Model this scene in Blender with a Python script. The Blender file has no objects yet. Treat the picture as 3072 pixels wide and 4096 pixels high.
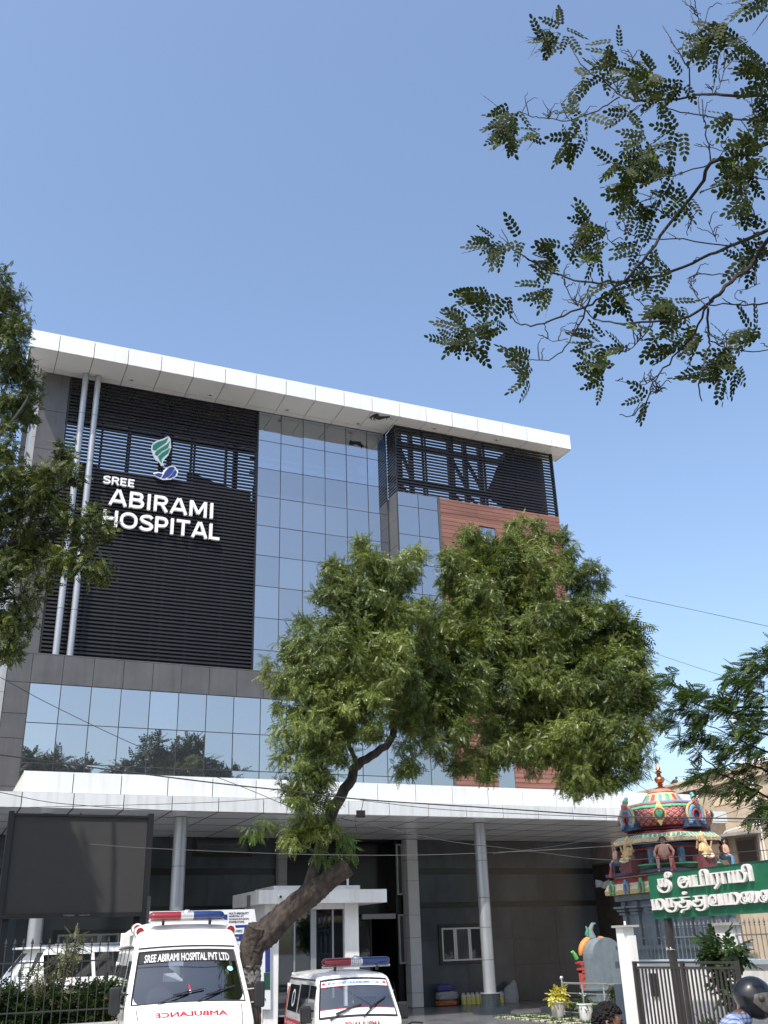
import bpy, math, random
import numpy as np
from mathutils import Vector, Matrix

# ------------------------------------------------------------------ camera, sky, sun, exposure
scene = bpy.context.scene
COL = scene.collection
FPX, PITCH, ROLL, YAW, CAMH = 3915.7, .418166, -.0330407, .425829, 2.1
_h = Vector((math.sin(YAW), math.cos(YAW), 0)); _r = Vector((math.cos(YAW), -math.sin(YAW), 0))
_f = _h*math.cos(PITCH) + Vector((0, 0, 1))*math.sin(PITCH); _u = _r.cross(_f)
CR = _r*math.cos(ROLL) + _u*math.sin(ROLL); CU = -_r*math.sin(ROLL) + _u*math.cos(ROLL); CF = _f
CAM = Vector((0, 0, CAMH))
cd = bpy.data.cameras.new('camera'); cam = bpy.data.objects.new('camera', cd); COL.objects.link(cam)
cd.sensor_fit = 'VERTICAL'; cd.sensor_height = 36; cd.lens = FPX*36/4096
cd.clip_start = .05; cd.clip_end = 3000
M = Matrix((CR, CU, -CF)).transposed().to_4x4(); M.translation = CAM
cam.matrix_world = M
scene.camera = cam

SUN_EL, SUN_AZ = math.radians(57), math.radians(228)
world = bpy.data.worlds.new('World'); scene.world = world; world.use_nodes = True
_nt = world.node_tree; _bg = _nt.nodes['Background']
_sky = _nt.nodes.new('ShaderNodeTexSky'); _sky.sky_type = 'NISHITA'; _sky.sun_disc = False
_sky.sun_elevation = SUN_EL; _sky.sun_rotation = SUN_AZ
_sky.air_density = 1.18; _sky.dust_density = 3.2; _sky.ozone_density = 2.2; _sky.altitude = 300
_nt.links.new(_sky.outputs[0], _bg.inputs[0]); _bg.inputs[1].default_value = .146
sd = bpy.data.lights.new('sun', 'SUN'); sun = bpy.data.objects.new('sun', sd); COL.objects.link(sun)
sd.energy = 2.85; sd.angle = math.radians(.5); sd.color = (1, .955, .89)
SUNV = Vector((math.sin(SUN_AZ)*math.cos(SUN_EL), math.cos(SUN_AZ)*math.cos(SUN_EL), math.sin(SUN_EL)))
sun.rotation_euler = SUNV.to_track_quat('Z', 'Y').to_euler(); sun.location = SUNV*80
vs = scene.view_settings; vs.view_transform = 'Standard'; vs.look = 'None'; vs.exposure = .8; vs.gamma = 1

# ------------------------------------------------------------------ helpers
rng = np.random.default_rng(7); random.seed(7)

def ray(x, y): return CF + CR*((x-1536)/FPX) - CU*((y-2048)/FPX)
def PT(x, y, Y=None, X=None, Z=None, D=None):
    """real place of a point of the photo when its depth plane or its distance is known"""
    d = ray(x, y)
    if Y is not None: t = Y/d.y
    elif X is not None: t = X/d.x
    elif Z is not None: t = (Z-CAMH)/d.z
    else: t = D/math.hypot(d.x, d.y)
    return CAM + d*t
def ZM(ox, oy, s): return lambda x, y: (ox+x/s, oy+y/s)
def DSP(x, y): return (x*1.8517, y*1.8517)

class MB:
    def __init__(s): s.v = []; s.f = []; s.m = []
    def add(s, v, f, m=0):
        o = len(s.v); s.v += [tuple(p) for p in v]
        for q in f: s.f.append(tuple(i+o for i in q)); s.m.append(m)
        return s
    def box(s, x0, x1, y0, y1, z0, z1, m=0):
        v = [(x0,y0,z0),(x1,y0,z0),(x1,y1,z0),(x0,y1,z0),(x0,y0,z1),(x1,y0,z1),(x1,y1,z1),(x0,y1,z1)]
        return s.add(v, [(0,3,2,1),(4,5,6,7),(0,1,5,4),(1,2,6,5),(2,3,7,6),(3,0,4,7)], m)
    def obox(s, c, ax, ay, az, m=0):
        """box with half axes given as vectors"""
        c = Vector(c); ax = Vector(ax); ay = Vector(ay); az = Vector(az); v = []
        for k in (-1, 1):
            for (i, j) in ((-1,-1),(1,-1),(1,1),(-1,1)): v.append(c+ax*i+ay*j+az*k)
        return s.add(v, [(0,3,2,1),(4,5,6,7),(0,1,5,4),(1,2,6,5),(2,3,7,6),(3,0,4,7)], m)
    def bar(s, p0, p1, w, m=0, h=None):
        p0 = Vector(p0); p1 = Vector(p1); d = (p1-p0); L = d.length; d.normalize()
        a = d.cross(Vector((0, 0, 1)))
        if a.length < .05: a = Vector((1, 0, 0))
        a.normalize(); b = d.cross(a)
        return s.obox((p0+p1)/2, a*w/2, b*(h or w)/2, d*L/2, m)
    def tube(s, pts, rad, n=8, m=0, cap=True):
        pts = [Vector(p) for p in pts]; k = len(pts)
        if not hasattr(rad, '__len__'): rad = [rad]*k
        ref = Vector((0, 0, 1)); v = []; f = []
        d0 = (pts[1]-pts[0]).normalized()
        if abs(d0.z) > .9: ref = Vector((1, 0, 0))
        a = d0.cross(ref).normalized()
        for i in range(k):
            d = (pts[min(i+1, k-1)]-pts[max(i-1, 0)]).normalized()
            a = (a-d*a.dot(d)).normalized(); b = d.cross(a)
            for j in range(n):
                t = 2*math.pi*j/n; v.append(pts[i]+(a*math.cos(t)+b*math.sin(t))*rad[i])
        for i in range(k-1):
            for j in range(n):
                f.append((i*n+j, i*n+(j+1) % n, (i+1)*n+(j+1) % n, (i+1)*n+j))
        if cap: f.append(tuple(range(n-1, -1, -1))); f.append(tuple((k-1)*n+j for j in range(n)))
        return s.add(v, f, m)
    def cyl(s, p0, p1, r0, r1=None, n=16, m=0): return s.tube([p0, p1], [r0, r0 if r1 is None else r1], n, m)
    def lathe(s, prof, c=(0, 0, 0), n=24, m=0, rot=0, mats=None):
        v = []; f = []; k = len(prof)
        for (r, z) in prof:
            for j in range(n):
                t = 2*math.pi*j/n+rot; v.append((c[0]+r*math.cos(t), c[1]+r*math.sin(t), c[2]+z))
        for i in range(k-1):
            f = [(i*n+j, i*n+(j+1) % n, (i+1)*n+(j+1) % n, (i+1)*n+j) for j in range(n)]
            o = len(s.v)
            for q in f: s.f.append(tuple(a+o for a in q)); s.m.append(mats[i] if mats else m)
        o = len(s.v)
        s.f.append(tuple(o+j for j in range(n-1, -1, -1))); s.m.append(mats[0] if mats else m)
        s.f.append(tuple(o+(k-1)*n+j for j in range(n))); s.m.append(mats[-1] if mats else m)
        s.v += v
        return s
    def prism(s, poly, vec, m=0):
        """polygon (3D points) extruded along vec, front = the given points"""
        k = len(poly); p = [Vector(q) for q in poly]; v = p+[q+Vector(vec) for q in p]
        f = [tuple(range(k)), tuple(range(2*k-1, k-1, -1))]+[(i, k+i, k+(i+1) % k, (i+1) % k) for i in range(k)]
        return s.add(v, f, m)
    def ball(s, c, r, nu=12, nv=8, m=0):
        if not hasattr(r, '__len__'): r = (r, r, r)
        v = [(c[0], c[1], c[2]-r[2])]; f = []
        for i in range(1, nv):
            t = math.pi*i/nv
            for j in range(nu):
                a = 2*math.pi*j/nu
                v.append((c[0]+r[0]*math.sin(t)*math.cos(a), c[1]+r[1]*math.sin(t)*math.sin(a), c[2]-r[2]*math.cos(t)))
        v.append((c[0], c[1], c[2]+r[2])); L = len(v)-1
        for j in range(nu):
            f.append((0, 1+(j+1) % nu, 1+j)); f.append((L, L-nu+j, L-nu+(j+1) % nu))
        for i in range(nv-2):
            for j in range(nu):
                a = 1+i*nu; f.append((a+j, a+(j+1) % nu, a+nu+(j+1) % nu, a+nu+j))
        return s.add(v, f, m)
    def build(s, name, mats, parent=None, smooth=None, world=True, label=None):
        """one mesh object; world=True: the points are world points and the parent only stands (unrotated) somewhere"""
        me = bpy.data.meshes.new(name)
        off = Vector((0, 0, 0))
        if parent is not None and world:
            p = parent
            while p is not None: off = off+p.location; p = p.parent
        v = [tuple(Vector(p)-off) for p in s.v]
        me.from_pydata(v, [], s.f); me.validate()
        if not isinstance(mats, (list, tuple)): mats = [mats]
        for m in mats: me.materials.append(m)
        if len(mats) > 1 and len(me.polygons) == len(s.m): me.polygons.foreach_set('material_index', s.m)
        if smooth is not None:
            me.polygons.foreach_set('use_smooth', [True]*len(me.polygons))
            me.set_sharp_from_angle(angle=math.radians(smooth))
        me.update()
        o = bpy.data.objects.new(name, me); COL.objects.link(o)
        if parent is not None: o.parent = parent
        if label: o['label'] = label
        return o

def thing(name, label, cat, loc=(0, 0, 0), rotz=0, group=None):
    o = bpy.data.objects.new(name, None); COL.objects.link(o)
    o.location = loc; o.rotation_euler = (0, 0, rotz); o['label'] = label; o['category'] = cat
    o.empty_display_size = .2
    if group: o['group'] = group
    return o
def tag(o, label, cat, group=None):
    o['label'] = label; o['category'] = cat
    if group: o['group'] = group
    return o
def struct(o): o['kind'] = 'structure'; return o
def kid(o, parent, loc=None):
    c = o.copy(); COL.objects.link(c); c.parent = parent
    if loc is not None: c.location = loc
    return c

# ------------------------------------------------------------------ materials
def mat(name, col, rough=.5, metal=0, spec=.5, var=0, vscale=3, bump=0, bscale=40, stretch=(1, 1, 1), streak=0, coat=0, col2=None, vmin=.35, vmax=.65, island=0):
    m = bpy.data.materials.new(name); m.use_nodes = True; nt = m.node_tree; b = nt.nodes['Principled BSDF']
    L = nt.links.new
    b.inputs['Base Color'].default_value = (*col, 1); b.inputs['Roughness'].default_value = rough
    b.inputs['Metallic'].default_value = metal; b.inputs['Specular IOR Level'].default_value = spec
    b.inputs['Coat Weight'].default_value = coat
    if var or bump or streak or col2:
        tc = nt.nodes.new('ShaderNodeTexCoord'); mp = nt.nodes.new('ShaderNodeMapping'); mp.inputs['Scale'].default_value = stretch
        L(tc.outputs['Object'], mp.inputs[0])
    last = None
    if var or col2:
        n = nt.nodes.new('ShaderNodeTexNoise'); n.inputs['Scale'].default_value = vscale; n.inputs['Detail'].default_value = 5; n.inputs['Roughness'].default_value = .6
        L(mp.outputs[0], n.inputs['Vector'])
        r = nt.nodes.new('ShaderNodeValToRGB'); L(n.outputs[0], r.inputs[0])
        a = tuple(min(1, c*(1-var)) for c in col); c2 = col2 if col2 else tuple(min(1, c*(1+var)) for c in col)
        r.color_ramp.elements[0].color = (*a, 1); r.color_ramp.elements[1].color = (*c2, 1)
        r.color_ramp.elements[0].position = vmin; r.color_ramp.elements[1].position = vmax
        last = r.outputs[0]
    if streak:
        mp2 = nt.nodes.new('ShaderNodeMapping'); mp2.inputs['Scale'].default_value = (2.2, 2.2, .12); L(tc.outputs['Object'], mp2.inputs[0])
        n2 = nt.nodes.new('ShaderNodeTexNoise'); n2.inputs['Scale'].default_value = 2.5; n2.inputs['Detail'].default_value = 6; L(mp2.outputs[0], n2.inputs['Vector'])
        rr = nt.nodes.new('ShaderNodeValToRGB'); L(n2.outputs[0], rr.inputs[0]); rr.color_ramp.elements[0].position = .45; rr.color_ramp.elements[1].position = .75
        rr.color_ramp.elements[0].color = (1, 1, 1, 1); rr.color_ramp.elements[1].color = (1-streak, 1-streak, 1-streak*1.15, 1)
        mx = nt.nodes.new('ShaderNodeMix'); mx.data_type = 'RGBA'; mx.blend_type = 'MULTIPLY'; mx.inputs[0].default_value = 1
        if last: L(last, mx.inputs[6])
        else: mx.inputs[6].default_value = (*col, 1)
        L(rr.outputs[0], mx.inputs[7]); last = mx.outputs[2]
    if island:   # panels are never quite the same tone
        gi = nt.nodes.new('ShaderNodeNewGeometry'); mr = nt.nodes.new('ShaderNodeMapRange'); mr.inputs[3].default_value = 1-island; mr.inputs[4].default_value = 1+island; L(gi.outputs['Random Per Island'], mr.inputs[0])
        mi = nt.nodes.new('ShaderNodeMix'); mi.data_type = 'RGBA'; mi.blend_type = 'MULTIPLY'; mi.inputs[0].default_value = 1
        if last: L(last, mi.inputs[6])
        else: mi.inputs[6].default_value = (*col, 1)
        L(mr.outputs[0], mi.inputs[7]); last = mi.outputs[2]
    if last: L(last, b.inputs['Base Color'])
    if bump:
        n3 = nt.nodes.new('ShaderNodeTexNoise'); n3.inputs['Scale'].default_value = bscale; n3.inputs['Detail'].default_value = 6; L(mp.outputs[0], n3.inputs['Vector'])
        bm = nt.nodes.new('ShaderNodeBump'); bm.inputs['Strength'].default_value = bump; bm.inputs['Distance'].default_value = .02
        L(n3.outputs[0], bm.inputs['Height']); L(bm.outputs[0], b.inputs['Normal'])
    return m

def leaf_mat(name, c1, c2, c3=None, rough=.45, trans=.35, nscale=1.2, spec=.4):
    """leaves: each leaflet its own tone, clumps of slightly different tone, some light through the blade"""
    m = bpy.data.materials.new(name); m.use_nodes = True; nt = m.node_tree; L = nt.links.new
    b = nt.nodes['Principled BSDF']; out = nt.nodes['Material Output']
    g = nt.nodes.new('ShaderNodeNewGeometry'); tc = nt.nodes.new('ShaderNodeTexCoord')
    n = nt.nodes.new('ShaderNodeTexNoise'); n.inputs['Scale'].default_value = nscale; n.inputs['Detail'].default_value = 3; L(tc.outputs['Object'], n.inputs['Vector'])
    ma = nt.nodes.new('ShaderNodeMath'); ma.operation = 'MULTIPLY_ADD'; ma.inputs[1].default_value = .45; L(g.outputs['Random Per Island'], ma.inputs[0])
    mb = nt.nodes.new('ShaderNodeMath'); mb.operation = 'MULTIPLY_ADD'; mb.inputs[1].default_value = 1.1; mb.inputs[2].default_value = -.28; L(n.outputs[0], mb.inputs[0]); L(mb.outputs[0], ma.inputs[2])
    r = nt.nodes.new('ShaderNodeValToRGB'); L(ma.outputs[0], r.inputs[0])
    r.color_ramp.elements[0].color = (*c1, 1); r.color_ramp.elements[1].color = (*c2, 1)
    r.color_ramp.elements[0].position = .2; r.color_ramp.elements[1].position = .75
    if c3: e = r.color_ramp.elements.new(.95); e.color = (*c3, 1)
    L(r.outputs[0], b.inputs['Base Color']); b.inputs['Roughness'].default_value = rough; b.inputs['Specular IOR Level'].default_value = spec
    t = nt.nodes.new('ShaderNodeBsdfTranslucent')
    hs = nt.nodes.new('ShaderNodeHueSaturation'); hs.inputs['Value'].default_value = 1.5; hs.inputs['Saturation'].default_value = 1.1; hs.inputs['Hue'].default_value = .485; L(r.outputs[0], hs.inputs['Color']); L(hs.outputs[0], t.inputs[0])
    mx = nt.nodes.new('ShaderNodeMixShader'); mx.inputs[0].default_value = trans
    L(b.outputs[0], mx.inputs[1]); L(t.outputs[0], mx.inputs[2]); L(mx.outputs[0], out.inputs[0])
    return m

def mirror_glass(name, tint, refl, base, rough=.012, wav=.0):
    """coated facade glass: dark body, strong sky reflection that grows at grazing angles"""
    m = bpy.data.materials.new(name); m.use_nodes = True; nt = m.node_tree; L = nt.links.new
    b = nt.nodes['Principled BSDF']; out = nt.nodes['Material Output']
    b.inputs['Base Color'].default_value = (*base, 1); b.inputs['Roughness'].default_value = .4; b.inputs['Specular IOR Level'].default_value = .2
    gl = nt.nodes.new('ShaderNodeBsdfGlossy'); gl.inputs['Color'].default_value = (*tint, 1); gl.inputs['Roughness'].default_value = rough
    lw = nt.nodes.new('ShaderNodeLayerWeight'); lw.inputs[0].default_value = .25
    mp = nt.nodes.new('ShaderNodeMapRange'); mp.inputs[4].default_value = .95; L(lw.outputs['Fresnel'], mp.inputs[0])
    oi = nt.nodes.new('ShaderNodeObjectInfo'); m3 = nt.nodes.new('ShaderNodeMapRange'); m3.inputs[3].default_value = refl-.035; m3.inputs[4].default_value = refl+.035; L(oi.outputs['Random'], m3.inputs[0]); L(m3.outputs[0], mp.inputs[3])
    mx = nt.nodes.new('ShaderNodeMixShader'); L(mp.outputs[0], mx.inputs[0]); L(b.outputs[0], mx.inputs[1]); L(gl.outputs[0], mx.inputs[2]); L(mx.outputs[0], out.inputs[0])
    if wav:
        tc = nt.nodes.new('ShaderNodeTexCoord'); n = nt.nodes.new('ShaderNodeTexNoise'); n.inputs['Scale'].default_value = 1.3; n.inputs['Detail'].default_value = 1; L(tc.outputs['Object'], n.inputs['Vector'])
        bp = nt.nodes.new('ShaderNodeBump'); bp.inputs['Strength'].default_value = wav; bp.inputs['Distance'].default_value = .02; L(n.outputs[0], bp.inputs['Height']); L(bp.outputs[0], gl.inputs['Normal'])
    return m

def clear_glass(name, tint, refl=.08, thru=.55):
    m = bpy.data.materials.new(name); m.use_nodes = True; nt = m.node_tree; L = nt.links.new
    out = nt.nodes['Material Output']; nt.nodes.remove(nt.nodes['Principled BSDF'])
    gl = nt.nodes.new('ShaderNodeBsdfGlossy'); gl.inputs['Roughness'].default_value = .02; gl.inputs['Color'].default_value = (.9, .95, 1, 1)
    tr = nt.nodes.new('ShaderNodeBsdfTransparent'); tr.inputs['Color'].default_value = (*[c*thru for c in tint], 1)
    lw = nt.nodes.new('ShaderNodeLayerWeight'); lw.inputs[0].default_value = .3
    mp = nt.nodes.new('ShaderNodeMapRange'); mp.inputs[3].default_value = refl; mp.inputs[4].default_value = .9; L(lw.outputs['Fresnel'], mp.inputs[0])
    mx = nt.nodes.new('ShaderNodeMixShader'); L(mp.outputs[0], mx.inputs[0]); L(tr.outputs[0], mx.inputs[1]); L(gl.outputs[0], mx.inputs[2]); L(mx.outputs[0], out.inputs[0])
    return m

m_fascl = mat('lower_fascia_acp', (.65, .665, .66), .35, var=.04, vscale=.8, streak=.18, island=.05)
m_white = mat('white_acp', (.75, .765, .765), .32, var=.04, vscale=.6, streak=.13, spec=.45, island=.035)
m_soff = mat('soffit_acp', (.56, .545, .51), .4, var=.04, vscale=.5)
m_csoff = mat('canopy_soffit_acp', (.80, .81, .82), .22, island=.03, var=.04, vscale=.5, spec=.6)
m_joint = mat('joint_dark', (.02, .02, .022), .8)
m_grey = mat('grey_acp', (.082, .079, .080), .38, island=.07, var=.12, vscale=1.2, streak=.2)
m_lgrey = mat('light_grey_and_sunlit_acp', (.30, .30, .30), .45, var=.06, vscale=1)
m_lou = mat('louvre_black', (.012, .0105, .013), .42, var=.2, vscale=2, spec=.4)
m_dark = mat('dark_interior', (.012, .012, .014), .7, var=.2)
m_steel = mat('dark_steel', (.03, .03, .034), .5)
m_silver = mat('silver_acp', (.36, .375, .39), .34, metal=.45, var=.04, vscale=1.5)
m_glass = mirror_glass('facade_glass', (.77, .80, .84), .44, (.035, .039, .045), wav=.05)
m_glass2 = mirror_glass('facade_glass_low', (.78, .81, .85), .50, (.035, .038, .042), wav=.06)
m_mull = mat('mullion', (.03, .027, .026), .5)
m_gran = mat('black_granite', (.046, .057, .068), .2, island=.2, var=.35, vscale=.7, spec=.45, stretch=(1, 1, .4), bump=.012, bscale=2)
m_granb = mat('polished_band_granite', (.008, .009, .010), .22, spec=.5)
m_floor = mat('granite_paving', (.15, .15, .155), .22, island=.1, var=.2, vscale=1.1, spec=.5, bump=.02, bscale=60)
m_asph = mat('asphalt', (.10, .098, .095), .9, var=.25, vscale=2.5, bump=.3, bscale=120)
m_bounce = mat('pale_bounce_ground', (.40, .39, .37), .9, var=.1, vscale=.8, bump=.1)
m_conc = mat('concrete', (.33, .32, .30), .85, var=.15, vscale=1.5, bump=.1)
m_soil = mat('soil_ground', (.23, .228, .22), .95, var=.25, vscale=.4, bump=.3, bscale=8)
m_wwall = mat('white_painted_wall', (.78, .77, .74), .7, var=.05, vscale=1.5, bump=.06, bscale=30, streak=.14)
m_black = mat('black_plastic', (.015, .015, .016), .4)
m_blackmt = mat('black_metal_frame', (.012, .012, .013), .45, spec=.4)
m_rubber = mat('tyre_rubber', (.018, .018, .018), .85, bump=.1)
m_chrome = mat('chrome', (.75, .76, .78), .12, metal=1)
m_ss = mat('stainless_steel', (.62, .62, .62), .3, metal=.75)
m_vanw = mat('white_van_paint', (.80, .79, .775), .22, coat=.5, var=.03, vscale=2, streak=.04)
m_vandirt = mat('dusty_white_roof', (.74, .70, .65), .42, var=.08, vscale=3, bump=.02, bscale=12)
m_red = mat('red_vinyl', (.52, .018, .028), .35, coat=.2, var=.05)
m_redl = mat('red_lens', (.24, .004, .012), .12, coat=.6, spec=.6)
m_bluel = mat('blue_lens', (.008, .030, .14), .12, coat=.6, spec=.6)
m_navy = mat('navy_vinyl', (.012, .02, .12), .35)
m_sil = mat('reflector_silver', (.72, .72, .72), .25, metal=.7)
m_darkglass = mat('dark_car_glass', (.010, .012, .014), .06, spec=.45)
m_winglass = clear_glass('van_glass', (.70, .80, .84), .15, .78)
m_bark = mat('neem_bark', (.065, .047, .036), .95, var=.45, vscale=9, bump=1.0, bscale=22, stretch=(1, 1, .35))
m_bark2 = mat('dark_twig_bark', (.022, .017, .015), .9, var=.4, vscale=14, bump=.5, bscale=40)
m_textw = mat('white_letter_face', (.78, .78, .77), .35)
m_cable = mat('black_cable', (.012, .012, .014), .6)

# ------------------------------------------------------------------ ground
g = MB(); g.box(-600, 600, -500, 700, -.5, -.16)
struct(g.build('ground', m_soil))
g = MB(); g.box(-120, 120, -9, 7.6, -.3, -.12)
struct(g.build('road', m_asph))
g = MB(); g.box(-120, 120, 7.6, 10.2, -.3, .02)
struct(g.build('pavement', m_conc))
g = MB()   # forecourt of granite slabs with narrow joints
g.box(-6, 27, 24.0, 45, -.3, -.012, 1)
ys = np.arange(24.0, 44, 1.0); xs = np.arange(-6, 27, 1.0)
for y in ys:
    for x in xs: g.box(x+.006, x+.994, y+.006, y+.994, -.05, float(rng.uniform(-.001, .001)))
struct(g.build('paving', [m_floor, m_joint]))
g = MB(); g.box(-30, 40, 10.2, 23.99, -.3, -.004); struct(g.build('bounce_ground', m_bounce))  # unseen pale ground, added to throw light up at the soffit
m_lime = mat('pale_stepping_stone', (.42, .39, .30), .8, var=.12, vscale=3)
m_turf = leaf_mat('turf', (.03, .07, .012), (.07, .14, .03))
g = MB()
for i in range(3):
    for j in range(8): g.box(16.75+i*.84, 17.31+i*.84, 24.2+j*.75, 24.68+j*.75, .0, .025)
struct(g.build('path', m_lime))

# ------------------------------------------------------------------ the hospital
U, BAY, G, RZ, RF = 37.3, 36.3, 35.8, 24.4, 35.55
hosp = thing('hospital_building', 'tall hospital with glass curtain walls, black louvres and white flat roof', 'building', (13, 37.3, 0))

def slab_grid(mb, x0, x1, nx, z0, z1, nz, y0, y1, gap=.016, m=0, xs=None, zs=None, axis='Y'):
    xs = xs if xs is not None else np.linspace(x0, x1, nx+1); zs = zs if zs is not None else np.linspace(z0, z1, nz+1)
    for i in range(len(xs)-1):
        for j in range(len(zs)-1):
            a, b, c, d = xs[i]+gap/2, xs[i+1]-gap/2, zs[j]+gap/2, zs[j+1]-gap/2
            if axis == 'Y': mb.box(a, b, y0, y1, c, d, m)
            elif axis == 'X': mb.box(y0, y1, a, b, c, d, m)
            else: mb.box(a, b, c, d, y0, y1, m)

# body behind the claddings
b = MB()
b.box(1.6, 25.7, 38.0, 52, 6.0, 20.2)
b.box(1.6, 17.2, 36.0, 38.0, 6.3, 11.9); b.box(17.3, 25.65, 36.46, 38.0, 6.3, 20.2)
b.box(1.6, 12.3, 37.75, 52, 0, 6.0); b.box(17.0, 25.7, 37.75, 52, 0, 6.0); b.box(12.3, 17.0, 41.5, 52, 0, 6.0)
b.build('wall', m_dark, hosp)
# left flank wall: sunlight on it put into a paler grey
b = MB(); slab_grid(b, 35.82, 52, 10, 6.4, 11.95, 4, 1.45, 1.6, axis='X'); slab_grid(b, 37.32, 52, 9, 11.97, 24.0, 9, 1.46, 1.61, axis='X')
b.build('sunlit_flank_cladding', m_lgrey, hosp)
# grey ACP cladding: upper left strip, band above the lower glazing, lower left pier
b = MB(); b.box(1.62, 2.66, U+.12, U+.4, 11.9, 24.36, 1); b.box(1.62, 17.1, G+.12, G+.2, 10.9, 11.93, 1); b.box(1.62, 2.38, G+.12, G+.2, 6.4, 10.9, 1)
slab_grid(b, 0, 0, 0, 0, 0, 0, U, U+.118, xs=[1.615, 2.69], zs=np.linspace(12.0, 24.38, 8))
slab_grid(b, 0, 0, 0, 0, 0, 0, G, G+.118, xs=[1.615]+[2.41+1.062*i for i in range(14)]+[17.1], zs=[10.95, 11.99])
slab_grid(b, 0, 0, 0, 0, 0, 0, G, G+.118, xs=[1.615, 2.41], zs=[6.44, 7.4, 9.0, 9.85, 10.95])
b.box(1.615, 17.1, G, U+.3, 11.992, 12.03)
b.build('wall_cladding', [m_grey, m_joint], hosp)

# ---- roof canopy
rc = MB(); rx = [.89]+[.89+1.1+1.372*i for i in range(18)]+[26.45]
rc.box(.95, 17.2, RF+.06, 41.2, RZ+.06, RZ+.74, 1); rc.box(17.2, 26.4, RF+.06, 37.0, RZ+.06, RZ+.74, 1)
slab_grid(rc, 0, 0, 0, 0, 0, 0, RF, RF+.05, xs=rx, zs=[RZ, RZ+.8], gap=.028)
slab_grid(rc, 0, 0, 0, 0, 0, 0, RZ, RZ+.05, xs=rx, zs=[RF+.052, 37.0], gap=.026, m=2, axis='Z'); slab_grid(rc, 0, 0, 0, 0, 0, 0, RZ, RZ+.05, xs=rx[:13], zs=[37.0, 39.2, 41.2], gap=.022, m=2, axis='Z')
rc.box(.89, .945, RF+.07, 41.2, RZ, RZ+.8); rc.box(26.41, 26.46, RF+.07, 37.0, RZ, RZ+.8)
rc.box(.94, 17.2, RF+.05, 41.2, RZ+.75, RZ+.8); rc.box(17.2, 26.41, RF+.05, 37.0, RZ+.75, RZ+.8)
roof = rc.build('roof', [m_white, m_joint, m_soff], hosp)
m_lampglass = mat('downlight_glass', (.16, .12, .08), .3, spec=.6)
dl0 = None
z5 = ZM(0, 1250, 1.3825); z6 = ZM(1000, 1500, 1.185)
for q in [z5(728, 373), z5(1163, 457), z5(1588, 538), z6(513, 230), z6(873, 253), z6(1166, 307)]:
    p = PT(*q, Z=RZ)
    if dl0 is None:
        d = MB(); d.lathe([(.12, 0), (.12, -.03), (.085, -.03), (.08, -.012)], (0, 0, 0), 20); d.lathe([(.078, -.013), (.05, -.018)], (0, 0, 0), 16, 1)
        dl0 = d.build('downlight', [m_soff, m_lampglass], roof, world=False); dl0.location = p-hosp.location
    else: kid(dl0, roof, p-hosp.location)
# torn hole in the soffit
b = MB(); pts = []
zz = [(562, 203), (580, 190), (600, 182), (612, 186), (608, 196), (640, 196), (664, 194), (662, 203), (640, 205), (612, 214), (596, 208), (585, 201)]
b.prism([PT(*z6(*q), Z=RZ-.006) for q in zz], (0, 0, .004))
for i in range(9):
    q = PT(*z6(575+i*11, 200+random.uniform(-6, 8)), Z=RZ-.01); a = random.uniform(0, 6.28)
    b.add([q, q+Vector((.16*math.cos(a), .16*math.sin(a), -.12)), q+Vector((.1*math.cos(a+1), .1*math.sin(a+1), -.02))], [(0, 1, 2)])
b.build('torn_panel', m_joint, roof, label='torn black hole in the white soffit')
# soot stain round the hole: a thin coat of dirt of its own shape
m_soot = mat('soot_stain', (.42, .40, .37), .8, var=.2, vscale=5)

# ---- steel frame of the open roof terrace
b = MB()
for x in (5.4, 8.15, 9.7): b.bar((x, 38.3, 20.2), (x, 38.3, 24.4), .09)
for x in (6.85, 7.2): b.bar((x, 38.3, 20.2), (x, 38.3, 24.4), .2)
for z in (23.2, 23.75, 24.1): b.bar((1.7, 38.35, z), (10.8, 38.35, z), .12)
for y in (38.6, 39.4, 40.2, 41.0): b.bar((1.0, y, 24.2), (17.2, y, 24.2), .16)
for x in (1.3, 10.85, 17.1): b.bar((x, 41.0, 20.2), (x, 41.0, 24.4), .22)
# trusses behind the glazed corner and the right louvre box
for x in (11.2, 13.4, 15.6): b.bar((x, 38.6, 20.2), (x, 38.6, 24.4), .16)
for z in (21.9, 22.6): b.bar((10.9, 38.6, z), (17.2, 38.6, z), .12)
for x in (12.3, 14.5, 16.4): b.bar((x-1, 38.62, 21.95), (x, 38.62, 22.55), .08)
for x in (17.9, 18.5, 20.6, 21.45, 22.3): b.bar((x, 37.5, 20.2), (x, 37.5, 24.9), .2)
b.bar((19.3, 37.5, 20.2), (19.3, 37.5, 24.9), .08)
for z in (22.05, 22.25, 24.1): b.bar((17.3, 37.55, z), (25.7, 37.55, z), .14)
for (x0, x1) in ((17.9, 18.5), (20.6, 21.45), (21.45, 22.3)):
    b.bar((x0, 37.5, 24.0), (x1, 37.5, 22.4), .13); b.bar((x0, 37.5, 22.0), (x1, 37.5, 21.2), .10)
b.box(1.7, 10.8, 37.95, 38.15, 20.2, 20.62); b.box(10.9, 17.2, 37.95, 38.1, 20.2, 20.9); b.box(17.3, 25.6, 37.2, 37.3, 20.2, 20.95)
b.box(23.4, 25.6, 36.9, 37.6, 20.95, 24.36)
b.prism([(22.3, 37.2, 22.0), (23.39, 37.2, 21.4), (23.39, 37.2, 24.0), (23.1, 37.2, 23.6), (22.8, 37.2, 22.9)], (0, .1, 0))
b.prism([(1.8, 38.2, 20.6), (4.6, 38.2, 20.6), (4.2, 38.2, 20.85), (3.0, 38.2, 21.0), (1.8, 38.2, 20.95)], (0, .1, 0))
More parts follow.
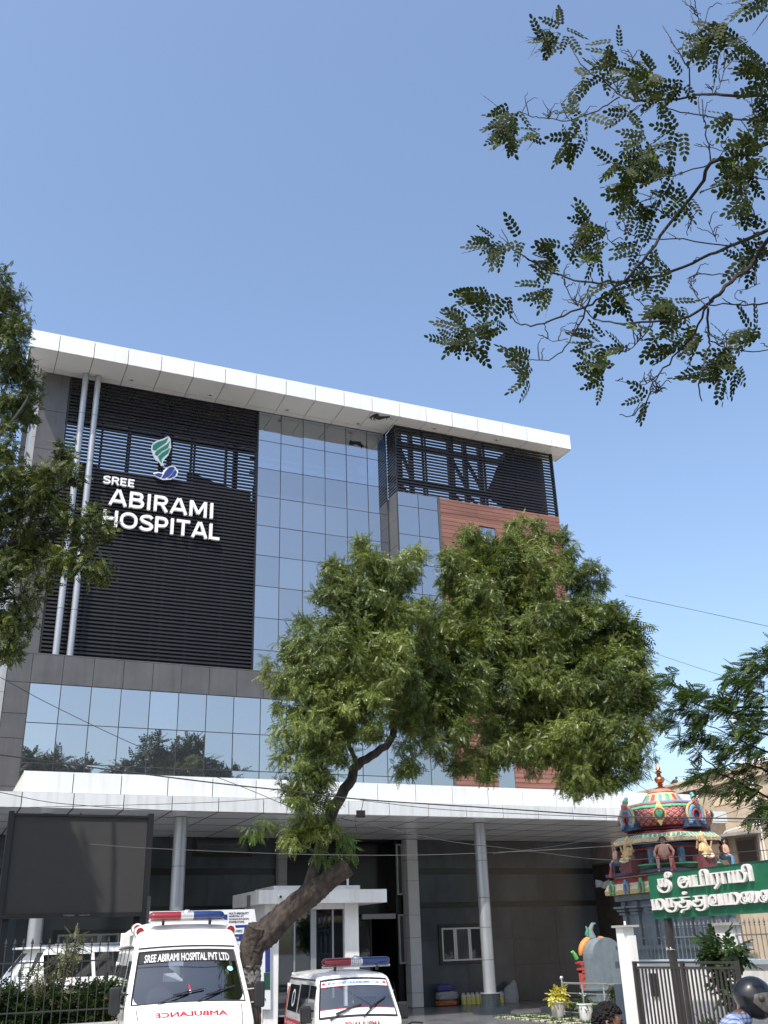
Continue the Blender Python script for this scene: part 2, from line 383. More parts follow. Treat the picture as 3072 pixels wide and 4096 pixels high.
b.prism([(8.0, 38.2, 20.6), (10.6, 38.2, 20.6), (10.6, 38.2, 20.7), (9.4, 38.2, 20.9), (8.4, 38.2, 21.2), (8.0, 38.2, 21.25)], (0, .1, 0))
b.build('steel_frame', m_steel, hosp)

# ---- louvre screens
def louvre(x0, x1, y, z0, z1, pitch=.155, posts=(), side=None):
    b = MB(); z = z0+.03
    while z < z1-.06:
        b.add([(x0, y+.05, z), (x1, y+.05, z), (x1, y, z+.012), (x0, y, z+.012), (x0, y+.05, z+.10), (x1, y+.05, z+.10), (x1, y+.01, z+.088), (x0, y+.01, z+.088)],
              [(0,3,2,1),(4,5,6,7),(2,3,7,6),(0,1,5,4),(1,2,6,5),(3,0,4,7)])
        if side: b.box(x0-.05, x0-.002, y+.06, side, z+.0, z+.095)
        z += pitch
    for p in posts: b.box(p-.04, p+.04, y+.07, y+.17, z0, z1)
    b.box(x1+.002, x1+.07, y-.01, y+.2, z0, z1); b.box(x0-.06 if not side else x0-.055, x0-.003, y+(-.01 if not side else 0), y+(.2 if not side else .055), z0, z1)
    return b
louvre(2.76, 10.83, U, 12.03, RZ-.02, posts=(4.2, 5.35, 6.75, 7.1, 8.1, 9.5)).build('louvre_screen', m_lou, hosp)
louvre(17.2, 25.72, BAY, 20.98, RZ-.02, posts=(18.6, 20.2, 21.9, 23.6), side=U).build('louvre_screen', m_lou, hosp)

# ---- two silver pipes in front of the louvres
for x in (3.26, 3.765):
    b = MB(); zs = [12.03, 14.1, 16.2, 18.3, 20.4, 22.5, RZ-.003]
    for i in range(6):
        b.cyl((x, 36.9, zs[i]), (x, 36.9, zs[i+1]-.02), .125, n=24); b.cyl((x, 36.9, zs[i+1]-.02), (x, 36.9, zs[i+1]), .112, n=24, m=1)
    b.build('round_pipe', [m_silver, m_joint], hosp, smooth=40)

m_glassc = clear_glass('facade_glass_clear', (.62, .74, .86), .42, .42)
# ---- curtain walls: grid of mullions, every pane a piece of its own
def curtain(name, xs, zs, y, gm, tilt=.0035, clear_from=99, gm2=None):
    b = MB()
    for x in xs: b.box(x-.016, x+.016, y+.004, y+.08, zs[0], zs[-1])
    for z in zs: b.box(xs[0]-.02, xs[-1]+.02, y+.012, y+.076, z-.016, z+.016)
    b.box(xs[0], xs[-1], y+.084, y+.10, zs[0], min(zs[-1], clear_from), 1)
    cw = b.build(name, [m_mull, m_dark], hosp)
    cache = {}
    for i in range(len(xs)-1):
        for j in range(len(zs)-1):
            w, h = round((xs[i+1]-xs[i])/2-.013, 3), round((zs[j+1]-zs[j])/2-.016, 3)
            loc = Vector(((xs[i]+xs[i+1])/2, y+.014, (zs[j]+zs[j+1])/2))-hosp.location
            ky = (w, h, zs[j] >= clear_from)
            if ky not in cache:
                p = MB(); p.box(-w, w, -.006, .006, -h, h)
                o = p.build('glass_pane', gm2 if ky[2] else gm, cw, world=False); o.location = loc; cache[ky] = o
            else: o = kid(cache[ky], cw, loc)
            o.rotation_euler = (random.gauss(0, tilt), 0, random.gauss(0, tilt))
    return cw
curtain('curtain_wall', [10.9+1.05*i for i in range(6)]+[17.12], [12.05, 13.3, 14.67, 16.05, 17.43, 18.8, 20.18, 21.54, 22.92, RZ-.03], U, m_glass, clear_from=21.53, gm2=m_glassc)
curtain('curtain_wall', [17.16, 18.19, 19.18], [6.45, 7.8, 9.25, 10.62, 12.0, 13.38, 14.75, 16.13, 17.5, 18.88, 20.27, 20.96], BAY, m_glass)
curtain('curtain_wall', [2.42+1.0475*i for i in range(15)], [6.45, 8.2, 9.56, 10.94], G, m_glass2)
b = MB(); slab_grid(b, BAY+.02, U+.1, 1, 12.0, 20.96, 7, 17.15, 17.2, axis='X'); b.build('bay_side_cladding', m_grey, hosp)

# ---- red-brown timber-look cladding with a slot window
m_wood = mat('timber_cladding', (.205, .088, .060), .5, island=.1, var=.2, vscale=1.3, stretch=(.25, 1, 5), col2=(.265, .122, .088))
b = MB(); b.box(19.3, 25.78, BAY+.03, BAY+.14, 6.4, 20.97, 1)
z = 6.45
while z < 20.9:
    h = min(.2, 20.965-z)
    for (a, c) in ((19.3, 21.28), (22.12, 25.8)): b.box(a, c, BAY+random.uniform(-.002, .002), BAY+.04, z, z+h-.016)
    if z > 19.8: b.box(21.284, 22.116, BAY, BAY+.04, z, z+h-.016)
    z += .2
b.box(19.19, 19.297, BAY-.015, BAY+.1, 6.4, 20.97, 2)
b.build('timber_cladding', [m_wood, m_joint, m_grey], hosp)
w = MB(); w.box(21.3, 22.1, BAY+.02, BAY+.028, 6.45, 19.78); w.build('slot_window', m_glass, hosp)

# ---- big lettering and emblem on the louvres
def text_mesh(body, size=1, ext=.02, bold=0, res=3):
    cu = bpy.data.curves.new('lettering', 'FONT'); cu.body = body; cu.size = size; cu.extrude = ext; cu.resolution_u = res
    o = bpy.data.objects.new('lettering', cu); COL.objects.link(o); bpy.context.view_layer.update()
    me = bpy.data.meshes.new_from_object(o.evaluated_get(bpy.context.evaluated_depsgraph_get()))
    v = [tuple(p.co) for p in me.vertices]; f = [tuple(p.vertices) for p in me.polygons]
    bpy.data.objects.remove(o); bpy.data.curves.remove(cu); bpy.data.meshes.remove(me)
    V = []; F = []
    sh = [(0, 0)] if not bold else [(0, 0), (bold, 0), (-bold, 0), (0, bold*.7), (0, -bold*.7)]
    for k, (dx, dy) in enumerate(sh):
        o = len(V); V += [(x+dx, y+dy, zc*(1+.03*k)) for x, y, zc in v]; F += [tuple(i+o for i in q) for q in f]
    return V, F
def fit(V, x0, x1, y0, y1, flip=False):
    A = np.array(V); lo = A.min(0); hi = A.max(0); T = (A-lo)/np.maximum(hi-lo, 1e-9)
    if flip: T[:, 0] = 1-T[:, 0]
    A[:, 0] = x0+(x1-x0)*T[:, 0]; A[:, 1] = y0+(y1-y0)*T[:, 1]
    return A
def wall_text(body, x0, x1, z0, z1, y, m, name='lettering', parent=hosp, bold=.03, ext=.05):
    V, F = text_mesh(body, 1, ext, bold); A = fit(V, x0, x1, z0, z1)
    b = MB(); b.add([(p[0], y-p[2], p[1]) for p in A], F); return b.build(name, m, parent)
LATIN = {'S': (.78, [[(.70,.80),(.58,.90),(.38,.915),(.18,.84),(.12,.72),(.2,.6),(.40,.52),(.60,.44),(.70,.30),(.62,.15),(.42,.08),(.2,.11),(.08,.22)]]),
 'R': (.78, [[(.12,0),(.12,1)], [(.12,.915),(.40,.915)], [(.40,.915),(.58,.88),(.66,.72),(.58,.54),(.40,.49)], [(.40,.49),(.12,.49)], [(.42,.49),(.70,0)]]),
 'E': (.70, [[(.12,0),(.12,1)], [(.03,.915),(.64,.915)], [(.03,.085),(.64,.085)], [(.12,.5),(.58,.5)]]),
 'A': (.92, [[(.08,0),(.43,1)], [(.84,0),(.49,1)], [(.22,.28),(.70,.28)]]),
 'B': (.80, [[(.12,0),(.12,1)], [(.12,.915),(.42,.915)], [(.42,.915),(.58,.88),(.64,.73),(.56,.57),(.42,.52)], [(.12,.52),(.44,.52)], [(.44,.52),(.62,.46),(.70,.29),(.62,.13),(.42,.085)], [(.42,.085),(.12,.085)]]),
 'I': (.30, [[(.15,0),(.15,1)]]), 'M': (.98, [[(.12,0),(.12,1)], [(.86,0),(.86,1)], [(.14,.97),(.49,.18)], [(.84,.97),(.49,.18)]]),
 'H': (.86, [[(.12,0),(.12,1)], [(.74,0),(.74,1)], [(.12,.5),(.74,.5)]]),
 'O': (.98, [[(.49,.915),(.27,.86),(.12,.66),(.12,.34),(.27,.14),(.49,.085),(.71,.14),(.86,.34),(.86,.66),(.71,.86),(.49,.915)]]),
 'P': (.76, [[(.12,0),(.12,1)], [(.12,.915),(.40,.915)], [(.40,.915),(.58,.87),(.66,.68),(.58,.49),(.40,.43)], [(.40,.43),(.12,.43)]]),
 'T': (.80, [[(.03,.915),(.77,.915)], [(.40,.83),(.40,0)]]), 'L': (.66, [[(.12,0),(.12,1)], [(.03,.085),(.62,.085)]])}
def smooth2(p, n=6):
    if len(p) < 3: return p
    out = []
    for i in range(len(p)-1):
        a, b, c, d = p[max(i-1, 0)], p[i], p[i+1], p[min(i+2, len(p)-1)]
        if p[0] == p[-1]: a = p[i-1] if i else p[-2]; d = p[i+2] if i+2 < len(p) else p[1]
        for k in range(n):
            t = k/n
            out.append(tuple(.5*((2*b[j])+(-a[j]+c[j])*t+(2*a[j]-5*b[j]+4*c[j]-d[j])*t*t+(-a[j]+3*b[j]-3*c[j]+d[j])*t**3) for j in (0, 1)))
    return out+[p[-1]]
def block_word(word, x0, x1, z0, z1, yf, depth, w=.17, name='lettering'):
    """bold sign letters: flat ribbons of even width, with sides"""
    tot = sum(LATIN[c][0] for c in word)+.06*(len(word)-1); sx = (x1-x0)/tot; sz = z1-z0; b = MB(); cur = x0; k = 0
    for c in word:
        for st in LATIN[c][1]:
            k += 1; p = smooth2(st, 5); n = len(p); f0 = yf-.0012*(k % 4); v = []
            closed = st[0] == st[-1] and len(st) > 2
            for i in range(n):
                a_, b_ = p[i-1] if i else (p[-2] if closed else p[0]), p[i+1] if i < n-1 else (p[1] if closed else p[-1])
                dx, dy = (b_[0]-a_[0])*sx, (b_[1]-a_[1])*sz; L = math.hypot(dx, dy); dx /= L; dy /= L
                hw = w*sz/2; cx_, cz_ = cur+p[i][0]*sx, z0+p[i][1]*sz
                for (s_, y) in ((1, f0), (-1, f0), (-1, yf+depth), (1, yf+depth)): v.append((cx_-dy*hw*s_, y, cz_+dx*hw*s_))
            f = []
            for i in range(n-1): a = 4*i; q = a+4; f += [(a, q, q+1, a+1), (a+1, q+1, q+2, a+2), (a+3, q+3, q, a)]
            f += [(0, 1, 2, 3), (4*n-4, 4*n-1, 4*n-2, 4*n-3)]
            b.add(v, f)
        cur += (LATIN[c][0]+.06)*sx
    return b.build(name, m_textw, hosp)
_LY = 37.14
def _wd(word, xa, xb, ybase_a, hgt):
    A = PT(*z5(xa[0], xa[1]), Y=_LY); Bq = PT(*z5(xb[0], xb[1]), Y=_LY)
    block_word(word, A.x, Bq.x, (A.z+Bq.z)/2, (A.z+Bq.z)/2+hgt, _LY-.04, .12)
_wd('SREE', (566, 945), (744, 968), 0, .345); _wd('ABIRAMI', (597, 1063), (1184, 1140), 0, .70); _wd('HOSPITAL', (560, 1178), (1216, 1260), 0, .70)
m_lgreen = mat('emblem_green', (.015, .22, .13), .4); m_lblue = mat('emblem_blue', (.013, .032, .18), .4)
def emb(name, outline, fills, cm):
    b = MB(); b.prism([PT(*z5(*q), Y=37.16) for q in outline], (0, .06, 0))
    for fl in fills: b.prism([PT(*z5(*q), Y=37.145) for q in fl], (0, .012, 0), 1)
    return b.build(name, [m_textw, cm], hosp)
emb('flame_emblem', [(930,683),(943,697),(947,745),(932,788),(908,812),(901,828),(907,847),(893,847),(880,826),(860,815),(847,790),(835,755),(840,730),(862,710),(902,698)],
    [[(931,691),(920,718),(888,740),(858,764),(843,757),(848,732),(872,716),(905,706)], [(940,712),(929,748),(895,768),(868,793),(856,784),(862,768),(895,746),(925,727)], [(941,748),(930,778),(906,797),(893,812),(894,834),(880,812),(874,797),(895,777),(926,758)]], m_lgreen)
emb('petal_emblem', [(847,888),(868,881),(897,886),(918,858),(945,847),(970,853),(986,876),(978,904),(945,923),(900,924),(866,909)],
    [[(853,892),(878,887),(899,892),(888,912),(868,905)], [(893,915),(903,898),(915,876),(938,855),(958,854),(966,862),(952,888),(930,908),(910,917)], [(925,917),(950,896),(968,868),(979,880),(970,902),(945,916)]], m_lblue)

# ---- entrance canopy
X0C, X1C = -4.0, 27.6
c = MB(); cx = [2.18+1.42*i for i in range(-4, 18)]+[X1C]; cx[0] = X0C
c.box(X0C+.05, X1C-.05, 30.26, 37.25, 6.05, 6.42, 1)
slab_grid(c, 0, 0, 0, 0, 0, 0, 30.2, 30.25, xs=cx, zs=[6.0, 6.44], gap=.026, m=5)
slab_grid(c, 0, 0, 0, 0, 0, 0, 6.0, 6.045, xs=cx, zs=[30.252, 31.7, 33.5, 35.4, 37.28], gap=.05, m=2, axis='Z')
c.box(X1C-.05, X1C, 30.255, 37.25, 6.0, 6.44); c.box(X0C, X1C, 30.251, 37.2, 6.425, 6.442, 3)
c.box(2.3, X1C-.4, 31.32, 35.75, 6.443, 7.15, 1)
slab_grid(c, 0, 0, 0, 0, 0, 0, 31.25, 31.31, xs=[2.24+1.42*i for i in range(18)]+[X1C-.3], zs=[6.446, 7.2], gap=.026)
c.box(2.24, 2.295, 31.315, 35.75, 6.446, 7.2, 4); c.box(2.24, X1C-.3, 31.31, 35.78, 7.16, 7.19)
m_cream = mat('cream_side_acp', (.66, .62, .54), .5)
for x in cx[1:-1]: c.box(x-.016, x+.016, 30.26, 37.25, 5.9965, 5.9995, 1)
for y in (31.7, 33.5, 35.4): c.box(X0C, X1C, y-.03, y+.03, 5.9955, 5.9985, 1)
c.build('entrance_canopy', [m_white, m_joint, m_csoff, m_conc, m_cream, m_fascl], hosp)
# round columns with granite pedestals
for i, x in enumerate((3.05, 7.03, 17.58)):
    b = MB(); zs = [.62, 1.62, 2.62, 3.55, 4.75, 5.995] if i == 2 else [.62, 2.1, 3.3, 4.55, 5.995]
    for k in range(len(zs)-1):
        b.cyl((x, 31.55, zs[k]), (x, 31.55, zs[k+1]-.015), .205, n=36); b.cyl((x, 31.55, zs[k+1]-.015), (x, 31.55, zs[k+1]), .193, n=36, m=1)
    col = b.build('round_column', [m_silver, m_joint], hosp, smooth=40)
    p = MB(); p.cyl((x, 31.55, .2), (x, 31.55, .6), .31, n=36); p.cyl((x, 31.55, .6), (x, 31.55, .625), .325, n=36, m=1)
    p.build('pedestal', [m_gran, m_silver], col, smooth=40)
    p = MB(); p.box(x-.46, x+.46, 31.1, 32.0, .002, .2); p.build('plinth', m_gran, col)
# square white pillars
for (x0, x1) in ((11.99, 12.33), (17.28, 17.76)):
    b = MB(); slab_grid(b, 0, 0, 0, 0, 0, 0, 37.0, 37.5, xs=[x0, x1], zs=[.01, .5, 1.45, 2.4, 3.2, 4.45, 5.22, 5.99], gap=.012)
    b.box(x0+.01, x1-.01, 37.02, 37.48, .01, 5.98, 1)
    b.build('square_pillar', [m_lgrey if x0 < 13 else mat('pillar_acp', (.50, .51, .515), .4, var=.04, island=.04), m_joint], hosp)
# granite walls
b = MB()
def granite(x0, x1, zs, n):
    slab_grid(b, x0, x1, n, 0, 0, 0, 37.3, 37.33, zs=zs, gap=.008)
b.box(-6, 11.98, 37.345, 37.5, 0, 5.995, 1); b.box(17.77, 26.2, 37.345, 37.7, 0, 5.995, 1)
zz = [.01, 1.3, 2.25, 3.45]
granite(17.77, 26.2, zz, 4); granite(17.77, 26.2, [3.65, 4.7], 3); granite(17.77, 26.2, [4.92, 5.99], 3)
granite(-6, 11.98, zz, 8); granite(-6, 11.98, [3.65, 4.7], 7); granite(-6, 11.98, [4.92, 5.99], 7)
for (x0, x1) in ((-6, 11.98), (17.77, 26.2)):
    b.box(x0, x1, 37.335, 37.343, 3.452, 3.648, 2); b.box(x0, x1, 37.335, 37.343, 4.702, 4.918, 2)
b.box(12.34, 12.42, 37.5, 41.4, 0, 5.99, 1); b.box(16.98, 17.2, 37.52, 41.4, 0, 5.99, 2); b.box(12.43, 16.97, 41.3, 41.4, 0, 5.99, 2); b.box(12.43, 16.97, 38.4, 41.29, 3.3, 5.98, 2)
b.build('granite_wall', [m_gran, m_joint, m_granb], hosp)
# windows of the ground floor
m_pill = mat('pillar_grey_acp', (.50, .51, .515), .4, var=.04, vscale=1)
m_upvc = mat('white_window_frame', (.55, .55, .55), .35)
m_curt = mat('grey_curtain', (.10, .10, .10), .9, var=.4, vscale=6, stretch=(14, 1, .3))
m_pane = mirror_glass('window_pane', (.5, .55, .58), .10, (.028, .030, .032))
def window(x0, x1, z0, z1, splits, name='window', fm=m_upvc, sur=.13):
    b = MB(); y = 37.27
    b.box(x0-sur, x1+sur, y-.03, 37.298, z1, z1+sur); b.box(x0-sur, x1+sur, y-.03, 37.298, z0-sur, z0)
    b.box(x0-sur, x0, y-.03, 37.298, z0, z1); b.box(x1, x1+sur, y-.03, 37.298, z0, z1)
    wd = b.build(name, m_granb, hosp)
    n = len(splits)-1; fr = MB()
    for i in range(n):
        a, c = splits[i]+.004, splits[i+1]-.004; yy = y-.012-.012*(i % 2)
        fr.box(a, c, yy, yy+.03, z0+.002, z0+.06); fr.box(a, c, yy, yy+.03, z1-.06, z1-.002)
        fr.box(a, a+.065, yy, yy+.03, z0+.061, z1-.061); fr.box(c-.065, c, yy, yy+.03, z0+.061, z1-.061)
    fr.build('frame', fm, wd)
    for i in range(n):
        p = MB(); p.box(splits[i]+.07, splits[i+1]-.07, y-.004, y+.004, z0+.062, z1-.062)
        if i % 2 == 1:
            for k in range(7): xx = splits[i]+.12+k*(splits[i+1]-splits[i]-.24)/6; p.box(xx-.02, xx+.02, y-.008, y-.0045, z0+.08, z1-.08, 1)
        p.build('pane', [m_pane, m_curt], wd)
window(18.77, 20.62, 1.53, 2.72, [18.77, 19.36, 20.0, 20.62])
window(8.92, 10.9, 5.46, 5.9, [8.92, 10.9], fm=m_steel)
window(4.33, 6.4, 1.6, 2.82, [4.33, 5.05, 5.72, 6.4], fm=m_lgrey)
# entrance: lintel beam, glass door, side window
b = MB(); b.box(15.5, 16.9, 37.42, 37.5, 3.1, 3.28); b.build('door_lintel', m_lgrey, hosp)
b = MB(); b.box(14.6, 14.68, 38.36, 38.42, 0, 3.2); b.box(16.2, 16.28, 38.36, 38.42, 0, 3.2); b.box(14.69, 16.19, 38.36, 38.42, 3.1, 3.2)
dr = b.build('door', m_steel, hosp)
p = MB(); p.box(14.69, 16.19, 38.385, 38.395, .02, 3.09); p.build('pane', m_pane, dr)
b = MB()
for (z0, z1) in ((1.5, 3.25), (3.95, 5.85)):
    b.box(16.99, 17.05, 37.36, 37.46, z0, z1); b.box(17.21, 17.26, 37.36, 37.46, z0, z1); b.box(17.05, 17.21, 37.36, 37.46, z0, z0+.06); b.box(17.05, 17.21, 37.36, 37.46, z1-.06, z1)
    b.box(17.05, 17.21, 37.42, 37.43, z0+.06, z1-.06, 1)
b.build('side_window', [m_lgrey, m_pane], hosp)

# ------------------------------------------------------------------ hand-drawn Tamil strokes (unit: letter height 1)
GL = {
 'ma': (1.12, [[(.08,1),(.08,0)], [(-.02,0),(.62,0)], [(-.02,1),(.2,1)], [(.46,0),(.46,1)], [(.46,1),(.75,1),(1.0,.72),(1.0,.3),(.8,0),(.6,0)]]),
 'pa': (.95, [[(.1,1),(.1,0)], [(0,0),(.85,0)], [(0,1),(.2,1)], [(.75,1),(.75,0)]]),
 'i': (.42, [[(-.28,.95),(-.3,1.25),(-.1,1.45),(.12,1.35),(.2,1.0),(.2,0)]]),
 'ra': (.85, [[(.1,1),(.1,0)], [(0,1),(.8,1)], [(.62,1),(.62,.15),(.5,-.1),(.25,-.38)]]),
 'aa': (.85, [[(.1,1),(.1,0)], [(0,1),(.8,1)], [(.66,1),(.66,0)]]),
 'a': (1.3, [[(.5,.62),(.42,.72),(.34,.6),(.42,.46),(.58,.5),(.66,.68),(.56,.92),(.36,1.0),(.14,.86),(.04,.5),(.14,.14),(.42,-.02),(.74,.1),(.92,.42),(1.1,.55)], [(1.1,1),(1.1,0)]]),
 'sri': (1.35, [[(.12,1),(.12,.3)], [(.02,1),(.9,1)], [(.46,1),(.46,.3)], [(.12,.42),(.28,.28),(.46,.4)], [(.8,1),(.8,.35),(.66,.25)], [(0,.4),(.04,0),(.32,-.26),(.72,-.28),(1.02,-.05),(1.1,.35),(1.0,.75),(.84,.9)], [(.86,1.05),(.84,1.4),(1.02,1.6),(1.22,1.46),(1.2,1.2),(1.06,1.18),(1.04,1.32)]]),
 'ru': (1.1, [[(.2,1),(.2,.15)], [(.1,1),(.95,1)], [(.58,1),(.58,.15)], [(0,.7),(-.02,.2),(.16,-.2),(.5,-.34),(.85,-.18),(.98,.2),(.9,.55),(.7,.6)]]),
 'tth': (1.0, [[(.12,1),(.85,1)], [(.36,1),(.36,.5)], [(.36,.5),(.14,.6),(.02,.35),(.16,.08),(.46,.04),(.76,.2),(.84,.5),(.66,.66),(.44,.55)], [(.84,.42),(.86,.05),(.66,-.18),(.3,-.24),(.12,-.46)]]),
 'dot': (0, [[(-.55,1.42),(-.5,1.42)]]),
 'thu': (1.25, [[(.12,1),(1.1,1)], [(.36,1),(.36,.5)], [(.36,.5),(.14,.6),(.02,.35),(.16,.08),(.46,.04),(.76,.2),(.82,.5),(.64,.64),(.44,.55)], [(1.02,1),(1.02,-.1)], [(1.02,-.05),(.86,-.3),(.5,-.38),(.24,-.2)]]),
 'va': (1.2, [[(.44,.42),(.32,.58),(.2,.44),(.3,.2),(.5,.34),(.56,.72),(.38,.98),(.14,.86),(.02,.48),(.12,.12),(.4,0),(1.08,0)], [(.56,.72),(.7,.98),(.84,.7),(.84,.0)], [(1.06,1),(1.06,0)]]),
 'ai': (1.3, [[(.34,.4),(.22,.52),(.12,.36),(.24,.12),(.42,.2),(.5,.6),(.36,.98),(.1,.86),(0,.45),(.1,.08),(.28,0)], [(.5,.6),(.6,.95),(.8,.95),(.88,.5),(.72,.06),(.6,.3),(.7,.7)], [(.88,.5),(.98,.9),(1.16,.9),(1.22,.5),(1.12,.1),(.95,.02)]]),
 'na': (1.3, [[(.34,.4),(.22,.52),(.12,.36),(.24,.12),(.42,.2),(.5,.6),(.36,.98),(.1,.86),(0,.45),(.1,.08),(.28,0)], [(.5,.6),(.62,.95),(.8,.9),(.84,.4),(.84,0)], [(.6,1),(1.2,1)], [(1.08,1),(1.08,.2),(1.0,-.2),(.7,-.35)]]),
 'lp': (.5, [[(.4,1.2),(.15,.8),(.15,.2),(.4,-.2)]]), 'rp': (.5, [[(.1,1.2),(.35,.8),(.35,.2),(.1,-.2)]]),
 'li': (1.0, [[(.3,.5),(.15,.6),(.05,.35),(.2,.05),(.4,.3),(.4,.9),(.2,1)], [(.4,.05),(.8,.05),(.8,.9)], [(.6,1.2),(.8,1.4),(1.0,1.2),(1.0,0)]]),
 't': (.9, [[(.1,1),(.1,0)], [(0,0),(.8,0)]]), 'sp': (.45, []),
}
WORD1 = ['sri', 'sp', 'a', 'pa', 'i', 'ra', 'aa', 'ma', 'i']
WORD2 = ['ma', 'ru', 'tth', 'dot', 'thu', 'va', 'ma', 'ai', 'na']
def strokes(word, thick=.24, thin=.13, depth=.25):
    """ribbons with a broad-nib width, extruded: vertices (x, y, z) with z the depth"""
    V = []; F = []; x0 = 0; k = 0
    for g in word:
        w, ss = GL[g]
        for st in ss:
            k += 1; p = smooth2(st, 5); n = len(p); o = len(V)
            if g == 'dot':
                cxx, cyy = x0+st[0][0], st[0][1]; m = 14
                for z in (depth, 0):
                    V += [(cxx+.17*math.cos(2*math.pi*j/m), cyy+.17*math.sin(2*math.pi*j/m), z) for j in range(m)]
                F.append(tuple(o+j for j in range(m))); F += [(o+j, o+m+j, o+m+(j+1) % m, o+(j+1) % m) for j in range(m)]
                continue
            zf = depth*(1+.012*(k % 5))
            for i in range(n):
                a, b = p[max(i-1, 0)], p[min(i+1, n-1)]; dx, dy = b[0]-a[0], b[1]-a[1]; L = math.hypot(dx, dy) or 1
                dx /= L; dy /= L; hw = (thin+(thick-thin)*abs(dy))/2
                q = p[i]
                if i == 0: q = (q[0]-dx*.04, q[1]-dy*.04)
                if i == n-1: q = (q[0]+dx*.04, q[1]+dy*.04)
                for (sx, z) in ((1, zf), (-1, zf), (-1, 0), (1, 0)): V.append((x0+q[0]-dy*hw*sx, q[1]+dx*hw*sx, z))
            for i in range(n-1):
                a = o+4*i; b = a+4
                F += [(a, a+1, b+1, b), (a+1, a+2, b+2, b+1), (a+3, a, b, b+3)]
            F += [(o, o+3, o+2, o+1), (o+4*n-4, o+4*n-3, o+4*n-2, o+4*n-1)]
        x0 += w+.12
    return V, F

# ------------------------------------------------------------------ LED billboard
led = thing('led_billboard', 'large dark blank LED screen in black frame behind the left fence', 'billboard', (3.1, 24, 0))
m_led = mat('led_screen', (.054, .052, .050), .8, spec=.12, var=.05)
b = MB(); b.box(1.62, 4.57, 24.0, 24.1, 2.99, 5.02); b.build('screen', m_led, led)
b = MB(); b.box(1.5, 1.617, 23.95, 24.2, 2.9, 5.12); b.box(4.573, 4.70, 23.95, 24.2, 2.9, 5.12); b.box(1.62, 4.57, 23.955, 24.15, 5.023, 5.07); b.box(1.62, 4.57, 23.955, 24.15, 2.9, 2.987)
b.box(3.02, 3.07, 23.98, 24.1, 5.072, 5.1); b.box(1.52, 4.68, 24.2, 24.35, 2.95, 5.06)
b.build('frame', m_blackmt, led)
for x in (1.7, 4.5):
    b = MB(); b.box(x-.07, x+.07, 24.2, 24.34, 0, 2.948); b.build('post', m_blackmt, led)
def flat_text(body, x0, x1, z0, z1, y, m, parent, bold=.0, ext=.004, name='lettering'):
    V, F = text_mesh(body, 1, 1, bold, 2); A = fit(V, x0, x1, z0, z1); b = MB()
    b.add([(p[0], y-(ext if p[2] > 0 else 0), p[1]) for p in A], F); return b.build(name, m, parent)
flat_text('SUNBEAM', 2.86, 3.10, 2.925, 2.965, 23.953, m_textw, led, .02); flat_text('9443325954', 3.2, 3.45, 2.925, 2.965, 23.953, m_textw, led, .02)

# ------------------------------------------------------------------ white booth
BY = 31.5
K = BY/26.5
def bq(x): return x*K
def bzz(z): return (z-2.1)*K+2.1
bo = thing('security_booth', 'small white flat-roofed cabin with glass front under the canopy edge, beside the leaning trunk', 'booth', (bq(9.7), BY+1, 0))
zr0, zr1 = bzz(3.23), bzz(3.57)
b = MB(); b.box(bq(8.06), bq(11.72), BY, BY+3.0, zr0, zr1); b.build('roof', m_wwall, bo)
b = MB(); b.box(bq(8.6), bq(11.1), BY+.5, BY+2.6, zr1+.002, zr1+.15); b.box(bq(10.75), bq(10.75)+.06, BY+.6, BY+.66, zr1+.152, zr1+.75); b.build('roof_upstand', m_wwall, bo)
wx = [bq(8.36), bq(8.74), bq(10.62), bq(11.02)]; WY = BY+.45
b = MB(); b.box(wx[0], wx[1], WY, WY+2.3, .02, zr0-.002); b.box(wx[2], wx[3], WY, WY+2.3, .02, zr0-.002); b.box(wx[1]+.002, wx[2]-.002, WY+2.1, WY+2.3, .02, zr0-.002); b.box(wx[1]+.002, wx[2]-.002, WY+.05, WY+.2, zr0-.16, zr0-.002)
b.build('wall', m_wwall, bo)
m_boothglass = clear_glass('booth_glass', (.6, .66, .68), .10, .55)
fr = MB(); xs = [wx[1]+.01, wx[1]+.55, wx[1]+1.18, wx[1]+1.85, wx[2]-.01]; zt_ = zr0-.17
for x in xs: fr.box(x-.025, x+.025, WY+.08, WY+.14, .3, zt_)
fr.box(xs[2]-.09, xs[2]+.09, WY+.06, WY+.16, .3, zt_-.001); fr.box(xs[0], xs[4], WY+.082, WY+.138, .25, .299)
wd = fr.build('window', m_silver, bo)
for i in range(4):
    p = MB(); p.box(xs[i]+.03, xs[i+1]-.03, WY+.11, WY+.116, .305, zt_-.01); p.build('pane', m_boothglass, wd)
b = MB(); xp = bq(8.62); b.tube([(xp, BY+.1, zr1-.2), (xp, BY-.14, zr1-.21)], .055, 14); b.cyl((xp, BY-.1415, zr1-.21), (xp, BY-.1425, zr1-.21), .042, n=14, m=1); b.build('drain_pipe', [m_wwall, m_joint], bo)
b = MB(); b.box(bq(8.3), bq(11.1), BY+.3, BY+2.9, -.05, .02); b.build('floor_slab', m_conc, bo)
b = MB()
for k in range(14): b.box(xs[2]+.25+k*.09, xs[2]+.30+k*.09, WY+.9+.03*(k % 2), WY+.94+.03*(k % 2), .3, zt_-.1)
b.build('curtain', mat('pale_curtain', (.45, .44, .42), .9), bo)
b = MB(); b.box(xs[0]+.1, xs[0]+1.0, WY+1.0, WY+1.5, .1, 1.0); b.box(xs[1]+.1, xs[1]+.5, WY+1.6, WY+1.64, 1.3, 2.2); b.build('desk', m_steel, bo)

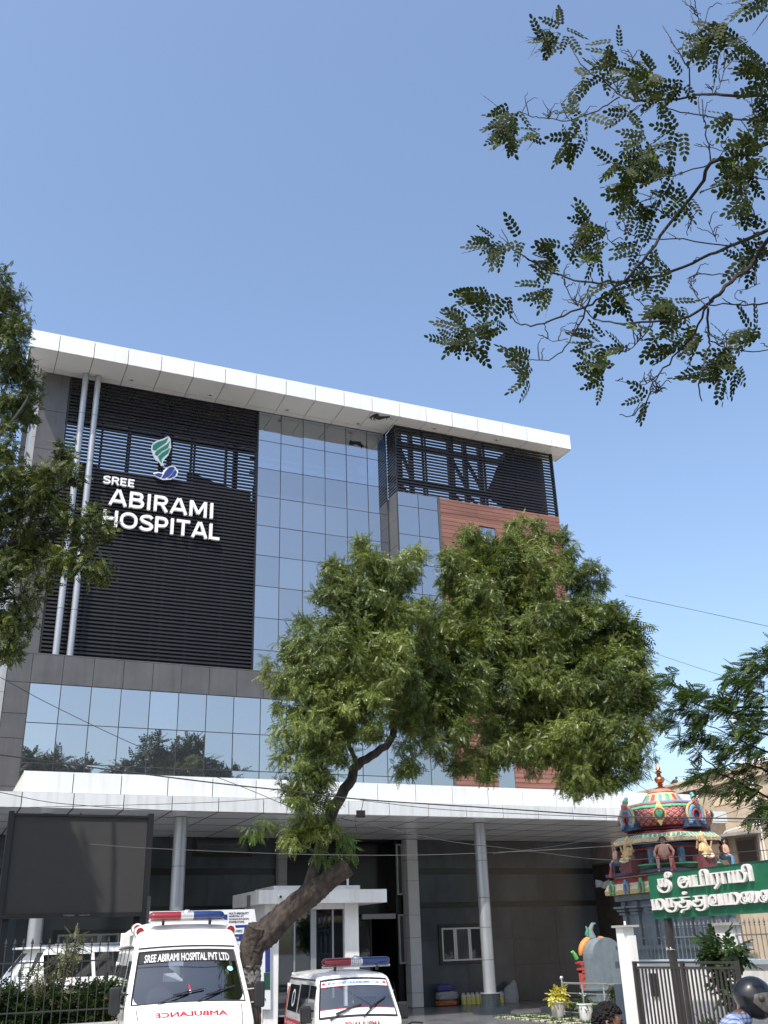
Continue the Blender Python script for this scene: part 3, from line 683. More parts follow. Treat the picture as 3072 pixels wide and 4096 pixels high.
# ------------------------------------------------------------------ advertising boards beside the trunk
m_banw = mat('banner_white', (.74, .76, .78), .5); m_banblue = mat('banner_blue', (.02, .035, .19), .45); m_bangreen = mat('banner_green', (.012, .075, .045), .45); m_banred = mat('banner_red', (.55, .03, .04), .5)
hb = thing('advertising_board', 'white and blue hoarding about a multi speciality hospital, behind the tall ambulance', 'hoarding', (6.5, 24.5, 0))
z1 = ZM(0, 3200, 1.508); BYB = 23.5
def q1(x, y, Y=BYB): return PT(*z1(x, y), Y=Y)
b = MB(); b.prism([q1(905, 672), q1(905, 1000), q1(1586, 1000), q1(1535, 658)], (0, .06, 0)); b.build('board', m_banw, hb)
b = MB(); b.prism([q1(1375, 757, BYB-.006), q1(1375, 850, BYB-.006), q1(1564, 850, BYB-.006), q1(1551, 750, BYB-.006)], (0, .005, 0)); b.prism([q1(910, 760, BYB-.006), q1(910, 850, BYB-.006), q1(1374, 850, BYB-.006), q1(1374, 757, BYB-.006)], (0, .005, 0)); b.prism([q1(1325, 690, BYB-.006), q1(1325, 722, BYB-.006), q1(1372, 722, BYB-.006), q1(1372, 690, BYB-.006)], (0, .005, 0)); b.build('blue_panel', m_banblue, hb)
for (t, xa, ya, xb, yb, m) in (('MULTI SPECIALITY', 1380, 676, 1500, 690, m_navy), ('HOSPITAL AT', 1380, 694, 1470, 706, m_navy), ('SUNDARAPURAM,', 1380, 711, 1502, 724, m_banred), ('COIMBATORE.', 1380, 728, 1474, 741, m_navy)):
    A, B = q1(xa, yb, BYB), q1(xb, ya, BYB); flat_text(t, A.x, B.x, A.z, B.z, BYB-.004, m, hb, .02)
b = MB(); b.prism([q1(1380, 775, BYB-.014), q1(1380, 812, BYB-.014), q1(1470, 808, BYB-.014), q1(1474, 770, BYB-.014)], (0, .006, 0)); b.build('caption_panel', m_banw, hb)
A, B = q1(1392, 806, BYB), q1(1462, 776, BYB)
flat_text('நிபுணர்', A.x, B.x, A.z, B.z, BYB-.016, m_navy, hb, .0)
A, B = q1(1410, 838, BYB), q1(1440, 822, BYB)
flat_text('வும்', A.x, B.x, A.z, B.z, BYB-.007, m_banw, hb, .0)
for x in (4.6, 6.9):
    b = MB(); b.box(x, x+.07, BYB+.07, BYB+.14, 0, 3.3); b.build('post', m_steel, hb)
sb = thing('information_board', 'tall blue, green and white panel leaning on the booth wall behind the trunk', 'notice board', (9.6, 31.8, 0))
Yb = 31.83
def q2(x, y): return PT(*z1(x, y), Y=Yb)
b = MB(); b.prism([q2(1560, 870), q2(1560, 1262), q2(1632, 1264), q2(1632, 860)], (0, .05, 0)); b.build('board', m_banw, sb)
def pat(poly, m, name, dy=-.006):
    b = MB(); b.prism([PT(*z1(*p), Y=Yb+dy) for p in poly], (0, .004, 0)); return b.build(name, m, sb)
pat([(1600, 862), (1600, 1040), (1630, 1040), (1630, 862)], m_banblue, 'blue_panel'); pat([(1592, 1042), (1592, 1145), (1630, 1145), (1630, 1042)], m_bangreen, 'green_panel')
A, B = q2(1584, 1212), q2(1604, 1196); flat_text('m', A.x, B.x, A.z, B.z, Yb-.004, m_navy, sb, .02)

# ------------------------------------------------------------------ vehicles
class Loft:
    """body of rings along y (front = -y); ring: y, z low, z top, corner radius, width factor"""
    def __init__(s, rings, wtab, crown=.03, gx=.9):
        s.R = rings; s.w = wtab; s.crown = crown; s.gx = gx
    def W(s, z): return float(np.interp(z, [a for a, _ in s.w], [b for _, b in s.w]))
    def par(s, y): return [float(np.interp(y, [r[0] for r in s.R], [r[k] for r in s.R])) for k in range(1, 5)]
    def top(s, xf, y, off=0):
        def P(xf, y):
            zl, zt, r, wf = s.par(y); xt = (s.W(zt-r)*wf-r)*s.gx
            return Vector((xf*xt, y, zt+s.crown*(1-(xf*s.gx)**2)))
        p = P(xf, y)
        if off:
            n = (P(xf+.02, y)-P(xf-.02, y)).cross(P(xf, y+.01)-P(xf, y-.01)).normalized()
            if n.z < 0: n = -n
            p = p+n*off
        return p
    def side(s, y, z, sg, off=.005):
        zl, zt, r, wf = s.par(y); return Vector((sg*(s.W(z)*wf+off), y, z))
    def section(s, ring):
        y, zl, zt, r, wf = ring; h = []
        for k in range(9): z = zl+(zt-r-zl)*k/8; h.append((s.W(z)*wf, z))
        xt = s.W(zt-r)*wf-r
        for k in range(1, 5): a = k/4*math.pi/2; h.append((xt+r*math.cos(a), zt-r+r*math.sin(a)+s.crown*(k/4)*(1-1)))
        for fx in (s.gx, .6, .3): h.append((xt*fx, zt+s.crown*(1-fx*fx)))
        full = [(x, y, z) for x, z in h]+[(0, y, zt+s.crown)]+[(-x, y, z) for x, z in reversed(h)]
        return full
    def body(s, mb, hole=None, rear_open=False, mats=None):
        secs = [s.section(r) for r in s.R]; n = len(secs[0]); v = [p for q in secs for p in q]; f = []
        for i in range(len(secs)-1):
            for j in range(n-1):
                if hole and hole[0] <= i < hole[1] and 13 <= j < n-1-13: continue
                f.append((i*n+j, i*n+j+1, (i+1)*n+j+1, (i+1)*n+j))
            f.append((i*n+n-1, i*n, (i+1)*n, (i+1)*n+n-1))
        f.append(tuple(range(n-1, -1, -1)))
        if not rear_open: f.append(tuple((len(secs)-1)*n+j for j in range(n)))
        mb.add(v, f)
    def top_patch(s, mb, x0, x1, y0, y1, off, nx=10, ny=5, m=0):
        v = [s.top(x0+(x1-x0)*i/nx, y0+(y1-y0)*j/ny, off) for j in range(ny+1) for i in range(nx+1)]
        mb.add(v, [(j*(nx+1)+i, j*(nx+1)+i+1, (j+1)*(nx+1)+i+1, (j+1)*(nx+1)+i) for j in range(ny) for i in range(nx)], m)
    def side_patch(s, mb, y0, y1, z0, z1, sg, off=.005, ny=6, nz=4, m=0, skew=0):
        v = [s.side(y0+(y1-y0)*i/ny+skew*(j/nz if i == 0 else 0), z0+(z1-z0)*j/nz, sg, off) for j in range(nz+1) for i in range(ny+1)]
        mb.add(v, [(j*(ny+1)+i, j*(ny+1)+i+1, (j+1)*(ny+1)+i+1, (j+1)*(ny+1)+i) for j in range(nz) for i in range(ny)], m)
    def text(s, mb, V, F, x0, x1, y0, y1, off, flip=False):
        A = fit(V, x0, x1, y0, y1, flip); mb.add([s.top(p[0], p[1], off+.0015*(p[2] > .5)) for p in A], F)

def wheel(parent, x, y, r, w, name='wheel'):
    b = MB(); b.lathe([(r*.62, -w/2), (r*.95, -w/2), (r, -w/2+.03), (r, w/2-.03), (r*.95, w/2), (r*.62, w/2)], (0, 0, 0), 28)
    b.v = [(p[2], p[0], p[1]) for p in b.v]; o = b.build(name, m_rubber, parent, smooth=40, world=False); o.location = (x, y, r)
    c = MB(); c.lathe([(.05, -w/2+.01), (r*.6, -w/2+.03), (r*.615, w/2-.03), (.05, w/2-.01)], (0, 0, 0), 20); c.v = [(p[2], p[0], p[1]) for p in c.v]
    c.build('rim', m_sil, o, smooth=40, world=False)

def lightbar(parent, y, z, half, r, mid, x=0):
    b = MB(); b.tube([(x-half, y, z-r-.012), (x+half, y, z-r-.012)], .02, 6); lb = b.build('light_bar', m_sil, parent, world=False)
    for (s, m, nm) in ((-1, m_redl, 'red_beacon'), (1, m_bluel, 'blue_beacon')):
        b = MB(); a = mid; ln = half-mid
        pts = [(x+s*(a+.002), y, z)]+[(x+s*(a+ln-r*1.2+r*1.2*math.sin(t)), y, z) for t in np.linspace(0, math.pi/2, 6)]
        b.tube(pts, [r]+[r*max(.05, math.cos(t)) for t in np.linspace(0, math.pi/2, 6)], 20)
        b.v = [(p[0], y+(p[1]-y)*1.5, p[2]) for p in b.v]; b.build(nm, m, lb, smooth=50, world=False)
    b = MB(); b.tube([(x-mid, y, z), (x+mid, y, z)], r*.97, 20); b.v = [(p[0], y+(p[1]-y)*1.5, p[2]) for p in b.v]
    for k in range(5): b.box(x-mid+.02+k*(2*mid-.04)/5, x-mid+.03+k*(2*mid-.04)/5, y-r*1.48, y-r*1.43, z-r*.6, z+r*.6, 1)
    b.ball((x, y-.01, z+r*.75), (mid*.7, r*.9, r*.7), 14, 8)
    b.build('reflector', [m_sil, m_chrome], lb, smooth=50, world=False)
    for s in (-1, 1):
        b = MB(); b.box(x+s*half*.62-.02, x+s*half*.62+.02, y-.03, y+.04, z-r-.075, z-r-.0125); b.build('bracket', m_black, lb, world=False)

def side_mirror(parent, sg, x, y, z, w, h, arm):
    b = MB(); b.obox((sg*(x+w/2), y, z), (w/2, 0, 0), (0, .05, 0), (0, 0, h/2))
    b.v = [(px, py, pz) for px, py, pz in b.v]
    me = b.build('side_mirror', m_black, parent, world=False)
    mod = me.modifiers.new('bevel', 'BEVEL'); mod.width = .03; mod.segments = 3
    g = MB(); g.box(sg*(x+w/2)-w*.42, sg*(x+w/2)+w*.42, y+.051, y+.055, z-h*.42, z+h*.42); g.build('mirror_glass', m_chrome, me, world=False)
    for dz in (-h*.3, h*.22):
        a = MB(); a.tube([(sg*(x+.01), y, z+dz), (sg*(x-arm), y+.04, z+dz-.01)], .016, 6); a.build('arm', m_black, me, world=False)

def wiper(parent, L, xf0, y0, xf1, y1, xa, ya):
    b = MB(); n = 6
    b.tube([L.top(xf0+(xf1-xf0)*i/n, y0+(y1-y0)*i/n, .022) for i in range(n+1)], .011, 6)
    b.tube([L.top(xa, ya, .02), L.top((xf0+xf1)/2, (y0+y1)/2, .045)], .011, 6)
    b.build('wiper', m_black, parent, world=False)

# -- tall ambulance
Lt = Loft([(-2.62,.5,.96,.05,.93), (-2.58,.42,1.08,.07,.96), (-2.44,.4,1.225,.08,.985), (-2.13,.38,1.42,.05,1), (-1.95,.38,1.63,.05,1), (-1.75,.38,1.885,.05,1), (-1.56,.38,2.13,.05,1), (-1.52,.38,2.22,.05,1),
           (-1.43,.38,2.36,.10,1), (-1.24,.38,2.50,.15,1), (-.95,.38,2.565,.18,1), (.8,.38,2.585,.18,1), (2.5,.38,2.56,.18,1), (2.62,.45,2.46,.18,.98)],
          [(.3,.93), (.9,.945), (1.2,.945), (1.42,.93), (2.13,.815), (2.22,.81), (2.6,.71)], crown=.028, gx=.95)
wp = PT(400+845/2.37, 3600+950/2.37, D=16.6)
TRZ = -.115
def root_at(p, yl, rz): return (p.x+math.sin(rz)*yl, p.y-math.cos(rz)*yl, 0)
van = thing('ambulance', 'tall white ambulance van with red and blue light bar, beside the leaning trunk', 'ambulance', root_at(wp, -2.13, TRZ), TRZ)
b = MB(); Lt.body(b, hole=(3, 6), rear_open=True)
b.m = [1 if (np.mean([b.v[i][2] for i in q]) > 2.21 and np.mean([b.v[i][1] for i in q]) > -1.56) else 0 for q in b.f]
body = b.build('body', [m_vanw, m_vandirt], van, smooth=32, world=False)
b = MB(); b.tube([Lt.top(x, -1.535, .006) for x in np.linspace(-1.03, 1.03, 10)], .012, 6); b.build('cap_seam', m_joint, van, world=False)
b = MB()
for sg in (-1, 1): b.tube([Lt.top(sg*.93, y, .002) for y in np.linspace(-2.55, -2.2, 6)], .007, 5)
b.build('bonnet_seam', m_joint, van, world=False)
b = MB(); Lt.top_patch(b, -1, 1, -2.13, -1.56, -.004, 12, 8); b.build('windscreen', m_winglass, van, smooth=60, world=False)
b = MB(); ring = [Lt.top(x, -2.13, .002) for x in np.linspace(-1, 1, 12)]+[Lt.top(1, y, .002) for y in np.linspace(-2.05, -1.62, 6)]+[Lt.top(x, -1.56, .002) for x in np.linspace(1, -1, 12)]+[Lt.top(-1, y, .002) for y in np.linspace(-1.62, -2.05, 6)]
ring.append(ring[0]); b.tube(ring, .014, 6, cap=False); b.build('windscreen_seal', m_black, van, world=False)
b = MB(); Lt.top_patch(b, -.985, .985, -1.685, -1.568, .004, 12, 3)
ws = b.build('sun_strip', m_joint, van, world=False)
V, F = text_mesh('SREE ABIRAMI HOSPITAL PVT LTD', 1, .5, .03, 2)
b = MB(); Lt.text(b, V, F, -.87, .87, -1.682, -1.596, .007); b.build('lettering', m_textw, van, world=False)
V, F = text_mesh('AMBULANCE', 1, .5, .03, 2)
b = MB(); Lt.text(b, V, F, -.63, .66, -2.42, -2.325, .004, flip=True); b.build('lettering', m_red, van, world=False)
b = MB(); c0 = Lt.top(.84, -1.77, .006); dxv = (Lt.top(.86, -1.77, .006)-c0).normalized(); dyv = (Lt.top(.84, -1.75, .006)-c0).normalized()
b.add([c0]+[c0+dxv*.045*math.cos(t)+dyv*.045*math.sin(t) for t in np.linspace(0, 2*math.pi, 17)[:-1]], [(0, 1+i, 1+(i+1) % 16) for i in range(16)])
b.build('round_sticker', mat('sticker_blue', (.35, .6, .75), .5), van, world=False)
b = MB(); c0 = Lt.top(.02, -1.99, .005); b.add([c0+dyv*.10, c0-dxv*.018, c0+dxv*.018], [(0, 1, 2)]); b.add([c0-dyv*.045+dxv*.03*math.cos(t)+dyv*.03*math.sin(t) for t in np.linspace(0, 6.28, 13)[:-1]], [tuple(range(12))], 1); b.build('pendant', [m_red, m_banw], van, world=False)
b = MB()
for sg in (-1, 1):
    v = [Lt.top(sg*1.0, -2.13, .006)]+[Lt.top(sg*(1-.14*(1-math.cos(t))), -2.13+.15*(1-math.sin(t)), .006) for t in np.linspace(0, math.pi/2, 7)]
    b.add(v, [tuple(range(8)) if sg < 0 else tuple(reversed(range(8)))])
b.build('windscreen_corner', m_vanw, van, world=False)
wiper(van, Lt, -.28, -2.06, .28, -2.0, -.55, -2.16); wiper(van, Lt, .3, -2.07, .86, -1.97, .15, -2.15)
b = MB(); b.box(-.80, .80, -2.06, -1.72, 1.0, 1.38); b.box(-.55, -.1, -1.9, -1.7, 1.38, 1.5); b.build('dashboard', mat('dashboard_navy', (.03, .03, .05), .6), van, world=False)
b = MB(); b.lathe([(.2, -.012), (.215, 0), (.2, .012), (.185, 0)], (0, 0, 0), 28); R = Matrix.Rotation(math.radians(55), 3, 'X'); b.v = [tuple(R @ Vector(p)+Vector((-.4, -1.62, 1.5))) for p in b.v]; b.build('steering_wheel', m_black, van, world=False)
m_seat = mat('seat_grey', (.06, .06, .065), .8)
for x in (-.45, .45):
    b = MB(); b.box(x-.26, x+.26, -1.2, -.7, .9, 1.08); b.box(x-.25, x+.25, -.8, -.66, 1.08, 1.62); b.build('seat', m_seat, van, world=False)
b = MB(); b.box(-.9, .9, 2.52, 2.56, .5, 1.62); b.box(-.8, .8, 2.52, 2.56, 2.0, 2.5); b.box(-.85, -.42, 2.52, 2.56, 1.62, 2.0); b.box(.42, .85, 2.52, 2.56, 1.62, 2.0); b.box(-.04, .04, 2.52, 2.56, 1.62, 2.0); b.build('rear_door', m_vanw, van, world=False)
b = MB(); b.box(-.7, .7, -.55, -.52, .5, 1.3); b.box(-.82, -.3, -.55, -.52, 1.3, 2.4); b.box(.3, .82, -.55, -.52, 1.3, 2.4); b.build('partition', mat('partition_grey', (.14, .15, .16), .7), van, world=False)
for sg in (-1, 1):
    for y in (-.55, .45, 1.45):
        b = MB(); b.tube([Lt.side(y, z, sg, .003) for z in (.7, 1.1, 1.4, 1.9, 2.2)], .006, 5); b.build('panel_seam', m_joint, van, world=False)
    b = MB(); b.tube([Lt.side(y, 2.215, sg, .006) for y in np.linspace(-1.5, 2.5, 12)], .009, 5); b.build('cap_side_seam', m_joint, van, world=False)
lightbar(van, -1.33, 2.665, .60, .062, .10)
for sg in (-1, 1):
    for k, (yy, zz2) in enumerate(((-1.2, 2.44), (-.55, 2.5))):
        if sg == 1 and k == 1: continue
        b = MB(); b.cyl((sg*.72, yy-.10, zz2), (sg*.72, yy+.22, zz2), .085, n=20); b.cyl((sg*.72, yy-.115, zz2), (sg*.72, yy-.10, zz2), .06, n=20, m=1); b.build('corner_beacon', [m_vanw, m_redl], van, smooth=40, world=False)
    side_mirror(van, sg, .99, -2.02, 1.50, .17, .36, .12)
    b = MB(); b.ball((sg*.66, -2.55, .86), (.2, .07, .12), 14, 8); b.build('headlight', m_sil, van, smooth=60, world=False)
    b = MB()
    Lt.side_patch(b, -1.78, -.95, 1.42, 2.02, sg, .004, skew=.30); Lt.side_patch(b, -.75, .6, 1.42, 1.95, sg, .004); Lt.side_patch(b, .7, 2.3, 1.42, 1.95, sg, .004); b.build('side_window', m_darkglass, van, world=False)
    b = MB(); Lt.side_patch(b, -2.3, 2.5, .92, 1.10, sg, .004, m=0); Lt.side_patch(b, -2.3, 2.5, .86, .905, sg, .004, m=1); b.build('side_stripe', [m_red, m_navy], van, world=False)
    b = MB(); b.tube([Lt.side(y, 2.24, sg, .012) for y in np.linspace(-1.4, 2.5, 10)], .014, 6); b.build('roof_gutter', m_vanw, van, world=False)
    for y in (-1.7, 1.5): wheel(van, sg*.80, y, .36, .2)
b = MB(); b.box(-.5, .5, -2.645, -2.60, .72, 1.0); b.build('grille', m_black, van, world=False)
b = MB(); b.box(-.9, .9, -2.72, -2.55, .38, .62); b.build('bumper', m_vanw, van, world=False)

# -- small minivan ambulance
Lo = Loft([(-1.69,.40,.78,.04,.94), (-1.67,.36,.93,.05,.97), (-1.60,.34,1.10,.04,1), (-1.48,.34,1.28,.04,1), (-1.36,.34,1.455,.04,1), (-1.24,.34,1.625,.04,1), (-1.19,.34,1.675,.06,1), (-1.02,.34,1.72,.10,1), (.2,.34,1.755,.12,1), (1.5,.34,1.73,.12,1), (1.63,.36,1.62,.12,.98)],
          [(.3,.69), (.9,.705), (1.1,.69), (1.62,.60), (1.76,.56)], crown=.03, gx=.96)
wp = PT(1080+980/2.765, 3750+840/2.765, D=17.3); ORZ = -.17
om = thing('ambulance', 'small white minivan ambulance with red flank stripe, in front of the booth', 'ambulance', root_at(wp, -1.60, ORZ), ORZ)
b = MB(); Lo.body(b, hole=(2, 5), rear_open=True); b.build('body', m_vanw, om, smooth=32, world=False)
b = MB(); Lo.top_patch(b, -1, 1, -1.60, -1.24, -.004, 12, 6); b.build('windscreen', m_winglass, om, smooth=60, world=False)
b = MB(); ring = [Lo.top(x, -1.60, .002) for x in np.linspace(-1, 1, 12)]+[Lo.top(1, y, .002) for y in np.linspace(-1.55, -1.29, 5)]+[Lo.top(x, -1.24, .002) for x in np.linspace(1, -1, 12)]+[Lo.top(-1, y, .002) for y in np.linspace(-1.29, -1.55, 5)]
ring.append(ring[0]); b.tube(ring, .014, 6, cap=False); b.build('windscreen_seal', m_black, om, world=False)
b = MB(); Lo.top_patch(b, -.975, .975, -1.31, -1.252, .004, 12, 3); Lo.top_patch(b, -.975, .975, -1.588, -1.53, .004, 12, 3)
Lo.top_patch(b, -.975, .975, -1.315, -1.310, .005, 12, 1, 1); Lo.top_patch(b, -.975, .975, -1.53, -1.524, .005, 12, 1, 1)
b.build('sun_strip', [m_banw, m_red], om, world=False)
V, F = strokes(WORD1+['sp']+WORD2+['lp', 'pa', 'i', 'rp', 'li', 't'], .22, .15, 1)
b = MB(); Lo.text(b, V, F, -.78, .78, -1.30, -1.262, .006); b.build('lettering', mat('sign_blue', (.02, .16, .45), .4), om, world=False)
for s in (-.90, .90):
    b = MB(); c0 = Lo.top(s, -1.285, .006); b.add([c0+Vector((.03*math.cos(t), .008*math.sin(t), .028*math.sin(t))) for t in np.linspace(0, 6.28, 13)[:-1]], [tuple(range(12))]); b.build('emblem', m_red, om, world=False)
V, F = text_mesh('AMBULANCE', 1, .5, .03, 2)
b = MB(); A = fit(V, -.24, .36, .93, 1.02, flip=True)
for p in A: b.v.append(tuple(Lo.top(p[0]/.64, float(np.interp(p[1], [.93, 1.1], [-1.67, -1.60])), .006)))
for q in F: b.f.append(q); b.m.append(0)
b.build('lettering', m_red, om, world=False)
wiper(om, Lo, -.58, -1.575, .12, -1.50, -.74, -1.615); wiper(om, Lo, .3, -1.54, .82, -1.43, .12, -1.61)
b = MB(); b.box(-.6, .6, -1.5, -1.3, .8, 1.06); b.build('dashboard', m_black, om, world=False)
for x in (-.33, .33):
    b = MB(); b.box(x-.22, x+.22, -.95, -.5, .6, .8); b.box(x-.2, x+.2, -.6, -.48, .8, 1.35); b.build('seat', m_seat, om, world=False)
b = MB(); b.tube([(0, -1.2, 1.6), (0, -1.2, 1.3)], .008, 6); b.ball((0, -1.2, 1.42), (.02, .02, .05)); b.ball((0, -1.2, 1.3), (.018, .018, .03)); b.build('pendant', mat('garland', (.5, .4, .08), .6), om, world=False)
b = MB(); b.box(-.62, .62, 1.56, 1.6, .4, 1.12); b.box(-.56, .56, 1.56, 1.6, 1.55, 1.72); b.box(-.64, -.5, 1.56, 1.6, 1.12, 1.55); b.box(.5, .64, 1.56, 1.6, 1.12, 1.55); b.build('rear_door', m_vanw, om, world=False)
lightbar(om, -.92, 1.90, .58, .062, .10, .12)
for sg in (-1, 1):
    side_mirror(om, sg, .71, -1.32, 1.16, .17, .25, .05)
    b = MB(); b.ball((sg*.48, -1.655, .72), (.11, .03, .09), 14, 8); b.build('headlight', m_sil, om, smooth=60, world=False)
    b = MB(); Lo.side_patch(b, -1.42, -.78, 1.12, 1.56, sg, .004, skew=.24); Lo.side_patch(b, -.66, .18, 1.12, 1.56, sg, .004); Lo.side_patch(b, .3, 1.32, 1.12, 1.54, sg, .004); b.build('side_window', m_darkglass, om, world=False)
    b = MB(); Lo.side_patch(b, -1.55, 1.55, .86, 1.0, sg, .004); Lo.side_patch(b, -1.55, 1.55, .835, .855, sg, .004, m=1); Lo.side_patch(b, 1.42, 1.56, 1.0, 1.5, sg, .004); b.build('side_stripe', [m_red, m_navy], om, world=False)
    for y in (-1.5, -.72, .24):
        b = MB(); Lo.side_patch(b, y, y+.012, .45, 1.6, sg, .003, 1, 6); b.build('door_seam', m_joint, om, world=False)
    V, F = strokes(WORD1+['sp']+WORD2, .2, .12, 1); A = fit(V, -.5, 1.4, .885, .975); b = MB(); b.add([Lo.side(p[0] if sg > 0 else .9-p[0], p[1], sg, .007) for p in A], F); b.build('side_lettering', m_textw, om, world=False)
    b = MB(); b.add([Lo.side(.75+.16*math.cos(t), 1.33+.14*math.sin(t), sg, .009) for t in np.linspace(0, 6.28, 21)[:-1]], [tuple(range(20))]); b.add([Lo.side(.75+.11*math.cos(t), 1.33+.10*math.sin(t), sg, .011) for t in np.linspace(0, 6.28, 21)[:-1]], [tuple(range(20))], 1)
    b.build('round_sticker', [m_banw, m_bluel], om, world=False)
    b = MB(); b.tube([Lo.side(y, 1.64, sg, .008) for y in np.linspace(-1.1, 1.5, 8)], .012, 6); b.build('roof_gutter', m_black, om, world=False)
    for y in (-1.05, 1.05): wheel(om, sg*.60, y, .27, .16)
b = MB(); b.box(-.7, .7, -1.74, -1.64, .34, .52); b.build('bumper', m_vanw, om, world=False)

# -- white people carrier behind the fence on a raised parking bay
g = MB(); g.box(-2.5, 6.0, 19.5, 24.9, -.2, .5); struct(g.build('parking_bay', m_conc))
Ls = Loft([(-2.2,.25,.75,.05,.9), (-2.1,.22,.95,.08,.97), (-1.2,.22,1.08,.08,1), (-.95,.22,1.15,.06,1), (-.35,.22,1.68,.10,.97), (.0,.22,1.77,.12,.97), (1.2,.22,1.80,.12,.97), (1.75,.22,1.75,.10,.97), (2.02,.22,1.35,.08,.97), (2.2,.25,1.05,.06,.93)],
          [(.3,.88), (.9,.91), (1.1,.88), (1.7,.68), (1.85,.6)], crown=.03)
sp_ = PT(82, 3822, D=21.4); SRZ = math.radians(105)
suv = thing('people_carrier', 'white car with dark windows parked behind the spiked fence and hedge', 'car', (sp_.x+2.02*math.sin(SRZ), sp_.y-2.02*math.cos(SRZ), .5), SRZ)
b = MB(); Ls.body(b); b.build('body', m_vanw, suv, smooth=35, world=False)
for sg in (-1, 1):
    b = MB(); Ls.side_patch(b, -.80, -.05, 1.27, 1.66, sg, .006, skew=.5); Ls.side_patch(b, .0, .85, 1.27, 1.685, sg, .006); Ls.side_patch(b, .92, 1.84, 1.27, 1.66, sg, .006); b.build('side_window', m_darkglass, suv, world=False)
    b = MB(); b.tube([(sg*.6, y, 1.83) for y in np.linspace(-.2, 1.6, 5)], .016, 6); b.build('roof_rail', m_silver, suv, world=False)
    for y in (-1.35, 1.35): wheel(suv, sg*.80, y, .33, .2)
    b = MB(); b.box(sg*.80-.12, sg*.80+.12, 2.0, 2.12, .85, 1.15); b.build('tail_lamp', m_redl, suv, world=False)
b = MB(); b.prism([(-.55, 1.75, 1.765), (-.52, 2.0, 1.77), (.52, 2.0, 1.77), (.55, 1.75, 1.765)], (0, 0, .035)); b.build('spoiler', m_vanw, suv, world=False)
b = MB(); b.add([(-.55, 1.80, 1.70), (.55, 1.80, 1.70), (.62, 2.01, 1.38), (-.62, 2.01, 1.38)], [(0, 1, 2, 3)]); b.add([Ls.top(-.95, -.93, .006), Ls.top(.95, -.93, .006), Ls.top(.95, -.38, .006), Ls.top(-.95, -.38, .006)], [(0, 1, 2, 3)]); b.build('windscreen', m_darkglass, suv, world=False)

# -- motorcycles
def moto(label, loc, rz, tankm, group='motorcycles at the entrance', mirrors=True):
    t = thing('motorcycle', label, 'motorcycle', loc, rz, group)
    for x in (-.62, .64):
        b = MB(); b.lathe([(.235, -.035), (.285, -.05), (.305, 0), (.285, .05), (.235, .035)], (0, 0, 0), 28); b.v = [(p[0], p[2], p[1]) for p in b.v]
        for k in range(6): a = k*math.pi/3; b.bar((0, 0, 0), (.24*math.cos(a), 0, .24*math.sin(a)), .025)
        w = b.build('wheel', m_rubber, t, smooth=40, world=False); w.location = (x, 0, .305)
    b = MB(); b.ball((.08, 0, .82), (.28, .14, .13), 16, 10); b.build('tank', tankm, t, smooth=60, world=False)
    b = MB(); b.ball((-.38, 0, .80), (.36, .13, .06), 16, 8); b.build('seat', m_black, t, smooth=60, world=False)
    b = MB(); b.ball((-.70, 0, .78), (.2, .1, .07), 12, 8); b.build('tail_cowl', tankm, t, smooth=60, world=False)
    b = MB(); b.box(-.2, .22, -.11, .11, .3, .66); b.box(-.25, .1, -.16, .16, .34, .46); b.build('engine', m_steel, t, world=False)
    b = MB(); b.tube([(.1, -.14, .36), (-.2, -.15, .28), (-.75, -.17, .38)], [.03, .04, .05], 10); b.build('exhaust', m_chrome, t, smooth=50, world=False)
    b = MB(); b.tube([(.64, -.08, .305), (.45, -.08, .9)], .022, 8); b.tube([(.64, .08, .305), (.45, .08, .9)], .022, 8); b.tube([(.2, 0, .7), (-.1, 0, .35), (-.62, 0, .305)], .03, 8); b.build('frame', m_steel, t, smooth=50, world=False)
    b = MB(); b.ball((.56, 0, .90), (.09, .1, .1), 14, 10); b.build('headlight', m_chrome, t, smooth=60, world=False)
    b = MB(); b.tube([(.30, -.36, .98), (.42, -.2, 1.0), (.45, 0, .96), (.42, .2, 1.0), (.30, .36, .98)], .014, 8)
    hbn = b.build('handlebar', m_black, t, smooth=50, world=False)
    for s in ((-1, 1) if mirrors else ()):
        b = MB(); b.tube([(.40, s*.24, 1.0), (.42, s*.33, 1.14)], .008, 6); b.ball((.42, s*.36, 1.17), (.015, .07, .05), 12, 8); b.build('mirror', m_chrome, hbn, smooth=60, world=False)
    b = MB()
    for (x0, a0, a1) in ((.64, 30, 150), (-.62, 20, 130)):
        for k in range(8):
            a = math.radians(a0+(a1-a0)*k/8); c = math.radians(a0+(a1-a0)*(k+1)/8)
            b.add([(x0+.335*math.cos(a), -.06, .305+.335*math.sin(a)), (x0+.335*math.cos(a), .06, .305+.335*math.sin(a)), (x0+.335*math.cos(c), .06, .305+.335*math.sin(c)), (x0+.335*math.cos(c), -.06, .305+.335*math.sin(c))], [(0, 1, 2, 3)])
    b.build('mudguard', tankm, t, world=False)
    return t
RDIR = math.atan2(CR.y, CR.x)    # towards the right of the photo
p = PT(1635, 4085, D=16.6); moto('black parked motorcycle right beside the minivan ambulance', (p.x+.55, p.y+.35, 0), RDIR+2.7, m_black, mirrors=False)
p = PT(1583, 3938, D=25); moto('dark motorcycle behind the minivan ambulance with one mirror showing', (p.x-.42, p.y+.3, 0), RDIR+1.5, m_steel)
p = PT(3066, 3953, D=18.0); moto('motorcycle beyond the helmeted rider, only its mirror in view', (p.x+.36, p.y-.42, .12), RDIR-1.6, m_red)
p = PT(3005, 4000, D=9.5); moto('motorcycle ridden by the helmeted person in checked shirt', (p.x-.1*CR.x, p.y-.1*CR.y, -.12+.12), RDIR, m_navy)

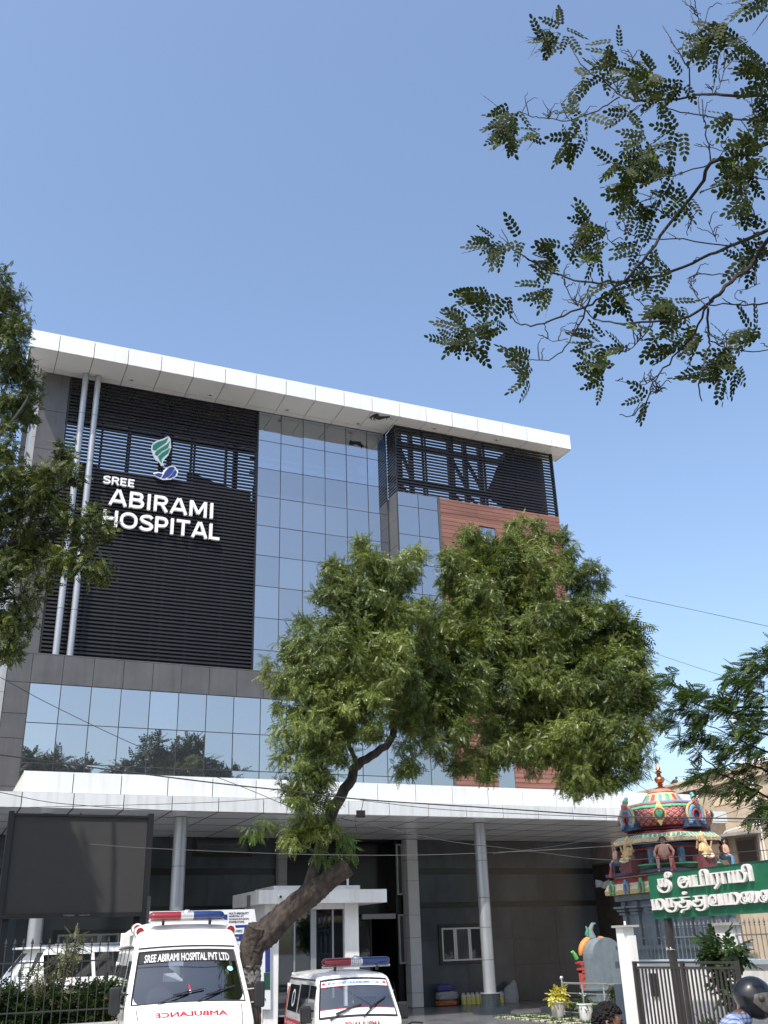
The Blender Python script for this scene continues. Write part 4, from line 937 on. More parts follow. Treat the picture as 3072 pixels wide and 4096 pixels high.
# ------------------------------------------------------------------ left spiked fence with its base wall
FY = 17.3
def spear(mb, x, y, z0, z1, r=.009, m=0, n=5):
    mb.cyl((x, y, z0), (x, y, z1-.13), r, n=n, m=m)
    mb.lathe([(r, -.13), (.022, -.115), (r*.8, -.10), (.024, -.075), (.002, 0)], (x, y, z1), 6, m)
m_fence = mat('black_fence_paint', (.022, .021, .021), .5)
m_fgrey = mat('grey_fence_paint', (.17, .175, .18), .5, metal=.2)
xr = PT(455, 3800, Y=FY).x; xl = -1.6
fz1 = PT(116, 3752, Y=FY).z; fz0 = PT(150, 4075, Y=FY).z-.09
fe = thing('spiked_fence', 'black iron fence with spear tops in front of the hedge and white car', 'fence', ((xl+xr)/2, FY, 0))
b = MB(); b.box(xl, xr+.1, FY-.12, FY+.12, -.1, fz0-.06); b.box(xl, xr+.12, FY-.16, FY+.16, fz0-.06, fz0-.01); b.build('base_wall', m_conc, fe)
for z in (fz0+.17, fz1-.36):
    b = MB(); b.box(xl, xr, FY-.01, FY+.01, z, z+.022); b.build('rail', m_fence, fe)
pk = None
x = xl+.05
while x < xr:
    if pk is None:
        b = MB(); spear(b, 0, 0, 0, fz1-fz0); pk = b.build('picket', m_fence, fe, world=False); pk.location = (x-fe.location.x, 0, fz0)
    else: kid(pk, fe, (x-fe.location.x, 0, fz0))
    x += .128

# ------------------------------------------------------------------ gate, gatepost, boundary fence, name board on the right
m_gate = mat('gate_brown_black', (.035, .031, .03), .5, var=.2)
GX = 11.7
ga, gb = PT(2536, 3839, X=GX), PT(2944, 3841, X=GX)
gt = thing('metal_gate', 'dark metal gate of upright bars standing open at the right', 'gate', (GX, (ga.y+gb.y)/2, 0))
for z in (1.72, 1.64, .14):
    b = MB(); b.bar((GX, ga.y, z), (GX, gb.y, z), .035); b.build('rail', m_gate, gt)
n = 26; pk = None
for i in range(n+1):
    y = ga.y+(gb.y-ga.y)*i/n; wide = i in (0, n, n//2)
    if wide:
        b = MB(); b.box(GX-.03, GX+.03, y-.03, y+.03, .05, 1.74); b.build('stile', m_gate, gt)
    else:
        loc = Vector((GX, y, 0))-gt.location
        if pk is None:
            b = MB(); b.box(-.0125, .0125, -.0125, .0125, .16, 1.62); pk = b.build('bar', m_gate, gt, world=False); pk.location = loc
        else: kid(pk, gt, loc)
pc = PT(2494, 3696, D=20.3)
gp = thing('gatepost', 'white square gatepost with dark stone cap beside the open gate', 'gatepost', (pc.x+.12, pc.y+.12, 0))
b = MB(); b.box(pc.x, pc.x+.24, pc.y+.04, pc.y+.26, 0, pc.z-.06); b.box(pc.x+.06, pc.x+.245, pc.y-.0, pc.y+.039, 0, pc.z-.2); b.build('shaft', m_wwall, gp)
b = MB(); b.box(pc.x-.05, pc.x+.31, pc.y-.05, pc.y+.32, pc.z-.058, pc.z-.02); b.build('cap', m_conc, gp)
b = MB(); b.cyl((pc.x+.12, pc.y+.12, pc.z-.02), (pc.x+.12, pc.y+.12, pc.z+.05), .02, n=8); b.build('conduit_stub', m_wwall, gp)
WX = 13.4
wz = PT(2700, 3836, X=WX).z; ft = PT(2700, 3686, X=WX).z
bw = thing('boundary_fence', 'grey spear-topped railing on a white wall behind the gate', 'fence', (WX, 13.5, 0))
ye, ys_ = PT(2525, 3750, X=13.4).y, 9.0
b = MB(); b.box(WX, WX+.2, ys_, ye, 0, wz-.09); b.build('wall', m_wwall, bw)
b = MB(); b.box(WX-.05, WX+.25, ys_, ye, wz-.088, wz-.01); b.build('coping', mat('pale_blue_coping', (.40, .47, .52), .7, var=.1), bw)
for z in (ft-.29,):
    b = MB(); b.box(WX+.08, WX+.11, ys_, ye, z, z+.025); b.build('rail', m_fgrey, bw)
pk = None; y = ye-.1
while y > 11.5:
    loc = Vector((WX+.095, y, wz-.01))-bw.location
    if pk is None:
        b = MB(); spear(b, 0, 0, 0, ft-wz+.01, .0085); pk = b.build('picket', m_fgrey, bw, world=False); pk.location = loc
    else: kid(pk, bw, loc)
    y -= .12
v1, v2 = PT(2250+1285/3.687, 3600+1080/3.687, X=WX), PT(2250+1455/3.687, 3600+1425/3.687, X=WX)
b = MB(); b.box(WX-.03, WX-.004, v2.y, v1.y, v2.z, v1.z)
for k in range(5): yy = v2.y+(v1.y-v2.y)*(k+.5)/5; b.box(WX-.045, WX-.031, yy-.012, yy+.012, v2.z, v1.z, 1)
b.build('vent_grille', [m_dark, m_gate], bw)
p2 = PT(2650+850/3.711, 3500+710/3.711, X=WX-.05)
pp = thing('gatepost', 'white wall pillar with stone cap rising from the railing, right of the sign pole', 'gatepost', (p2.x+.1, p2.y, 0))
b = MB(); b.box(WX-.09, WX+.24, p2.y-.2, p2.y+.12, wz-.085, p2.z-.05); b.build('shaft', m_wwall, pp)
b = MB(); b.box(WX-.15, WX+.3, p2.y-.26, p2.y+.2, p2.z-.048, p2.z); b.build('cap', m_conc, pp)

m_signg = mat('sign_green', (.008, .105, .050), .45, var=.12, vscale=2, streak=.12)
m_signl = mat('cream_letter_face', (.66, .63, .60), .5, var=.08, vscale=20)
SX = 12.2
sa, sb2 = PT(2590, 3500, X=SX), PT(2609, 3677, X=SX); yR = PT(3230, 3600, X=SX).y
sg_ = thing('name_board', 'green signboard with raised cream Tamil letters on a dark pole', 'sign', (SX, (sa.y+yR)/2, 0))
b = MB(); b.box(SX, SX+.14, yR, sa.y, sb2.z, sa.z); b.build('board', m_signg, sg_)
b = MB(); b.box(SX-.012, SX+.16, yR, sa.y+.012, sa.z, sa.z+.012); b.build('board_edge', mat('edge_green_dark', (.006, .05, .03), .5), sg_)
z4b = ZM(2350, 2900, 2.2978)
def sign_text(word, xa, xb, ytop, ybot, th=.22, tn=.12):
    A, B = PT(*z4b(xa, ybot), X=SX), PT(*z4b(xb, ybot), X=SX); T = PT(*z4b(xa, ytop), X=SX)
    V, F = strokes(word, th, tn, 1); P = fit(V, A.y, B.y, A.z+.01, T.z); b = MB()
    b.add([(SX-.001-max(0, p[2])*.055, p[0], p[1]) for p in P], [tuple(reversed(q)) for q in F]); return b.build('lettering', m_signl, sg_)
sign_text(WORD1, 672, 1560, 1358, 1563); sign_text(WORD2, 622, 1800, 1555, 1752)
sp0 = PT(2671, 3677, X=SX+.07)
b = MB(); b.box(SX+.02, SX+.12, sp0.y-.05, sp0.y+.05, 0, sb2.z); b.build('pole', m_gate, sg_)
b = MB(); b.box(SX+.02, SX+.12, yR+.1, yR+.2, 0, sb2.z); b.build('pole', m_gate, sg_)
b = MB(); b.tube([(SX+.01, sp0.y+.05*math.cos(t)*1.3+0, 1.93+.02*math.sin(3*t)) if k % 2 else (SX-.0+.14*(k % 3)/2, sp0.y+.055*math.cos(t), 1.9) for k, t in enumerate(np.linspace(0, 6.28, 14))], .006, 5); b.build('tie_wire', m_signl, sg_)

# maroon gate panel beyond the railing
b = MB(); b.box(14.2, 14.3, 9.5, 13.35, .0, 2.95); b.box(14.15, 14.35, 9.4, 13.4, 2.95, 3.1, 1)
tag(b.build('maroon_wall', [mat('maroon_paint', (.055, .018, .016), .6), m_conc]), 'dark maroon wall behind the railing at the right edge', 'wall')

# ------------------------------------------------------------------ steel railing, pots
ra, rb = PT(2245, 3906, X=18.4), PT(2492, 3936, X=18.4)
rl = thing('steel_railing', 'shiny steel handrail with ball-topped post behind the flower pots', 'railing', (18.4, (ra.y+rb.y)/2, 0))
yy = np.linspace(ra.y, rb.y-1.2, 5)
for z, r in ((.93, .03), (.66, .016), (.40, .016), (.14, .016)):
    b = MB(); b.tube([(18.4, ra.y, z), (18.4, rb.y-1.2, z)], r, 10); b.build('rail', m_ss, rl, smooth=60)
for k, y in enumerate(yy):
    b = MB(); b.cyl((18.4, y, 0), (18.4, y, 1.02 if k == 0 else .92), .026, n=12)
    if k == 0: b.ball((18.4, y, 1.07), .06, 14, 10)
    b.build('post', m_ss, rl, smooth=60)
g = MB(); g.box(18.5, 26.1, 23.5, 30.0, 0, .22); g.build('planting_bed', m_gran); struct(bpy.data.objects['planting_bed'])

# ------------------------------------------------------------------ foliage helpers
def frond_template(pairs, L, Wd, ang, tipdrop, shape='kite', start=.12, curve=.25):
    """leaf of many leaflets: list of polygons in (along, across, up)"""
    P = []
    def leaflet(t, side, ang, L, W):
        c, s = math.cos(ang), math.sin(ang)*side
        z0 = -curve*t*t
        base = np.array([t, 0, z0]); d = np.array([c, s, 0.]); pdir = np.array([-s, c, 0.])
        if shape == 'kite': o = [(0, 0), (.45, .5), (1, 0.08), (.4, -.5)]
        else: o = [(0, 0), (.3, .46), (.75, .46), (1, .05), (.8, -.42), (.3, -.46)]
        pts = [base+d*a*L+pdir*b_*W+np.array([0, 0, -tipdrop*(a**2)*L]) for a, b_ in o]
        P.append(pts)
    for i in range(pairs):
        t = start+(1-start)*i/pairs; l = L*(1-.35*abs(i/pairs-.45))
        for sd_ in (-1, 1): leaflet(t, sd_, ang*(1-.25*i/pairs), l, Wd*l/L)
    leaflet(1-.02, .02, .01, L, Wd)
    return np.array(P)   # leaflets x k x 3
def fronds(mb_name, m, pos, dirs, ups, scale, T, parent, twig=None):
    """all fronds as one mesh; T template"""
    n = len(pos); nl, k, _ = T.shape
    a = dirs/np.linalg.norm(dirs, axis=1, keepdims=True)
    s_ = np.cross(ups, a); s_ /= np.maximum(np.linalg.norm(s_, axis=1, keepdims=True), 1e-6); u = np.cross(a, s_)
    Tf = T.reshape(-1, 3)
    V = pos[:, None, :]+scale[:, None, None]*(a[:, None, :]*Tf[None, :, 0:1]+s_[:, None, :]*Tf[None, :, 1:2]+u[:, None, :]*Tf[None, :, 2:3])
    V = V.reshape(-1, 3)
    if parent is not None:
        off = np.array(parent.location); V = V-off
    nf = n*nl; me = bpy.data.meshes.new(mb_name)
    me.vertices.add(len(V)); me.vertices.foreach_set('co', V.astype(np.float32).ravel())
    me.loops.add(nf*k); me.loops.foreach_set('vertex_index', np.arange(nf*k, dtype=np.int32))
    me.polygons.add(nf); me.polygons.foreach_set('loop_start', np.arange(0, nf*k, k, dtype=np.int32)); me.polygons.foreach_set('loop_total', np.full(nf, k, dtype=np.int32))
    me.update(calc_edges=True); me.materials.append(m)
    o = bpy.data.objects.new(mb_name, me); COL.objects.link(o)
    if parent is not None: o.parent = parent
    return o
def rdir(n): v = rng.normal(size=(n, 3)); return v/np.linalg.norm(v, axis=1, keepdims=True)
def clump_points(clumps, dens, sub=.34, subdens=1.0, inner=.55, droop=.35, wild=.25, hang=None):
    """points on bumpy shells of ellipsoids: sub-clumps on each ellipsoid, leaf bases round each sub-clump"""
    POS = []; DIR = []; UPS = []
    for (c, r) in clumps:
        c = np.array(c); r = np.array(r if hasattr(r, '__len__') else (r, r, r), float)
        rm = r.mean(); ns = max(5, int(14*(rm/.9)**2*subdens)); sc = rdir(ns)*rng.uniform(inner, 1.0, (ns, 1))
        for q in sc:
            ctr = c+q*r; k = max(3, int(dens*(sub/.34)**2*rng.uniform(.6, 1.4)))
            d = rdir(k); rad = sub*rng.uniform(.25, 1.05, (k, 1))*rng.uniform(.7, 1.25)
            p = ctr+d*rad*np.array([1, 1, .8]); out = d*.6+q*.6+rng.normal(size=(k, 3))*wild
            out[:, 2] -= droop
            if hang is not None:   # leaves hang from twig tips with their faces turned outwards
                up = d*.75+q*.55+np.array([0, 0, .35])+rng.normal(size=(k, 3))*.38; UPS.append(up)
                out = d*.35+q*.2+rng.normal(size=(k, 3))*wild; out[:, 2] -= hang
            POS.append(p); DIR.append(out)
    if hang is not None: return np.concatenate(POS), np.concatenate(DIR), np.concatenate(UPS)
    return np.concatenate(POS), np.concatenate(DIR)
def up_for(d): 
    u = np.tile(np.array([0, 0, 1.]), (len(d), 1))+rng.normal(size=d.shape)*.35; return u
T_NEEM = frond_template(5, .34, .15, 1.25, .5)
T_RAIN = frond_template(5, .27, .16, 1.1, .1, 'oval', .15, .15)
T_SMALL = frond_template(4, .34, .20, 1.0, .2, 'oval', .1, .2)
T_BROAD = frond_template(2, .75, .44, .9, .3, 'oval', .1, .2)
m_neem = leaf_mat('neem_leaf', (.022, .042, .009), (.185, .235, .052), (.40, .45, .14), rough=.38, trans=.30, nscale=.9, spec=.45)
m_left = leaf_mat('left_tree_leaf', (.018, .030, .007), (.10, .125, .028), (.33, .33, .08), rough=.5, trans=.25, nscale=2.2, spec=.25)
m_rain = leaf_mat('overhang_leaf', (.012, .019, .004), (.032, .046, .008), (.17, .23, .02), rough=.6, trans=.3, nscale=1.6, spec=.15)
m_right = leaf_mat('right_tree_leaf', (.016, .032, .009), (.06, .105, .022), (.14, .22, .045), rough=.5, trans=.25, nscale=1.5, spec=.2)
m_hedge = leaf_mat('hedge_leaf', (.014, .030, .010), (.040, .075, .018), (.08, .12, .03), trans=.25, nscale=3)
m_varieg = leaf_mat('variegated_leaf', (.06, .075, .03), (.16, .16, .075), (.32, .30, .17), trans=.25, nscale=4)
m_yellow = leaf_mat('yellow_leaf', (.42, .40, .05), (.62, .58, .14), (.70, .68, .30), trans=.3, nscale=5)
m_flower = mat('red_flower', (.30, .02, .012), .6)

# ------------------------------------------------------------------ the neem tree with the leaning trunk
ND = 17.4
def back(x, y): return 3.2*min(1, max(0, (x-840)/260)) if y < 1740 else 0
def NP(x, y, d=ND): d = d+back(x, y); return PT(x*1.8517, y*1.8517, D=d)
base = NP(545, 2212); base.z = -.05; base.x -= .02
nm = thing('neem_tree', 'large neem tree with leaning trunk and broad drooping light green crown', 'tree', (base.x, base.y, 0))
tp = [base, NP(546, 2205), NP(543, 2140), NP(541, 2080), NP(549, 2042), NP(578, 2012), NP(625, 1968, 17.3), NP(672, 1930, 17.2), NP(705, 1905, 17.2), NP(735, 1882, 17.1), NP(752, 1870, 17.1)]
sc = 1.8517*16.0/3916
def gnarled(pts, rads, n=36, per=11, seed=1, amp=.17):
    """trunk with long ridges, knots and furrows"""
    pts = [Vector(p) for p in pts]; Q = []; R = []
    for i in range(len(pts)-1):
        for k in range(per):
            t = k/per; a, b_, c, d = pts[max(i-1, 0)], pts[i], pts[i+1], pts[min(i+2, len(pts)-1)]
            Q.append(.5*((2*b_)+(c-a)*t+(2*a-5*b_+4*c-d)*t*t+(-a+3*b_-3*c+d)*t**3)); R.append(rads[i]*(1-t)+rads[i+1]*t)
    Q.append(pts[-1]); R.append(rads[-1]); b = MB(); b.tube(Q, R, n)
    g = np.random.default_rng(seed); ph = g.uniform(0, 6.28, 8); V = []
    for idx, p in enumerate(b.v):
        i, j = divmod(idx, n); th = 2*math.pi*j/n; s_ = i*.14
        h = .5*abs(math.sin(3.5*th+.35*s_+.8*math.sin(.5*s_+ph[0])))+.35*abs(math.sin(6*th-.5*s_+1.2*math.sin(.7*s_+ph[1])))+.5*math.sin(1.1*s_+2*th+ph[2])*math.sin(.6*s_+ph[3])
        h += g.normal()*.16
        V.append(tuple(Vector(p)+(Vector(p)-Q[min(i, len(Q)-1)])*(amp*1.6*(h-.4))))
    b.v = V; return b
b = gnarled(tp, [.18, 17*sc, 17*sc, 19*sc, 23*sc, 25*sc, 25*sc, 24*sc, 22*sc, 20*sc, 18*sc])
st_ = gnarled([NP(543, 2090), NP(546, 2040), NP(556, 2000, 17.3)], [20*sc, 23*sc, 19*sc], seed=5); o_ = len(b.v); b.v += st_.v; b.f += [tuple(i+o_ for i in q) for q in st_.f]; b.m += st_.m
m_trunk = mat('neem_trunk', (.043, .032, .026), .95, var=.55, vscale=8, bump=1.0, bscale=16, stretch=(1, 1, .35))
# worn whitewash band on the trunk
_n = m_trunk.node_tree; _b = _n.nodes['Principled BSDF']; _src = _b.inputs['Base Color'].links[0].from_socket
_tc = _n.nodes.new('ShaderNodeTexCoord'); _sx = _n.nodes.new('ShaderNodeSeparateXYZ'); _n.links.new(_tc.outputs['Object'], _sx.inputs[0])
zw = NP(545, 2105).z
def _math(op, a, bv):
    m_ = _n.nodes.new('ShaderNodeMath'); m_.operation = op
    if hasattr(a, 'node'): _n.links.new(a, m_.inputs[0])
    else: m_.inputs[0].default_value = a
    if hasattr(bv, 'node'): _n.links.new(bv, m_.inputs[1])
    else: m_.inputs[1].default_value = bv
    return m_.outputs[0]
_d = _math('ABSOLUTE', _math('SUBTRACT', _sx.outputs[2], zw), 0)
_nz = _n.nodes.new('ShaderNodeTexNoise'); _nz.inputs['Scale'].default_value = 16; _nz.inputs['Detail'].default_value = 6; _n.links.new(_tc.outputs['Object'], _nz.inputs[0])
_k = _math('LESS_THAN', _d, .13); _k2 = _math('MULTIPLY', _k, _math('GREATER_THAN', _nz.outputs[0], .47))
_mx = _n.nodes.new('ShaderNodeMix'); _mx.data_type = 'RGBA'; _n.links.new(_k2, _mx.inputs[0]); _n.links.new(_src, _mx.inputs[6]); _mx.inputs[7].default_value = (.20, .19, .18, 1); _n.links.new(_mx.outputs[2], _b.inputs['Base Color'])
b.build('trunk', m_trunk, nm, smooth=60)
def limb(pts, r0, r1, name='limb', m=None, parent=None, n=10, jit=.01):
    pts = [Vector(p) for p in pts]; q = []
    for i in range(len(pts)-1):
        for k in range(4):
            t = k/4; a, b_, c, d = pts[max(i-1, 0)], pts[i], pts[i+1], pts[min(i+2, len(pts)-1)]
            q.append(.5*((2*b_)+(c-a)*t+(2*a-5*b_+4*c-d)*t*t+(-a+3*b_-3*c+d)*t**3)+Vector(rng.normal(size=3)*jit*(i+k > 0)))
    q.append(pts[-1]); b = MB(); b.tube(q, list(np.linspace(r0, r1, len(q))), n); return b
l1 = limb([NP(668, 1925, 17.25), NP(688, 1860, 17.3), NP(702, 1800, 17.4), NP(722, 1745, 17.6), NP(752, 1695, 17.8), NP(772, 1652, 18.0), NP(812, 1625, 18.1), NP(848, 1590, 18.2), NP(860, 1520, 18.4), NP(905, 1440, 18.6)], .125, .05)
l1.build('limb', m_trunk, nm, smooth=60)
for pts, r in (([NP(690, 1860, 17.3), NP(684, 1800, 17.2), NP(660, 1740, 17.0), NP(640, 1650, 16.9), NP(660, 1500, 17)], .07), ([NP(772, 1655, 18), NP(740, 1560, 17.8), NP(720, 1450, 17.6)], .05), ([NP(860, 1520, 18.4), NP(900, 1380, 18.6), NP(950, 1280, 18.8)], .05),
               ([NP(880, 1480, 18.5), NP(1000, 1400, 18.6), NP(1120, 1350, 18.5), NP(1250, 1420, 18)], .06), ([NP(1000, 1400, 18.6), NP(1080, 1280, 18.6)], .04), ([NP(1120, 1350, 18.5), NP(1230, 1500, 17.6), NP(1290, 1600, 17.3)], .035), ([NP(980, 1410, 18.6), NP(1050, 1500, 18), NP(1080, 1580, 17.6)], .03)):
    limb(pts, r, .015, n=8).build('limb', m_trunk, nm, smooth=60)
def CL(x, y, rpx, d): 
    d = d+back(x, y)
    p = PT(x*1.8517, y*1.8517, D=d); r = rpx*1.8517*d*.93/3916; return (p, (r, r, r*.95))
NC = [CL(*a) for a in [
 (610,1450,45,17.0),(650,1400,50,17.2),(640,1500,62,16.6),(700,1320,62,17.6),(720,1430,80,16.8),(700,1235,34,18),(790,1185,32,18.4),(760,1240,62,18.2),(850,1240,60,18.4),(900,1200,24,18.6),(800,1320,80,17.6),(820,1430,80,17.0),(870,1340,66,17.8),
 (640,1580,52,16.6),(700,1560,66,16.4),(770,1530,64,16.6),(640,1660,50,16.6),(670,1720,50,16.6),(715,1630,36,16.8),(635,1790,30,16.8),(705,1800,24,16.7),(675,1690,40,16.5),
 (985,1230,50,18.8),(1000,1155,34,19),(1060,1180,58,19),(1135,1150,44,19.2),(1190,1190,56,19.2),(1120,1240,80,18.6),(1020,1300,70,18.4),(960,1370,62,18.2),(1210,1270,72,18.8),(1270,1250,48,19),(1290,1340,70,18.6),(1180,1370,85,18.0),(1080,1380,80,17.9),(1340,1420,58,18.6),
 (1000,1480,72,17.6),(910,1520,50,17.8),(1100,1500,80,17.4),(1200,1480,80,17.4),(1300,1480,74,17.6),(1370,1500,52,17.8),(900,1600,36,17.6),(960,1590,56,17.4),(1060,1600,58,17.2),(1150,1610,56,17.0),(1250,1590,72,17.0),(1340,1590,70,17.2),(1395,1560,34,17.6),(1270,1670,50,16.9),(1340,1650,45,17.1),(1240,1700,24,16.9),(1290,1690,30,17),(880,1650,20,17.6),(1050,1650,26,17.2),(1000,1640,24,17.3)]]
NC += [CL(*a) for a in [(925,1320,40,18.4),(930,1375,52,18.2),(915,1450,50,18.0),(880,1530,45,17.8),(860,1480,50,17.6),(780,1560,50,16.9),(730,1500,50,16.7)]]
pos, dr, ups = clump_points(NC, 140, sub=.20, subdens=4.6, inner=.72, hang=.42, wild=.5)
p2, d2 = clump_points([CL(*a) for a in [(770,1400,110,18.3),(700,1550,70,17.8),(1060,1290,120,19.4),(1190,1380,130,19.2),(1000,1440,110,18.8),(1310,1480,95,18.6),(1140,1540,100,18.3),(1270,1590,75,18.0),(940,1520,60,18.2),(1060,1220,70,19.6),(1330,1380,60,19),(800,1290,70,18.6)]], 30, sub=.4, subdens=3, inner=.1, droop=.4, wild=.6)

fronds('crown', m_neem, pos, dr, ups, rng.uniform(.10, .175, len(pos)), T_NEEM, nm)
fronds('inner_foliage', m_neem, p2, d2, up_for(d2), rng.uniform(.22, .34, len(p2)), T_NEEM, nm)
pos, dr = clump_points([CL(550, 1795, 16, 16.9), CL(570, 1780, 16, 16.9), CL(690, 1850, 22, 17), CL(740, 1840, 26, 17), CL(735, 1800, 24, 17), CL(755, 1815, 14, 17)], 40, sub=.13, subdens=6, droop=.6)
fronds('low_shoots', leaf_mat('young_shoot_leaf', (.05, .09, .02), (.10, .16, .035), (.17, .2, .05), trans=.35), pos, dr, up_for(dr), rng.uniform(.11, .18, len(pos)), T_NEEM, nm)
limb([NP(690, 1850, 17.1), NP(640, 1815, 16.9), NP(560, 1785, 16.9)], .02, .008, n=6).build('limb', m_trunk, nm, smooth=60)

# ------------------------------------------------------------------ tree at the left edge
LB = Vector((-1.7, 18.6, 0))
lt = thing('tree', 'dark leafy tree leaning in from the left edge before the lettering', 'tree', LB)
limb([LB+Vector((0, 0, -.1)), LB+Vector((.1, 0, 3)), LB+Vector((0, .2, 6)), LB+Vector((.2, .3, 9)), LB+Vector((-.1, .4, 10.6))], .32, .08, n=14).build('trunk', m_bark, lt, smooth=60)
def LP(x, y, d=19.2): return PT(x, y, D=d)
for pts, r in (([LB+Vector((.1, .2, 6.5)), LP(60, 2290), LP(150, 2260), LP(300, 2230), LP(400, 2180)], .07), ([LB+Vector((.3, .3, 9)), LP(60, 2050), LP(200, 1980), LP(330, 1900)], .07), ([LB+Vector((.2, .3, 9)), LP(40, 1700, 21), LP(120, 1560, 22.5)], .06), ([LB+Vector((.0, .2, 6)), LP(0, 2400), LP(60, 2480)], .05), ([LB+Vector((.2, .3, 8)), LP(100, 2150), LP(300, 2130), LP(440, 2090)], .05)):
    limb(pts, r, .012, n=7).build('limb', m_bark2, lt, smooth=60)
def LC(x, y, rpx, d=19.2): 
    if y < 1750: d = 22.6
    p = PT(x, y, D=d+rng.uniform(-.5, .5)); r = rpx*d*.93/3916; return (p, (r, r, r))
LCL = [LC(*a) for a in [(10,1150,90),(-60,1250,140),(70,1290,70),(30,1380,90),(60,1480,95),(130,1560,45),(30,1640,110),(110,1640,60),(20,1780,70),(0,1900,90),(100,1900,70),(70,2010,90),(200,1900,45),(270,1820,36),(290,1900,36),(180,2000,70),(40,2120,110),(290,2060,70),(380,2050,50),(430,2110,38),(330,2150,60),(200,2130,80),(120,2220,80),(260,2240,70),(360,2240,50),(400,2290,30),(40,2260,80),(160,2330,46),(120,2390,34),(0,2330,60),(50,2470,60),(40,2550,66),(90,2500,36),(20,2610,45),(-30,2480,90)]]
# the part of the crown above and left of the picture, which shades the screen
LCL += [(LB+Vector((a, b_, c)), (r, r, r*.9)) for a, b_, c, r in ((.1, 2.0, 10.3, .9), (-.4, 2.1, 11.4, .8), (.6, 2.2, 9.0, .6), (.9, 2.2, 10.0, .55), (.5, 2.2, 11.0, .5), (-1.0, 2.0, 9.4, 1.0), (-1.5, 2.2, 10.8, 1.0), (-.4, 1.6, 11.4, 1.1), (-.3, 1.9, 9.8, .9), (-1.2, 1.6, 10.6, 1.2), (-.8, 1.2, 13, 1.2), (-.7, 1.0, 14, .9), (-2.2, 1.4, 10, 1.2), (-2.2, .6, 12, 1.3), (-1.6, -.4, 13.6, 1.3), (-2.4, .3, 8, 1.2))]
pos, dr, ups = clump_points(LCL, 48, sub=.24, subdens=5.6, inner=.45, hang=.3, wild=.5)

fronds('crown', m_left, pos, dr, ups, rng.uniform(.11, .18, len(pos)), T_SMALL, lt)

